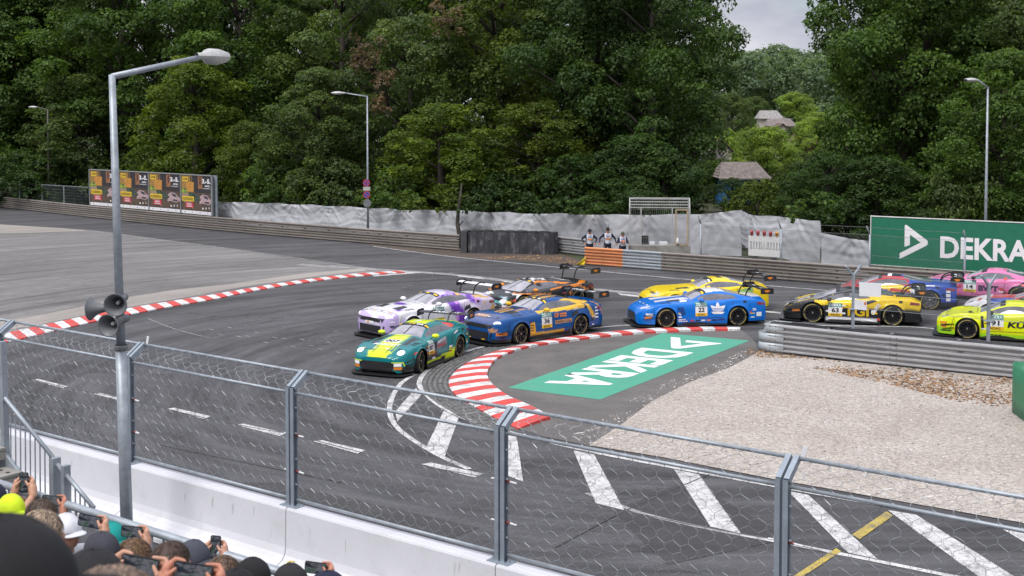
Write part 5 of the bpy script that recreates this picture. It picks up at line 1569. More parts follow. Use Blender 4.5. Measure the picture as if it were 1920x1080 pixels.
# ------------------------------------------------------------------ race cars
def pchip(pts):
    xs = [p[0] for p in pts]; ys = [p[1] for p in pts]; n = len(xs)
    h = [xs[i + 1] - xs[i] for i in range(n - 1)]; dl = [(ys[i + 1] - ys[i]) / h[i] for i in range(n - 1)]
    d = [0.0] * n
    d[0], d[-1] = dl[0], dl[-1]
    for i in range(1, n - 1):
        if dl[i - 1] * dl[i] > 0:
            w1, w2 = 2 * h[i] + h[i - 1], h[i] + 2 * h[i - 1]
            d[i] = (w1 + w2) / (w1 / dl[i - 1] + w2 / dl[i])
    def f(x):
        if x <= xs[0]: return ys[0]
        if x >= xs[-1]: return ys[-1]
        i = 0
        while x > xs[i + 1]: i += 1
        t = (x - xs[i]) / h[i]
        return (ys[i] * (1 + 2 * t) * (1 - t) ** 2 + h[i] * d[i] * t * (1 - t) ** 2 + ys[i + 1] * t * t * (3 - 2 * t) + h[i] * d[i + 1] * t * t * (t - 1))
    return f
def crom(ctrl, m):
    out = []
    n = len(ctrl)
    for i in range(n - 1):
        p0, p1, p2, p3 = ctrl[max(i - 1, 0)], ctrl[i], ctrl[i + 1], ctrl[min(i + 2, n - 1)]
        for k in range(m):
            t = k / m
            out.append(tuple(0.5 * (2 * p1[a] + (p2[a] - p0[a]) * t + (2 * p0[a] - 5 * p1[a] + 4 * p2[a] - p3[a]) * t * t + (3 * p1[a] - p0[a] - 3 * p2[a] + p3[a]) * t ** 3) for a in (0, 1)))
    out.append(ctrl[-1])
    return out
def paint_car():
    m, nt, bs = _nt('car_paint')
    at = nt.nodes.new('ShaderNodeAttribute'); at.attribute_name = 'livery'
    v = _coords(nt); n = _noise(nt, 9, 5, .6, v)
    c = _mix(nt, 1.0, at.outputs['Color'], _ramp(nt, n.outputs['Fac'], [(.3, (.9,) * 3), (.7, (1.04,) * 3)]).outputs['Color'], 'MULTIPLY')
    nt.links.new(c, bs.inputs['Base Color'])
    bs.inputs['Roughness'].default_value = .30
    bs.inputs['Specular IOR Level'].default_value = .3
    bs.inputs['Coat Weight'].default_value = .35
    bs.inputs['Coat Roughness'].default_value = .06
    return m
m_paint = paint_car()
m_carbon = M('carbon_black', (.016, .016, .018), .42, coat=.2)
m_glass = M('windscreen_glass', (.33, .32, .36), .10, var=.25, scale=2.5, coat=.6)  # opaque glass: pale grey base carries sky reflection and the light cabin behind
m_sglass = M('side_glass', (.14, .14, .16), .08, var=.4, scale=3, coat=.5)
m_tyre = M('slick_tyre', (.016, .016, .017), .75)
m_rim = M('black_rim', (.022, .022, .024), .35, .4)
m_rimlt = M('grey_rim', (.20, .20, .21), .35, .5)
m_ring = M('tyre_yellow', (.52, .41, .10), .7)
m_ringw = M('tyre_tan', (.42, .34, .16), .7)
m_lens = M('headlight_lens', (.45, .47, .52), .12, coat=.8)
m_lit = M('headlight_lit', (1.0, .98, .93), .2, emit=9.0)
m_dlamp = M('headlight_glow', (.95, .95, 1.0), .2, emit=1.6)
m_wht, m_blk = M('vinyl_white', (.76, .76, .77), .45, var=.05), M('vinyl_black', (.015, .015, .017), .45)
m_yel, m_teal, m_ora = M('vinyl_yellow', (.80, .50, .015), .45, var=.05), M('vinyl_teal', (.035, .24, .20), .45, var=.05), M('vinyl_orange', (.72, .22, .02), .45)
m_tail = M('tail_lamp', (.25, .02, .03), .2, coat=.6)
def wheel_parts():
    ax = Matrix.Rotation(-math.pi / 2, 4, 'X')          # lathe axis to +y (outer side)
    t = MB(); t.lathe([(.235, -.145), (.30, -.155), (.335, -.14), (.347, -.10), (.347, .10), (.335, .14), (.30, .155), (.24, .145), (.235, .10)], 36, ax)
    tm = t.mesh('tyre', True); tm.materials.append(m_tyre)
    def rim(mat, n, twin):
        r = MB(); r.lathe([(.238, .142), (.228, .146), (.222, .13), (.215, .06), (.0, .03)], 36, ax)
        for k in range(n):
            a = 2 * math.pi * k / n
            for da in ((-.10, .10) if twin else (0,)):
                p0 = Vector((math.cos(a) * .05, .115, math.sin(a) * .05)); p1 = Vector((math.cos(a + da) * .225, .128, math.sin(a + da) * .225))
                r.bar(p0, p1, .03, .026, up=Vector((0, 1, 0)))
        r.lathe([(.0, .135), (.035, .135), (.06, .118), (.06, .08)], 14, ax)
        me = r.mesh('rim'); me.materials.append(mat); return me
    g = MB()
    for a0, a1 in ((.5, 2.2), (2.9, 3.6), (3.9, 5.4), (5.8, 6.5)):
        row0, row1 = [], []
        for k in range(11):
            a = a0 + (a1 - a0) * k / 10
            row0.append(Vector((math.cos(a) * .287, .1565, math.sin(a) * .287))); row1.append(Vector((math.cos(a) * .303, .1555, math.sin(a) * .303)))
        g.grid([row0, row1])
    gm = g.mesh('tyre_marking'); gm.materials.append(m_ring)
    h = MB(); h.lathe([(0, .15), (.022, .15), (.028, .13)], 8, ax); hm = h.mesh('wheel_nut'); hm.materials.append(M('wheel_nut', (.45, .42, .3), .3, .6))
    return tm, rim(m_rim, 10, False), rim(m_rimlt, 6, True), rim(m_rim, 6, True), gm, hm
TYRE, RIM10, RIM6L, RIM6, RING, NUT = wheel_parts()

STY = dict(
 gt=dict(L=4.62, fo=.96, wb=2.705, W=1.0, top=[(0, .58), (.12, .68), (.5, .79), (1.1, .90), (1.75, .965), (3.4, .98), (4.2, .97), (4.5, 1.02), (4.62, .96)], sh=[(0, .54), (.2, .66), (.55, .79), (.96, .845), (1.4, .82), (2.0, .84), (2.9, .90), (3.66, .955), (4.3, .92), (4.62, .86)],
         roof=[(1.66, .93), (1.9, 1.03), (2.2, 1.16), (2.5, 1.235), (2.8, 1.25), (3.2, 1.22), (3.7, 1.11), (4.15, 1.0), (4.35, .97)], ws=1.68, rf=2.42, rr=3.05, tail=4.3, qe=3.5),
 mustang=dict(L=4.92, fo=1.02, wb=2.72, W=1.01, top=[(0, .70), (.08, .79), (.5, .90), (1.2, .985), (1.95, 1.03), (3.6, 1.04), (4.5, 1.05), (4.8, 1.09), (4.92, 1.02)], sh=[(0, .66), (.15, .77), (.55, .86), (1.02, .90), (1.5, .87), (2.2, .90), (3.0, .96), (3.74, 1.02), (4.5, .99), (4.92, .92)],
         roof=[(1.86, .99), (2.1, 1.10), (2.4, 1.22), (2.7, 1.295), (3.0, 1.31), (3.4, 1.28), (3.9, 1.18), (4.4, 1.08), (4.65, 1.05)], ws=1.88, rf=2.62, rr=3.2, tail=4.55, qe=3.75),
 amg=dict(L=4.75, fo=1.0, wb=2.66, W=1.0, top=[(0, .52), (.1, .66), (.5, .80), (1.2, .90), (2.0, .965), (3.4, .97), (4.3, .99), (4.65, 1.0), (4.75, .92)], sh=[(0, .48), (.2, .64), (.6, .79), (1.0, .85), (1.5, .82), (2.2, .84), (3.0, .90), (3.66, .965), (4.35, .94), (4.75, .84)],
         roof=[(1.96, .93), (2.15, 1.03), (2.4, 1.15), (2.68, 1.225), (2.95, 1.24), (3.3, 1.215), (3.8, 1.11), (4.25, 1.0), (4.45, .97)], ws=1.98, rf=2.6, rr=3.2, tail=4.4, qe=3.75),
 mid=dict(L=4.56, fo=1.0, wb=2.64, W=1.0, top=[(0, .42), (.1, .50), (.5, .64), (1.05, .80), (1.6, .84), (2.6, .90), (3.4, .97), (4.2, .98), (4.56, .90)], sh=[(0, .38), (.2, .52), (.6, .71), (1.0, .78), (1.5, .74), (2.1, .78), (2.8, .86), (3.64, .93), (4.2, .92), (4.56, .84)],
         roof=[(.98, .78), (1.25, .89), (1.6, 1.03), (1.95, 1.125), (2.25, 1.155), (2.6, 1.14), (3.1, 1.06), (3.7, .985), (4.0, .95)], ws=1.0, rf=1.9, rr=2.55, tail=3.9, qe=2.95),
 rear=dict(L=4.6, fo=1.0, wb=2.507, W=1.0, top=[(0, .56), (.12, .66), (.5, .76), (1.2, .88), (1.6, .93), (3.4, .98), (4.1, .95), (4.45, .97), (4.6, .88)], sh=[(0, .52), (.2, .66), (.6, .83), (1.0, .885), (1.5, .84), (2.1, .86), (2.9, .93), (3.5, .985), (4.1, .93), (4.6, .82)],
         roof=[(1.38, .90), (1.65, 1.01), (2.0, 1.17), (2.3, 1.255), (2.55, 1.27), (2.9, 1.245), (3.4, 1.13), (3.9, 1.02), (4.2, .97)], ws=1.4, rf=2.2, rr=2.85, tail=4.1, qe=3.35))

def race_car(label, style, FL, RL, livery, decals=(), rim=None, wingcol=None, mirror=None, lights='lens', grille='gt', wing_z=1.22, steer=0.10, wingtext=None, headshape=None, lightmat=None, skirt=None, group='race cars in the hairpin', scale=1.0):
    S = STY[style]
    L, fo, wb, W = S['L'], S['fo'], S['wb'], S['W']
    xa = fo + wb / 2
    fl, rl = G(*FL), G(*RL)
    hd = (fl - rl).normalized(); rt = Vector((hd.y, -hd.x, 0))
    org = (fl + rl) / 2 + rt * (W - .02) * scale
    root = thing('race_car', label, 'race car', org, math.atan2(hd.y, hd.x), group)
    root.scale = (scale,) * 3
    top, sh, roof = pchip(S['top']), pchip(S['sh']), pchip(S['roof'])
    a1, a2 = fo, fo + wb
    hwf = pchip([(0, .60 * W), (.08, .76 * W), (.25, .89 * W), (.5, .96 * W), (a1 - .2, .995 * W), (a1 + .40, .995 * W), (a1 + .47, .925 * W), (a1 + 1.1, .915 * W), (a2 - .80, .93 * W), (a2 - .42, 1.0 * W), (a2 + .3, 1.0 * W), (L - .25, .95 * W), (L - .06, .90 * W), (L, .86 * W)])
    RA, ZC = .398, .345
    def zbot(s):
        for c in (a1, a2):
            d = abs(s - c)
            if d < RA: return ZC + math.sqrt(RA * RA - d * d) * .98
        return .20 if s < .04 else (.13 if s < a1 else (.10 if s < a2 else .17))
    st = [L * i / 110 for i in range(111)]
    for c in (a1, a2): st += [c - RA - .002, c - RA + .004, c - RA + .02, c + RA - .02, c + RA - .004, c + RA + .002]
    st = sorted(st)
    body = MB(); cols = []
    def section(s):
        hw, Sz, D, zb = hwf(s), sh(s), top(s), zbot(s)
        Sz = max(Sz, zb + .06)
        z1 = max(.33, zb + .02); z2 = max(Sz - .17, z1 + .015)
        flare = .022 if zb > .3 else 0
        c = [(hw - .025 + flare * 2, zb), (hw + flare, z1), (hw - .012, z2), (hw - .06, Sz - .02), (hw - .19, Sz + (D - Sz) * .25), (hw * .5, Sz + (D - Sz) * .85), (0.0, D)]
        return crom(c, 4)
    rows = []
    for s in st:
        half = section(s)
        full = [(y, z) for y, z in half] + [(-y, z) for y, z in half[-2::-1]]
        rows.append([Vector((xa - s, y, z)) for y, z in full])
        for (y, z) in full: cols.append(livery(s, y, z, 'body'))
    body.grid(rows)
    nc = len(rows[0]); nr = len(rows)
    body.f += [tuple(range(nc)), tuple((nr - 1) * nc + k for k in range(nc))[::-1]]; body.m += [0, 0]
    # greenhouse
    ws, rf, rr_, tail, qe = S['ws'], S['rf'], S['rr'], S['tail'], S['qe']
    gs = [ws + (tail - ws) * i / 64 for i in range(65)]
    NS, NT = 8, 7
    grow = []
    for s in gs:
        hw = hwf(s); base = sh(s) - .05; R = max(roof(s), base + .02); h = R - base
        Gb = hw - .165 - .10 * max(0, (s - qe) / (tail - qe)) - .05 * max(0, (rf - .4 - s)); f = min(1, h / .36); Gt = Gb - (.25) * f
        zt = R - .085 * min(1, h / .3)
        side = [(Gb + (Gt - Gb) * (j / NS) + .022 * math.sin(math.pi * j / NS) * f, base + (zt - base) * j / NS) for j in range(NS + 1)]
        tp = crom([(Gt, zt), (Gt * .84, zt + (R - zt) * .55), (Gt * .5, zt + (R - zt) * .9), (0, R)], 3)[1:]
        half = side + tp
        grow.append([Vector((xa - s, y, z)) for y, z in half] + [Vector((xa - s, -y, z)) for y, z in half[-2::-1]])
    ncg = len(grow[0]); nh = (ncg - 1) // 2
    parts = {k: MB() for k in ('paint', 'windscreen', 'banner', 'side_window_l', 'side_window_r', 'rear_window')}
    for i in range(len(gs) - 1):
        sm = (gs[i] + gs[i + 1]) / 2
        hh = roof(sm) - sh(sm) + .05
        for j in range(ncg - 1):
            jj = j if j < nh else ncg - 2 - j
            key = 'paint'
            if jj < NS:
                v = (jj + .5) / NS
                if .10 < v < .90 and hh > .17 and sm < qe - .42 * (v - .35) and sm > ws + .30: key = 'side_window_l' if j < nh else 'side_window_r'
            else:
                if ws + .02 < sm < rf - .15 and jj > NS: key = 'windscreen'
                elif rf - .15 <= sm < rf + .02 and jj > NS - 1: key = 'banner'
                elif rr_ + .12 < sm < tail - .22 and jj > NS + 1: key = 'rear_window'
            parts[key].add([grow[i][j], grow[i][j + 1], grow[i + 1][j + 1], grow[i + 1][j]], [(0, 1, 2, 3)])
    bv = list(body.v); bf = list(body.f); b0 = len(body.v)
    for v in parts['paint'].v:
        cols.append(livery(xa - v[0], v[1], v[2], 'roof'))
    body.add(parts['paint'].v, parts['paint'].f)
    allv = list(body.v); allf = list(body.f)
    for k in parts:
        if k == 'paint': continue
        q = len(allv); allv += parts[k].v; allf += [tuple(i + q for i in f) for f in parts[k].f]
    bvh = BVHTree.FromPolygons([Vector(v) for v in allv], allf)
    bo = body.build('body', m_paint, root, smooth=True)
    ca = bo.data.color_attributes.new('livery', 'FLOAT_COLOR', 'POINT')
    buf = []
    for c in cols: buf += [c[0], c[1], c[2], 1.0]
    ca.data.foreach_set('color', buf)
    # weld the greenhouse skin for smooth shading, keep creases sharp
    bm = bmesh.new(); bm.from_mesh(bo.data); bmesh.ops.remove_doubles(bm, verts=bm.verts, dist=.0004); bm.to_mesh(bo.data); bm.free()
    bo.data.set_sharp_from_angle(angle=math.radians(42))
    for k, nm, mt in (('windscreen', 'windscreen', m_glass), ('banner', 'windscreen_banner', m_blk), ('side_window_l', 'side_window', m_sglass), ('side_window_r', 'side_window', m_sglass), ('rear_window', 'rear_window', m_sglass)):
        if not parts[k].v: continue
        o = parts[k].build(nm, mt, root, smooth=True)
        bm = bmesh.new(); bm.from_mesh(o.data); bmesh.ops.remove_doubles(bm, verts=bm.verts, dist=.0004); bm.to_mesh(o.data); bm.free()
        o.data.polygons.foreach_set('use_smooth', [True] * len(o.data.polygons))
    # --- decal projection
    def cast(o, d, off):
        h = bvh.ray_cast(o, d, 8.0)
        if h[0] is None: return None
        n = h[1] if h[1].dot(d) < 0 else -h[1]
        return h[0] + n * off
    def frame(face, y0=0.0):
        if face == 'side': return lambda a, b: (Vector((xa - a, 3.0, b)), Vector((0, -1, 0)))
        if face == 'right': return lambda a, b: (Vector((xa - a, -3.0, b)), Vector((0, 1, 0)))
        if face == 'top': return lambda a, b: (Vector((xa - b, a, 3.0)), Vector((0, 0, -1)))           # a to the car's left, b towards the rear
        if face == 'front': return lambda a, b: (Vector((xa + 3, a, b)), Vector((-1, 0, 0)))
        if face == 'corner':                                                                             # seen from ahead and to the left, slightly above
            d = Vector((-.72, -.55, -.42)).normalized(); r = Vector((-.6, .8, 0)).normalized(); u = r.cross(-d) * -1
            u = d.cross(r) if d.cross(r).z > 0 else r.cross(d)
            return lambda a, b: (Vector((xa - .25, .72, .70)) - d * 3 + r * a + u * b, d)
        if face == 'corner_r':
            d = Vector((-.72, .55, -.42)).normalized(); r = Vector((.6, .8, 0)).normalized()
            u = d.cross(r) if d.cross(r).z > 0 else r.cross(d)
            return lambda a, b: (Vector((xa - .25, -.72, .70)) - d * 3 + r * a + u * b, d)
    def decal(name, face, verts, faces, mat, off=.006, parent=root):
        f = frame(face); pts = []; ok = []
        for a, b in verts:
            p = cast(*f(a, b), off); ok.append(p is not None); pts.append(p or Vector((0, 0, .5)))
        fs = [q for q in faces if all(ok[i] for i in q)]
        if not fs: return None
        m = MB(); m.add(pts, fs)
        return m.build(name, mat, parent)
    def poly(name, face, outline, mat, off=.006, parent=root, div=4):
        """outline: a quad (a, b) x 4 is gridded so that it follows the body; longer outlines are fanned"""
        if len(outline) == 4:
            vs_, fs = [], []
            for i in range(div + 1):
                for j in range(div + 1):
                    u, v = i / div, j / div
                    p = [(outline[0][k] * (1 - u) + outline[1][k] * u) * (1 - v) + (outline[3][k] * (1 - u) + outline[2][k] * u) * v for k in (0, 1)]
                    vs_.append(p)
            for i in range(div):
                for j in range(div): fs.append((i * (div + 1) + j, (i + 1) * (div + 1) + j, (i + 1) * (div + 1) + j + 1, i * (div + 1) + j + 1))
        else:
            n = len(outline); cx = sum(p[0] for p in outline) / n; cy = sum(p[1] for p in outline) / n
            vs_ = [(cx, cy)] + [((p[0] + cx) / 2, (p[1] + cy) / 2) for p in outline] + list(outline)
            fs = [(0, 1 + i, 1 + (i + 1) % n) for i in range(n)] + [(1 + i, 1 + n + i, 1 + n + (i + 1) % n, 1 + (i + 1) % n) for i in range(n)]
        return decal(name, face, vs_, fs, mat, off, parent)
    def text(face, s, a0, a1, b0_, b1, mat, bold=.02, shear=0.0, off=.010, parent=root, rot=0.0):
        if s.startswith('~'):                    # small print that the photograph does not resolve: a row of word-sized dashes
            n_ = max(2, len(s) // 2); last = None
            for q_ in range(n_):
                x0_, x1_ = a0 + (a1 - a0) * q_ / n_, a0 + (a1 - a0) * (q_ + .78) / n_
                last = poly('small_print', face, [(x0_, b0_), (x1_, b0_), (x1_, b1), (x0_, b1)], mat, off, parent, div=1)
            return last
        vs_, fs, w = text_mesh(s, bold, shear)
        ca_, sa_ = math.cos(rot), math.sin(rot)
        out = []
        for x, y in vs_:
            px, py = (a1 - a0) * x / w, (b1 - b0_) * y
            out.append((a0 + px * ca_ - py * sa_, b0_ + px * sa_ + py * ca_))
        return decal('lettering', face, out, fs, mat, off, parent)
    def number(s0, z0, num, w=.46, h=.46, face='side'):
        p = poly('number_panel', face, [(s0, z0), (s0 + w, z0), (s0 + w, z0 + h), (s0, z0 + h)], m_wht, .006)
        if p is None: return
        poly('panel_header', face, [(s0, z0 + h * .70), (s0 + w, z0 + h * .70), (s0 + w, z0 + h), (s0, z0 + h)], m_teal, .009, p)
        poly('panel_footer', face, [(s0, z0), (s0 + w, z0), (s0 + w, z0 + h * .23), (s0, z0 + h * .23)], m_yel, .009, p)
        text(face, 'DEKRA', s0 + .03, s0 + w - .03, z0 + h * .75, z0 + h * .95, m_wht, .03, parent=p, off=.013)
        if num: text(face, num, s0 + w * (.24 if len(num) < 3 else .12), s0 + w * (.76 if len(num) < 3 else .88), z0 + h * .30, z0 + h * .64, m_blk, .03, parent=p, off=.013)
        text(face, 'ADAC', s0 + w * .16, s0 + w * .84, z0 + h * .04, z0 + h * .19, m_blk, .02, parent=p, off=.013)
    # --- running gear and aero
    m = MB(); m.box((xa - L / 2, 0, .36), (L - .35, 2 * (W - .40), .50)); m.box((xa - (a1 + a2) / 2, 0, .34), (wb - 2 * RA - .02, 2 * (W - .10), .46)); m.build('underbody', m_carbon, root)
    pts = []
    for s in (0.0, .04, .10, .2, .35, .55, a1 - RA): pts.append((xa - s + (.14 if s < .3 else .02), hwf(s) * (1.03 if s < .4 else 1.0) + .02))
    outline = [(x, y) for x, y in pts] + [(x, -y) for x, y in pts[::-1]]
    m = MB(); m.prism(outline[::-1], .055, .085); m.build('front_splitter', m_carbon, root)
    for s in (-1, 1):
        m = MB(); m.box((xa - (a1 + a2) / 2, s * (W - .06), .085), (wb - 2 * RA - .03, .18, .05)); m.build('side_skirt', skirt or m_carbon, root)
    m = MB(); m.prism([(xa - L + .55, -.78), (xa - L + .55, .78), (xa - L - .06, .84), (xa - L - .06, -.84)], .12, .16)
    for k in range(6): m.box((xa - L + .25, -.7 + .28 * k, .20), (.6, .012, .16))
    m.build('diffuser', m_carbon, root)
    wm = wingcol or m_carbon
    wx = xa - L - .02
    m = MB(); prof = [(.19, 0), (.13, .032), (.02, .045), (-.10, .03), (-.18, .012), (-.10, .0), (.05, -.012), (.16, -.012)]
    m.grid([[Vector((wx + c, y, wing_z + z)) for c, z in prof] for y in (-.92, -.4, .4, .92)], close=True)
    wo = m.build('rear_wing', wm, root, smooth=False)
    for s in (-1, 1):
        m = MB(); q = [(.24, -.13), (.24, .04), (.16, .085), (-.20, .085), (-.25, .03), (-.25, -.13)]
        vs_ = [Vector((wx + a, s * .925, wing_z + b)) for a, b in q] + [Vector((wx + a, s * .945, wing_z + b)) for a, b in q]
        m.add(vs_, [tuple(range(6)), tuple(range(6, 12))[::-1]] + [(i, (i + 1) % 6, 6 + (i + 1) % 6, 6 + i) for i in range(6)])
        ep = m.build('end_plate', m_carbon, wo)
        m = MB(); e = [Vector((wx + .0 + a, s * .948, wing_z - .03 + b)) for a, b in ((-.12, .03), (0, .05), (.12, .03), (.04, -.035), (-.04, -.035))]
        m.add(e, [tuple(range(5))]); m.build('emblem', m_ora, ep)
        m = MB(); pth = spline([Vector((wx + .62, s * .36, top(L - .55) - .04)), Vector((wx + .50, s * .36, wing_z - .02)), Vector((wx + .30, s * .36, wing_z + .085)), Vector((wx + .08, s * .36, wing_z + .075)), Vector((wx, s * .36, wing_z + .04))], .05)
        for a, b in zip(pth, pth[1:]): m.bar(a, b, .022, .045)
        m.build('wing_support', m_carbon, root)
    for s in (-1, 1):
        m = MB(); mx = xa - ws - (.34 if style != 'mid' else .55); my = s * (hwf(ws + .4) + .03); mz = sh(ws + .4) + .10
        m.lathe([(0, -.12), (.055, -.10), (.085, -.03), (.085, .04), (.06, .10), (0, .12)], 10, Matrix.Translation((mx, my, mz)) @ Matrix.Rotation(math.pi / 2, 4, 'X') @ Matrix.Scale(.8, 4, (0, 1, 0)))
        mo = m.build('mirror', mirror or m_carbon, root, smooth=True)
        m = MB(); m.bar((mx + .02, my - s * .05, mz - .03), (mx + .05, my - s * .22, mz - .13), .03, .02); m.build('mirror_stalk', m_carbon, mo)
    for (s_, yy) in ((a1, 1), (a1, -1), (a2, 1), (a2, -1)):
        e = bpy.data.objects.new('wheel', None); link(e, root)
        e.location = (xa - s_, yy * (W - .155), .347)
        e.rotation_euler = (0, (s_ * 1.3) % 1.0, (0 if yy > 0 else math.pi) + (steer if s_ == a1 else 0))
        for me, nm in ((TYRE, 'tyre'), (rim or RIM10, 'rim'), (RING, 'tyre_marking'), (NUT, 'wheel_nut')): place(me, nm, e)
    m = MB(); m.lathe([(0, .035), (.012, .03), (.02, 0)], 6, Matrix.Translation((xa - (rf + rr_) / 2 - .3, .1, roof((rf + rr_) / 2 + .3) - .01))); m.build('antenna', m_carbon, root)
    # wiper, door seams
    poly('wiper', 'top', [(-.06, ws + .1), (-.03, ws + .1), (.06, rf - .15), (.03, rf - .15)], m_blk, .012)
    d0 = ws + .28 if style != 'mid' else ws + .5
    d1 = d0 + 1.12
    seam = M('panel_gap', (.02, .02, .022), .6)
    for q in ([(d0, .30), (d0 + .016, .30), (d0 + .016, sh(d0) - .04), (d0, sh(d0) - .04)], [(d1, .34), (d1 + .016, .34), (d1 + .10, sh(d1) - .04), (d1 + .084, sh(d1) - .04)], [(d0, .29), (d1, .32), (d1, .335), (d0, .305)]):
        poly('door_seam', 'side', q, seam, .004)
    # front intakes by type
    GR = dict(gt=[([(-.62, .32), (-.50, .20), (.50, .20), (.62, .32), (.52, .45), (-.52, .45)], m_carbon)],
              mustang=[([(-.70, .70), (.70, .70), (.62, .58), (-.62, .58)], m_carbon), ([(-.72, .46), (.72, .46), (.62, .19), (-.62, .19)], m_carbon)],
              amg=[([(-.40, .50), (.40, .50), (.55, .18), (-.55, .18)], m_carbon)],
              mid=[([(-.78, .30), (-.30, .36), (-.30, .16), (-.70, .16)], m_carbon), ([(.30, .36), (.78, .30), (.70, .16), (.30, .16)], m_carbon)],
              rear=[([(-.62, .36), (.62, .36), (.55, .18), (-.55, .18)], m_carbon)])
    for q, mt in GR[grille]: poly('grille', 'front', q, mt, .010, div=8)
    lm = lightmat or m_lens
    if headshape:
        for face in ('corner', 'corner_r'):
            hs = headshape if face == 'corner' else [(-a, b) for a, b in headshape][::-1]
            hl = poly('headlight', face, hs, m_lens if lm is m_lit else lm, .008)
            if hl and lm is m_lit:
                for (ox, oy, kk) in ((-.02, -.01, .58), (.02, .03, .52)):
                    sg_ = 1 if face == 'corner' else -1
                    poly('lamp', face, [(sg_ * (.105 * kk * math.cos(q * math.pi / 5) * 1.25 + ox - .02), .075 * kk * math.sin(q * math.pi / 5) * 1.35 + oy) for q in range(10)], m_lit, .013, hl)
            if hl and lm is not m_lens and lm is not m_lit:
                pass
    poly('tail_lamp', 'side', [(L - .38, sh(L - .3) - .17), (L - .05, sh(L - .3) - .20), (L - .06, sh(L - .3) - .12), (L - .34, sh(L - .3) - .08)], m_tail, .008)
    else_ = MB()
    if not wingtext and wm is m_carbon:
        for q_ in range(5): else_.box((wx + .05, -.5 + .22 * q_, wing_z + .046), (.11, .16, .004), Matrix.Rotation(-.12, 3, 'Y'))
        else_.build('wing_print', m_wht, wo)['kind'] = 'stuff'
    if wingtext:
        m = MB(); text_fit(m, wingtext, -.50, .62, 0, .13, lambda x, y: Vector((wx + .155 - y * .9 * 1.0, x, wing_z + .034 + (.018 if y > .02 else 0) * min(1, y / .1))), bold=.03, shear=.25); m.build('lettering', m_wht, wo)
    # louvres over the front wheels, dive planes, bonnet shut line, number of small sponsor marks
    for sg in (-1, 1):
        for k in range(5):
            sc_ = a1 - .16 + .08 * k
            poly('louvre', 'top', [(sg * (W - .30), sc_), (sg * (W - .13), sc_ + .01), (sg * (W - .13), sc_ + .045), (sg * (W - .30), sc_ + .035)], m_carbon, .005, div=2)
        for k in range(2):
            zf = .30 + .13 * k
            m = MB(); m.add([Vector((xa - .16, sg * (hwf(.16) - .01), zf)), Vector((xa - .58, sg * (hwf(.58) - .01), zf + .07)), Vector((xa - .58, sg * (hwf(.58) + .07), zf + .085)), Vector((xa - .22, sg * (hwf(.2) + .06), zf + .012))], [(0, 1, 2, 3)])
            dp = m.build('dive_plane', m_carbon, root); so__ = dp.modifiers.new('s', 'SOLIDIFY'); so__.thickness = .008
    for q in ([(-.80, .30), (.80, .30), (.80, .313), (-.80, .313)], [(-.74, ws - .10), (.74, ws - .10), (.74, ws - .085), (-.74, ws - .085)]):
        poly('bonnet_seam', 'top', q, seam, .004, div=12)
    poly('bumper_seam', 'side', [(.40, .20), (.413, .20), (.58, sh(.5) - .08), (.567, sh(.5) - .08)], seam, .004)
    poly('fuel_flap', 'side', [(a2 + .20, sh(a2) - .14), (a2 + .32, sh(a2) - .14), (a2 + .32, sh(a2) - .06), (a2 + .20, sh(a2) - .06)], seam, .004)
    rmk = random.Random(label)
    for k in range(12):
        sa_ = rmk.choice((a1 + .46, a1 + .50, a2 + .44, a2 + .52, .18, a1 + .9, a2 - .7)) + rmk.uniform(-.04, .04); za_ = rmk.uniform(.24, .62); wk = rmk.uniform(.09, .2); hk_ = rmk.uniform(.03, .06)
        poly('sponsor_mark', 'side', [(sa_, za_), (sa_ + wk, za_), (sa_ + wk, za_ + hk_), (sa_, za_ + hk_)], rmk.choice((m_wht, m_wht, m_blk, m_yel, m_sred)), .005, div=2)
    for k in range(4):
        poly('sponsor_mark', 'top', [(-.7 + .4 * k, .33 + .02 * k), (-.58 + .4 * k, .33 + .02 * k), (-.58 + .4 * k, .38 + .02 * k), (-.7 + .4 * k, .38 + .02 * k)], rmk.choice((m_wht, m_blk, m_yel)), .005, div=2)
    # driver and roll cage seen as dark shapes behind the side glass, air jack socket, tow strap
    m = MB(); m.lathe([(0, .14), (.07, .12), (.12, .04), (.125, -.05), (.10, -.12), (0, -.13)], 14, Matrix.Translation((xa - (d0 + .75), .36, sh(d0 + .6) + .10))); m.build('driver_helmet', m_wht, root, smooth=True)
    api = dict(poly=poly, text=text, number=number, a1=a1, a2=a2, L=L, root=root, xa=xa)
    for d in decals: d(api)
    return root

def nz(x, y, z, k=1.0, s=0.0): return noise.noise(Vector((x * k, y * k, z * k + s)))
def mixc(a, b, t): return tuple(a[i] * (1 - t) + b[i] * t for i in range(3))
NEON, TEAL, CARB, WHITE = (.66, .80, .01), (.000, .175, .19), (.018, .02, .022), (.72, .71, .73)
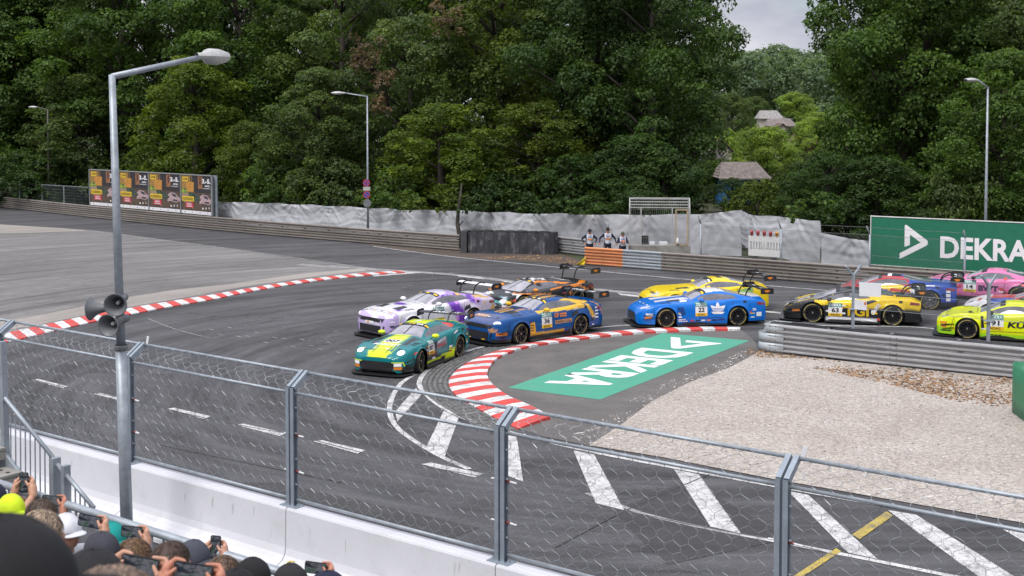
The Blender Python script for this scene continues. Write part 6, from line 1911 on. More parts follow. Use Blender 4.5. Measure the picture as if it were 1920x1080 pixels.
# -- green car
def liv_aston(s, y, z, part):
    ay = abs(y)
    if part == 'roof':
        if ay < .36 and 2.3 < s < 3.3: return NEON
        if 3.15 < s < 3.75 and z > .98 and ay > .36 and s - 3.2 > (1.18 - z) * .6: return (.70, .05, .03)
        return TEAL
    if ay < .33 and s < 1.9 and z > .5:
        return NEON
    if .40 < ay < .66 and .75 < s < 1.55 and z > .80: return CARB
    if ay > .75:
        if s > 2.75 and z < .42 - .0 and s < 3.35 and z < .20 + (s - 2.6) * .38: return NEON
        if 1.5 < s < 2.8 and .145 + (s - 1.5) * .05 < z < .20 + (s - 1.5) * .06: return NEON
        if z < .30 and s < 3.3: return CARB
        if 1.3 < s < 2.2 and z < .74: return (.022, .035, .038)
    if s < .02 and z < .19: return CARB
    if s > 4.45 and z > .9: return NEON
    return TEAL
def d_aston(c):
    t, p = c['text'], c['poly']
    c['number'](1.60, .42, '007', .40, .42)
    m_plate = M('vinyl_grey', (.24, .22, .25), .45)
    q = p('sponsor_panel', 'side', [(2.18, .50), (2.84, .58), (2.84, .80), (2.18, .72)], m_plate)
    t('side', 'MARCOT', 2.24, 2.80, .66, .74, m_wht, .03, .2, rot=.12); t('side', '~RACING', 2.24, 2.78, .55, .62, m_sred, .02, .2, rot=.12)
    p('sponsor_mark', 'side', [(3.25, .80), (3.55, .86), (3.55, .91), (3.25, .85)], m_wht)
    t('top', '007', -.22, .22, .90, 1.12, m_blk, .03); 
    q = p('hood_panel', 'top', [(-.26, .86), (.26, .86), (.26, 1.15), (-.26, 1.15)], m_wht, .005)
    t('top', 'MARCOT', -.46, .46, .60, .74, m_wht, .035, .2, off=.014)
    p('stripe', 'top', [(.40, .1), (.415, .1), (.44, .62), (.425, .62)], M('neon_line', NEON, .4))
    for a in (-.24, -.20, .20, .24): p('stripe', 'top', [(a, .06), (a + .012, .06), (a + .012, .55), (a, .55)], m_blk, .007)
    for sg in (-1, 1):
        p('sticker', 'front', [(sg * .78, .33), (sg * .58, .33), (sg * .58, .42), (sg * .78, .42)], m_wht, .012); p('sticker', 'front', [(sg * .79, .23), (sg * .58, .23), (sg * .58, .315), (sg * .79, .315)], m_ora, .012)
        p('stripe', 'front', [(sg * .50, .455), (sg * .80, .455), (sg * .82, .43), (sg * .50, .43)], M('neon_line', NEON, .4), .012)
        p('stripe', 'front', [(sg * .82, .45), (sg * .86, .33), (sg * .84, .33), (sg * .80, .45)], M('neon_line', NEON, .4), .012)
    p('sponsor_mark', 'side', [(.55, .60), (.85, .64), (.85, .70), (.55, .66)], M('vinyl_red', (.6, .08, .07), .45))
    for k, mt in enumerate((m_ora, m_wht, m_ora)): p('sponsor_mark', 'side', [(1.40, .66 - .1 * k), (1.56, .67 - .1 * k), (1.56, .71 - .1 * k), (1.40, .70 - .1 * k)], mt)
    t('top', 'DTM', -.14, .06, 2.32, 2.40, m_yel, .03, off=.012); t('top', '~TURBO', .12, .36, 2.32, 2.39, m_wht, .02, off=.012)
    for a in (-.46, .46): p('banner_mark', 'top', [(a - .06, 2.31), (a + .06, 2.31), (a + .06, 2.39), (a - .06, 2.39)], m_yel, .012)
    t('top', '7', -.1, .1, 2.55, 2.85, m_wht, .03, off=.01)
race_car('teal and neon yellow race car leading with headlights lit', 'gt', (789, 699), (862, 669), liv_aston, [d_aston], RIM10, lights='lit', grille='gt', mirror=M('mirror_neon', NEON, .4), lightmat=m_lit,
         headshape=[(-.17, -.03), (-.10, .07), (.02, .11), (.10, .07), (.10, -.02), (.0, -.07), (-.12, -.08)], steer=.22, wingtext='MARCOT', scale=0.92)
# -- blue and orange car
BLUE36, TAN = (.000, .066, .25), (.55, .27, .10)
def liv_must(s, y, z, part):
    ay = abs(y)
    YE = (.74, .44, .015)
    if part == 'roof':
        if 2.62 < s < 3.3 and ay < .40: return (.02, .03, .07) if abs(ay - .2) > .09 else mixc(TAN, YE, .4)
        if ay > .40 and 2.9 < s < 4.4 and z > 1.02 and ay > .62 - .12 * (s - 2.9): return YE
        return BLUE36
    if z < .25 and ay > .6: return CARB
    if ay > .6 and .87 + .03 * (s - 2) < z < .955 + .05 * (s - 2) and 1.95 < s < 3.95: return YE        # band under the windows
    if ay > .6 and s > 4.05 and abs(z - (1.05 - 1.5 * (s - 4.05))) < .11 and z > .45: return YE         # slash behind the rear wheel
    if ay > .6 and s > 4.5 and abs(z - (1.30 - 1.1 * (s - 4.3))) < .05: return TAN
    if s < 1.9 and z > .7 and ay < .85:
        if .25 < ay - .10 * (s - .8) < .36 and s > .75: return TAN
        if ay < .20 and .85 < s: return mixc(TAN, YE, .5) if abs(ay - .10) < .05 and s < 1.5 else (.02, .03, .07)
        if s < .7 and ay < .75: return (.07, .10, .24)
    if s < .14 and .47 < z < .57: return TAN if nz(0, y, z, 7) > -.1 else (.16, .15, .17)
    if ay > .7 and .25 <= z < .33 and 1.5 < s < 3.0: return (.66, .38, .02)
    return BLUE36
def d_must36(c):
    t, p = c['text'], c['poly']
    c['number'](2.02, .40, '36', .46, .50)
    p('sponsor_panel', 'side', [(1.46, .30), (1.76, .26), (1.70, .66), (1.40, .60)], M('vinyl_amber', (.72, .36, .02), .45))
    for k in range(3): p('sponsor_mark', 'side', [(1.50, .38 + .08 * k), (1.66, .37 + .08 * k), (1.66, .395 + .08 * k), (1.50, .405 + .08 * k)], m_blk, .01)
    t('side', 'GF', 2.58, 2.80, .70, .84, m_ora, .03); t('side', '~RACING', 2.84, 3.12, .77, .83, m_ora, .01); t('side', '~SERVICES', 2.84, 3.12, .70, .75, m_ora, .01)
    p('sponsor_panel', 'side', [(2.62, .48), (3.32, .50), (3.32, .62), (2.62, .60)], M('vinyl_tan', TAN, .45)); t('side', 'INNOVATION', 2.66, 3.28, .51, .58, M('vinyl_navy', (.02, .03, .1), .4), .02)
    p('intake', 'side', [(3.30, .66), (3.62, .74), (3.60, .86), (3.40, .82)], m_carbon)
    for k in range(3): p('stripe', 'side', [(3.42 + .07 * k, .88), (3.44 + .07 * k, .88), (3.49 + .07 * k, .96), (3.47 + .07 * k, .96)], m_wht)
    for k in range(8): p('stripe', 'side', [(3.58 + .055 * k, .96 + .002 * k), (3.60 + .055 * k, .96), (3.64 + .055 * k, 1.0), (3.62 + .055 * k, 1.0)], M('vinyl_tan', TAN, .45))
    q = p('hood_panel', 'top', [(-.50, .30), (.10, .30), (.10, .52), (-.50, .52)], M('vinyl_tan', TAN, .45)); t('top', 'INNOVATION', -.47, .08, .36, .47, m_wht, .02, off=.012)
    p('vent', 'top', [(.20, .98), (.62, .95), (.60, 1.30), (.30, 1.32)], m_carbon); p('vent', 'top', [(-.62, .95), (-.20, .98), (-.30, 1.32), (-.60, 1.30)], m_carbon)
    p('sticker', 'side', [(.12, .36), (.46, .36), (.46, .46), (.12, .46)], m_ora, .012); t('side', 'PIRELLI', .15, .43, .385, .435, m_blk, .02, off=.016)
    for a in (-.45, .25): p('tow_mark', 'front', [(a, .17), (a + .16, .17), (a + .16, .23), (a, .23)], m_yel, .016)
    for a in (-.4, 0, .25, .5): p('banner_mark', 'top', [(a - .07, 2.50), (a + .05, 2.50), (a + .05, 2.57), (a - .07, 2.57)], m_yel if a != .25 else m_wht, .012)
    for k in range(4): p('sponsor_mark', 'side', [(4.45, .50 + .11 * k), (4.62, .50 + .11 * k), (4.62, .55 + .11 * k), (4.45, .55 + .11 * k)], m_wht)
MUSTHEAD = [(-.26, -.03), (-.22, .05), (.06, .08), (.24, .06), (.26, .0), (.05, -.05)]
race_car('blue race car number 36 with orange and yellow trim at the apex', 'mustang', (971, 647), (1093, 627), liv_must, [d_must36], RIM6, mirror=M('mirror_yellow', (.72, .45, .02), .4), grille='mustang', headshape=[(-.10, -.02), (-.06, .05), (.10, .06), (.14, .0)], lightmat=m_dlamp, wing_z=1.28, steer=.18, wingtext='MUSTANG', scale=0.965)
# -- white and purple car
def liv_purple(s, y, z, part):
    n = nz(s * .9, y * .8, z, 2.1, 5); n2 = nz(s, y, z, 4.5, 9)
    lil, pur, pink, ora = (.42, .28, .62), (.16, .05, .42), (.55, .25, .60), (.75, .45, .12)
    if z < .22: return CARB
    if s < .45 and n > -.25: return mixc(WHITE, lil, .75)
    if part == 'roof':
        if n > .02: return pur if n2 > 0 else lil
        if s > 3.2 and abs(y) > .5: return ora
        return mixc(WHITE, lil, .35)
    if s > 3.0 and abs(y) > .5:
        if n > .12: return pur if n2 > -.05 else pink
        if n > -.12: return mixc(WHITE, lil, .8)
        if s > 4.25 and n2 > .1: return ora
        return mixc(WHITE, pink, .25)
    if n > .32: return pur
    if n > .2: return mixc(WHITE, lil, .6)
    return WHITE
def d_purple(c):
    t, p = c['text'], c['poly']
    c['number'](2.02, .42, '', .46, .46)
    for sg in (-1, 1): p('vent', 'top', [(sg * .26, .75), (sg * .62, .72), (sg * .58, 1.15), (sg * .34, 1.18)], m_carbon)
    p('plate', 'front', [(-.22, .50), (.22, .50), (.22, .59), (-.22, .59)], m_wht, .016); p('sticker', 'front', [(-.12, .51), (-.04, .51), (-.04, .58), (-.12, .58)], m_ora, .02)
    t('side', '~PARTNER', 2.55, 2.95, .62, .68, M('vinyl_grey2', (.4, .38, .4), .5), .02); p('intake', 'side', [(3.30, .66), (3.62, .74), (3.60, .86), (3.40, .82)], m_carbon)
    for a in (-.4, .0, .4): p('banner_mark', 'top', [(a - .08, 2.50), (a + .08, 2.50), (a + .08, 2.57), (a - .08, 2.57)], m_yel, .012)
race_car('white and purple race car half hidden behind the leading car', 'mustang', (771, 634), (889, 615), liv_purple, [d_purple], RIM10, mirror=m_wht, grille='mustang', headshape=[(-.10, -.02), (-.06, .05), (.10, .06), (.14, .0)], lightmat=m_dlamp, wingcol=m_wht, wing_z=1.36, steer=.12, scale=0.965)
# -- black and orange car
def liv_mcl(s, y, z, part):
    ay = abs(y)
    O = (.70, .22, .02)
    if part == 'roof':
        if ay < .45 and s > 1.9: return WHITE if nz(s * 2, y * 3, 0, 2, 2) > .05 else CARB
        if 1.3 < s and abs(z - (1.06 - .11 * max(0, s - 2.2))) < .035: return O
        return CARB
    if ay > .5:
        for k, a in ((-.20, .95), (.10, .70), (.34, .42)):
            if abs(z - (a - .16 * (s - 1.5) * (-1 if s > 2.4 else 1) * .6)) < .022 and s > .4: return O
        if abs(math.hypot(s - 3.64, z - .35) - .50) < .035 and z > .6: return O
    if s < .9 and nz(s, y, z, 3, 8) > .22: return WHITE
    if s < .5 and y > .2 and nz(s, y, z, 3, 3) > .1: return (.05, .25, .25)
    return CARB
def d_mcl(c):
    t, p = c['text'], c['poly']
    p('sponsor_mark', 'side', [(3.05, .70), (3.30, .66), (3.30, .76), (3.05, .80)], M('vinyl_blue', (.03, .1, .5), .45))
    p('window_net', 'side', [(1.95, .92), (2.15, .92), (2.12, 1.02), (1.95, 1.02)], m_blk, .01)
    p('sticker', 'side', [(.55, .50), (.75, .54), (.75, .62), (.55, .58)], M('vinyl_red', (.6, .08, .07), .45))
    for a in (-.4, .3): p('banner_mark', 'top', [(a - .08, 1.78), (a + .08, 1.78), (a + .08, 1.86), (a - .08, 1.86)], m_yel, .012)
    t('top', '~HUESKER', -.42, .42, 3.35, 3.55, m_wht, .03)
race_car('black and orange race car running beyond the blue car', 'mid', (975, 590), (1089, 576), liv_mcl, [d_mcl], RIM10, mirror=M('mirror_orange', (.7, .25, .02), .4), grille='mid', headshape=[(-.18, -.06), (-.10, .06), (.14, .06), (.10, -.05)], wing_z=1.36, steer=.12, scale=0.98)
# -- blue car 22
B22 = (.000, .150, .58)
def liv_22(s, y, z, part):
    ay = abs(y)
    if part == 'roof':
        if ay < .47 and s > 2.55: return WHITE
        return B22
    if s < 1.95 and z > .7 and .18 < ay < .50 and s > .75: return WHITE if y < .46 else B22
    if s > 3.9 and z > .93 and ay < .5: return WHITE
    return B22
AMGHEAD = [(-.20, -.06), (-.16, .03), (.12, .12), (.22, .09), (.16, -.03)]
def d_22(c):
    t, p = c['text'], c['poly']
    c['number'](2.22 - .12, .38, '22', .44, .48)
    # three-leaf emblem with three white bars cut through
    cx, cz = 2.92, .545
    def leaf(a, w, h):
        o = []
        for k in range(9):
            u = k / 8; o.append((cx + math.sin(a) * h * u + math.cos(a) * w * math.sin(math.pi * u ** .8), cz - .02 + math.cos(a) * h * u - math.sin(a) * w * math.sin(math.pi * u ** .8)))
        for k in range(7, 0, -1):
            u = k / 8; o.append((cx + math.sin(a) * h * u - math.cos(a) * w * math.sin(math.pi * u ** .8), cz - .02 + math.cos(a) * h * u + math.sin(a) * w * math.sin(math.pi * u ** .8)))
        return o
    for a, w, h in ((0, .075, .37), (-.85, .085, .35), (.85, .085, .35)): p('emblem', 'side', leaf(a, w, h), m_wht, .006)
    p('emblem', 'side', [(cx - .24, cz - .02), (cx + .24, cz - .02), (cx + .16, cz - .10), (cx - .16, cz - .10)], m_wht, .006)
    for k in range(3): p('emblem_gap', 'side', [(cx - .27, cz - .005 + .045 * k), (cx + .27, cz - .005 + .045 * k), (cx + .27, cz + .010 + .045 * k), (cx - .27, cz + .010 + .045 * k)], M('vinyl_blue22', B22, .35), .010)
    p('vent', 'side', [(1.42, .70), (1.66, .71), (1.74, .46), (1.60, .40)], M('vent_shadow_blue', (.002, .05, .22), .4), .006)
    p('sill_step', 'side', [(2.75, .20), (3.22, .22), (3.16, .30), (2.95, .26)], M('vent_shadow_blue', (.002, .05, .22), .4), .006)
    for k, mt in enumerate((m_sred, m_blk, m_wht, m_ora, m_blk)): p('sponsor_mark', 'side', [(1.92 + .20 * k, .20), (2.06 + .20 * k, .20), (2.06 + .20 * k, .25), (1.92 + .20 * k, .25)], mt)
    t('side', '~SCHUETZ', 1.45, 1.75, .26, .29, m_wht, .02); t('side', '~WINWARD', 1.45, 1.82, .19, .23, m_wht, .03)
    p('sticker', 'side', [(.28, .43), (.52, .43), (.52, .52), (.28, .52)], m_wht, .008); p('sticker', 'side', [(.24, .33), (.47, .33), (.47, .41), (.24, .41)], m_ora, .008)
    p('sponsor_mark', 'side', [(1.60, .86), (1.86, .88), (1.86, .915), (1.60, .90)], m_wht); p('sponsor_mark', 'side', [(4.36, .33), (4.56, .33), (4.56, .48), (4.36, .48)], m_wht)
    for a in (-.4, .4): p('banner_mark', 'top', [(a - .1, 2.46), (a + .1, 2.46), (a + .1, 2.54), (a - .1, 2.54)], m_yel, .012)
    p('hood_slot', 'top', [(.45, 1.15), (.62, 1.15), (.62, 1.7), (.45, 1.6)], m_carbon, .005)
    for k in range(6): p('grille_bar', 'front', [(-.40 + .16 * k - .01, .22), (-.40 + .16 * k + .01, .22), (-.40 + .16 * k + .01, .46), (-.40 + .16 * k - .01, .46)], m_galvdark, .018)
race_car('bright blue race car number 22 with white three-leaf emblem', 'amg', (1248.5, 615), (1384, 611), liv_22, [d_22], RIM10, mirror=M('mirror_blue', B22, .35), grille='amg', headshape=AMGHEAD, wing_z=1.24, steer=.06, scale=.95)
# -- yellow car behind it
Y5 = (.78, .58, .015)
def liv_y(s, y, z, part):
    if part == 'body' and abs(y) > .6 and 3.2 < s < 4.1 and z > .55 and abs(z - (.62 + .25 * (s - 3.2))) < .13: return (.20, .38, .12)
    if part == 'roof' and s > 3.3 and z < 1.02 and abs(y) > .5: return (.20, .38, .12)
    if s < .03 and z < .3: return CARB
    return Y5
def d_y(c):
    t, p = c['text'], c['poly']
    c['number'](2.10, .38, '', .44, .48)
    t('top', '~MANN', -.35, .35, 2.9, 3.1, m_blk, .02)
    for k in range(3): p('mark', 'top', [(.2 + .16 * k, .22), (.30 + .16 * k, .22), (.30 + .16 * k, .34), (.2 + .16 * k, .34)], m_blk, .006)
    p('hood_slot', 'top', [(.45, 1.15), (.62, 1.15), (.62, 1.7), (.45, 1.6)], m_carbon, .005)
    for a in (-.4, .4): p('banner_mark', 'top', [(a - .1, 2.46), (a + .1, 2.46), (a + .1, 2.54), (a - .1, 2.54)], m_wht, .012)
race_car('plain yellow race car running behind the bright blue one', 'amg', (1264, 588), (1394, 584.5), liv_y, [d_y], RIM10, mirror=M('mirror_yellow2', Y5, .4), grille='amg', headshape=AMGHEAD, wing_z=1.28, steer=.06, scale=.96)
# -- black and yellow car 63
LY = (.80, .54, .01)
def liv_63(s, y, z, part):
    ay = abs(y)
    if part == 'roof':
        if ay < .5 and s < 1.0: return WHITE
        if s > 2.7 and z < 1.06 and ay > .3: return LY
        if abs(z - (.86 + (s - 1.0) * .20)) < .03 and s < 1.7: return LY
        return CARB
    if ay > .62 and z > .60 and s > 1.05: return LY if z > .62 - .03 * (s - 2) else CARB
    if ay > .62 and s > 3.3 and z > .60: return LY
    if s < 1.1 and z > .52 and abs(ay - .55) < .10: return LY
    if s < .9 and ay < .25 and nz(s, y, 0, 4) > 0: return (.55, .48, .42)
    if ay > .7 and z < .2 and 1.45 < s < 3.15: return WHITE
    return CARB
def d_63(c):
    t, p = c['text'], c['poly']
    c['number'](1.52, .26, '63', .46, .44)
    t('side', 'TGI', 2.04, 2.86, .28, .62, M('vinyl_tgi', (.62, .40, .01), .45), .03)
    t('side', 'GRUPER', 3.02, 3.46, .34, .46, m_wht, .035, rot=1.0)
    p('sponsor_panel', 'side', [(1.48, .15), (3.10, .13), (2.80, .20), (1.60, .24)], m_wht)
    p('sponsor_mark', 'side', [(3.14, .18), (3.26, .16), (3.26, .24), (3.14, .26)], M('vinyl_red', (.6, .08, .07), .45))
    p('sticker', 'side', [(.30, .38), (.56, .40), (.56, .49), (.30, .47)], m_ora, .008)
    p('window_net', 'side', [(2.05, .93), (2.22, .93), (2.20, 1.02), (2.05, 1.02)], m_blk, .01)
    p('intake', 'side', [(2.72, .66), (3.12, .82), (3.02, .86), (2.72, .80)], m_carbon, .006)
race_car('black and yellow race car number 63 behind the Y-topped post', 'mid', (1525, 605.5), (1672, 611.5), liv_63, [d_63], RIM10, grille='mid', headshape=[(-.20, -.05), (-.14, .03), (.14, .06), (.12, -.02)], wing_z=1.18, steer=.0)
# -- red, blue and yellow car behind it
def liv_fer(s, y, z, part):
    R, Bl, Yl = (.50, .03, .04), (.02, .07, .36), (.78, .52, .01)
    if part == 'roof': return R if s < 2.9 and z < 1.12 else (.03, .03, .07) if s < 2.6 else Bl
    if s < 1.2: return R if nz(s, y, z, 3) > -.1 else CARB
    if abs(y) > .6:
        if z < .28: return CARB
        if abs(z - (.80 - .12 * (s - 2))) < .12 and s < 3.0: return Yl
        if z > .85 and s < 3.2: return R
    return Bl
def d_fer(c):
    t, p = c['text'], c['poly']
    p('bull_mark', 'side', [(2.2, .62), (2.9, .56), (2.95, .66), (2.25, .74)], M('vinyl_red', (.6, .08, .07), .45)); p('sponsor_mark', 'side', [(2.92, .62), (3.08, .60), (3.08, .74), (2.92, .72)], m_wht)
    for k in range(3): p('sponsor_mark', 'side', [(4.2, .35 + .15 * k), (4.35, .35 + .15 * k), (4.35, .46 + .15 * k), (4.2, .46 + .15 * k)], m_wht)
    p('sponsor_mark', 'side', [(3.05, .48), (3.25, .50), (3.25, .72), (3.05, .70)], m_wht); p('sponsor_mark', 'side', [(3.45, .86), (3.8, .87), (3.8, .91), (3.45, .90)], m_wht)
    p('roof_mark', 'top', [(-.4, 2.1), (.4, 2.1), (.4, 2.25), (-.4, 2.25)], m_wht, .006)
race_car('red, blue and yellow race car behind the wire fence', 'mid', (1604, 574), (1744, 581), liv_fer, [d_fer], RIM6L, grille='mid', headshape=[(-.20, -.05), (-.14, .03), (.14, .06), (.12, -.02)], wing_z=1.16, steer=.0)
# -- pink car 14
def liv_pink(s, y, z, part):
    K, R = (.62, .17, .36), (.55, .04, .06)
    if part == 'body' and abs(y) > .55 and s > 2.9 and z < .30 + (s - 2.9) * .62 and s > 3.05: return R if abs(z - (.27 + (s - 2.9) * .62)) > .03 else CARB
    if z < .2: return CARB
    if part == 'body' and s < .4 and nz(s, y, z, 4) > .15: return WHITE
    return K
def d_pink(c):
    t, p = c['text'], c['poly']
    c['number'](1.66, .38, '14', .46, .44); t('side', 'BWT', 2.20, 2.92, .44, .66, M('vinyl_navy2', (.02, .02, .06), .4), .05)
    p('flag_mark', 'side', [(3.10, .90), (3.22, .91), (3.22, .99), (3.10, .98)], M('vinyl_red', (.6, .08, .07), .45)); t('side', '~Fanatec', 3.75, 4.3, .72, .80, m_wht, .02); t('side', '~Stihl', 3.45, 3.72, .52, .60, m_wht, .02)
    p('window_line', 'side', [(1.75, .86), (2.9, .92), (2.9, .96), (1.75, .90)], m_teal)
race_car('pink race car number 14 at the back of the field', 'gt', (1772, 563), (1908, 572), liv_pink, [d_pink], RIM10, grille='gt', headshape=[(-.18, -.02), (-.10, .10), (.10, .10), (.12, -.02), (-.1, -.08)], wing_z=1.20, steer=.0)
# -- white, red and blue car
def liv_wrb(s, y, z, part):
    if part == 'roof': return (.45, .04, .05) if s < 2.6 else (.02, .06, .32)
    if s < .9: return WHITE
    if abs(y) < .5 and s < 1.9: return (.55, .05, .06)
    return (.02, .06, .32) if z > .6 else WHITE
race_car('white, red and blue race car almost hidden behind the neon yellow one', 'gt', (1862, 607), (2000, 617), liv_wrb, [lambda c: (c['number'](1.62, .4, ''), c['poly']('mark', 'top', [(.2, .5), (.8, .5), (.8, .62), (.2, .62)], m_sred))], RIM10, grille='gt', headshape=[(-.18, -.02), (-.10, .10), (.10, .10), (.12, -.02), (-.1, -.08)], steer=.0, scale=.94)
# -- neon yellow car 91
def liv_91(s, y, z, part):
    N = (.72, .78, .005)
    if part == 'body' and (z < .24 or (s < .5 and z < .38) or (abs(y) > .8 and .60 < s < .72 and z < .6)): return (.36, .72, .02)
    if part == 'body' and s < .03 and z < .28: return CARB
    return N
def d_91(c):
    t, p = c['text'], c['poly']
    c['number'](1.62, .36, '91', .52, .50); t('side', 'KÜS', 2.26, 3.02, .46, .70, m_blk, .04, .15)
    p('vent', 'side', [(1.44, .40), (1.54, .40), (1.50, .80), (1.42, .80)], m_carbon, .006)
    p('side_flick', 'side', [(.12, .40), (.42, .43), (.42, .46), (.14, .44)], m_carbon, .008); p('side_flick', 'side', [(.14, .22), (.5, .25), (.5, .28), (.14, .26)], m_carbon, .008)
    p('sticker', 'side', [(.12, .46), (.34, .48), (.34, .55), (.12, .53)], m_ora, .008); t('top', '~MANTHEY', .30, .78, 1.02, 1.14, m_blk, .03, .2)
    t('side', '~BILSTEIN', 1.62, 2.1, .18, .21, m_blk, .02)
race_car('neon yellow race car number 91 at the edge of the picture', 'rear', (1817, 636), (1960, 645), liv_91, [d_91], RIM10, mirror=m_blk, grille='rear', headshape=[(-.14, -.04), (-.10, .10), (.06, .14), (.14, .06), (.08, -.06)], wing_z=1.26, steer=.0, scale=.94)

# ------------------------------------------------------------------ people
def skin_mat(name, col):
    m, nt, bs = _nt(name)
    v = _coords(nt); a = _noise(nt, 14, 4, .6, v); b = _noise(nt, 160, 2, .5, v)
    c = _ramp(nt, a.outputs['Fac'], [(.3, tint(col, .86)), (.7, tint(col, 1.1))]).outputs['Color']
    nt.links.new(c, bs.inputs['Base Color']); bs.inputs['Roughness'].default_value = .55
    bs.inputs['Subsurface Weight'].default_value = .12
    bs.inputs['Subsurface Radius'].default_value = (.01, .004, .002)
    _bump(nt, bs, b.outputs['Fac'], .15, .002)
    return m
SK1, SK2, SK3 = skin_mat('skin_fair', (.52, .28, .19)), skin_mat('skin_ruddy', (.47, .20, .13)), skin_mat('skin_tan', (.40, .21, .13))
def cloth(name, col): return M('cloth_' + name, col, .9, var=.18, scale=9, fine=220, bump=.25)
def capsule(mb, a, b, r0, r1, n=10):
    a, b = Vector(a), Vector(b)
    d = b - a; L = d.length
    if L < 1e-5: d = UP.copy(); L = 1e-5
    q = d.normalized().to_track_quat('Z', 'Y').to_matrix().to_4x4()
    prof = []
    for k in range(5): t = math.pi / 2 * k / 4; prof.append((max(1e-4, r0 * math.sin(t)), -r0 * math.cos(t)))
    for k in range(5): t = math.pi / 2 * k / 4; prof.append((max(1e-4, r1 * math.cos(t)), L + r1 * math.sin(t)))
    b0 = len(mb.v)
    mb.lathe(prof, n, Matrix.Translation(a) @ q)
    mb.f += [tuple(b0 + k for k in range(n))[::-1], tuple(b0 + (len(prof) - 1) * n + k for k in range(n))]; mb.m += [0, 0]
def ellipsoid(mb, c, rx, ry, rz, rot=None, n=18, k=12):
    mat = Matrix.Translation(c) @ (rot.to_4x4() if rot else Matrix.Identity(4)) @ Matrix.Diagonal((rx, ry, rz, 1))
    b0 = len(mb.v)
    prof = [(max(1e-3, math.sin(math.pi * i / k)), -math.cos(math.pi * i / k)) for i in range(k + 1)]
    mb.lathe(prof, n, mat)
    mb.f += [tuple(b0 + q for q in range(n))[::-1], tuple(b0 + k * n + q for q in range(n))]; mb.m += [0, 0]
def voxel(mb, size):
    me = mb.mesh('tmp'); o = bpy.data.objects.new('tmp', me); COL.objects.link(o)
    r = o.modifiers.new('r', 'REMESH'); r.mode = 'VOXEL'; r.voxel_size = size
    s = o.modifiers.new('s', 'SMOOTH'); s.factor = .5; s.iterations = 3
    dg = bpy.context.evaluated_depsgraph_get(); ev = o.evaluated_get(dg); m2 = ev.to_mesh()
    vs_ = [tuple(v.co) for v in m2.vertices]; fs = [tuple(p.vertices) for p in m2.polygons]
    ev.to_mesh_clear(); bpy.data.objects.remove(o); bpy.data.meshes.remove(me)
    return vs_, fs
def seg_dist(P_, a, b):
    a = np.array(a); b = np.array(b); d = b - a; L2 = max(1e-9, float(d @ d))
    t = np.clip(((P_ - a) @ d) / L2, 0, 1)
    return np.linalg.norm(P_ - (a + t[:, None] * d), axis=1)
def ik(sh, wr, l1, l2, pole):
    d = wr - sh; L = min(d.length, (l1 + l2) * .995)
    if d.length > L: wr = sh + d.normalized() * L
    u = d.normalized()
    a = (l1 * l1 - l2 * l2 + L * L) / (2 * L); h = math.sqrt(max(0, l1 * l1 - a * a))
    p = pole - u * pole.dot(u); p.normalize()
    return sh + u * a + p * h, wr
def phone_hand(C, r, v, back, w, side, segs, thumb_front=True):
    """fingers closed round the edge of a phone at C; r,v,back: right, up and away-from-holder axes; side +1 right edge"""
    r = r * side
    f = -back
    edge = C + r * (w / 2)
    wrist = edge + r * .045 - v * .095 + f * .015
    palm = edge + r * .030 - v * .02 + back * .004
    segs.append((wrist, palm - v * .02, .029, .036, 'skin'))
    segs.append((palm - v * .025 + r * .004, palm + v * .028, .030, .020, 'skin'))
    for k in range(4):
        vv = v * (.036 - .0225 * k)
        ln = (.9, 1.0, .95, .78)[k]
        k0 = palm + vv + back * .012 + r * .002
        k1 = edge + vv * 1.05 + r * .012 * ln + back * .028
        k2 = edge + vv * 1.08 - r * .020 * ln + back * .020
        k3 = edge + vv * 1.08 - r * .040 * ln + back * .013
        segs += [(k0, k1, .0105, .0095, 'skin'), (k1, k2, .0095, .0085, 'skin'), (k2, k3, .0085, .0075, 'skin')]
    t0 = palm - v * .035 + f * .010 - r * .006
    t1 = edge - v * .012 + f * .026 + r * .010
    t2 = edge + v * .014 + f * .018 - r * .014
    segs += [(t0, t1, .0145, .0115, 'skin'), (t1, t2, .0115, .0085, 'skin')]
    return wrist
def rest_hand(wr, d, f, segs):
    """relaxed hand hanging from a wrist along d, slightly curled towards f"""
    s = d.cross(f).normalized()
    palm = wr + d * .085
    segs.append((wr, palm, .026, .036, 'skin'))
    for k in range(4):
        o = s * (.030 - .02 * k); ln = (.9, 1, .94, .76)[k]
        a = palm + o; b = a + d * .040 * ln + f * .006; c = b + (d * .8 + f * .5) * .028 * ln; e = c + (d * .5 + f * .8) * .022 * ln
        segs += [(a, b, .0105, .0095, 'skin'), (b, c, .0095, .0085, 'skin'), (c, e, .0085, .0075, 'skin')]
    a = wr + d * .03 + s * .03; b = a + (d + s * .7 + f * .4).normalized() * .045; c = b + (d + f * .5).normalized() * .03
    segs += [(a, b, .013, .011, 'skin'), (b, c, .011, .0085, 'skin')]
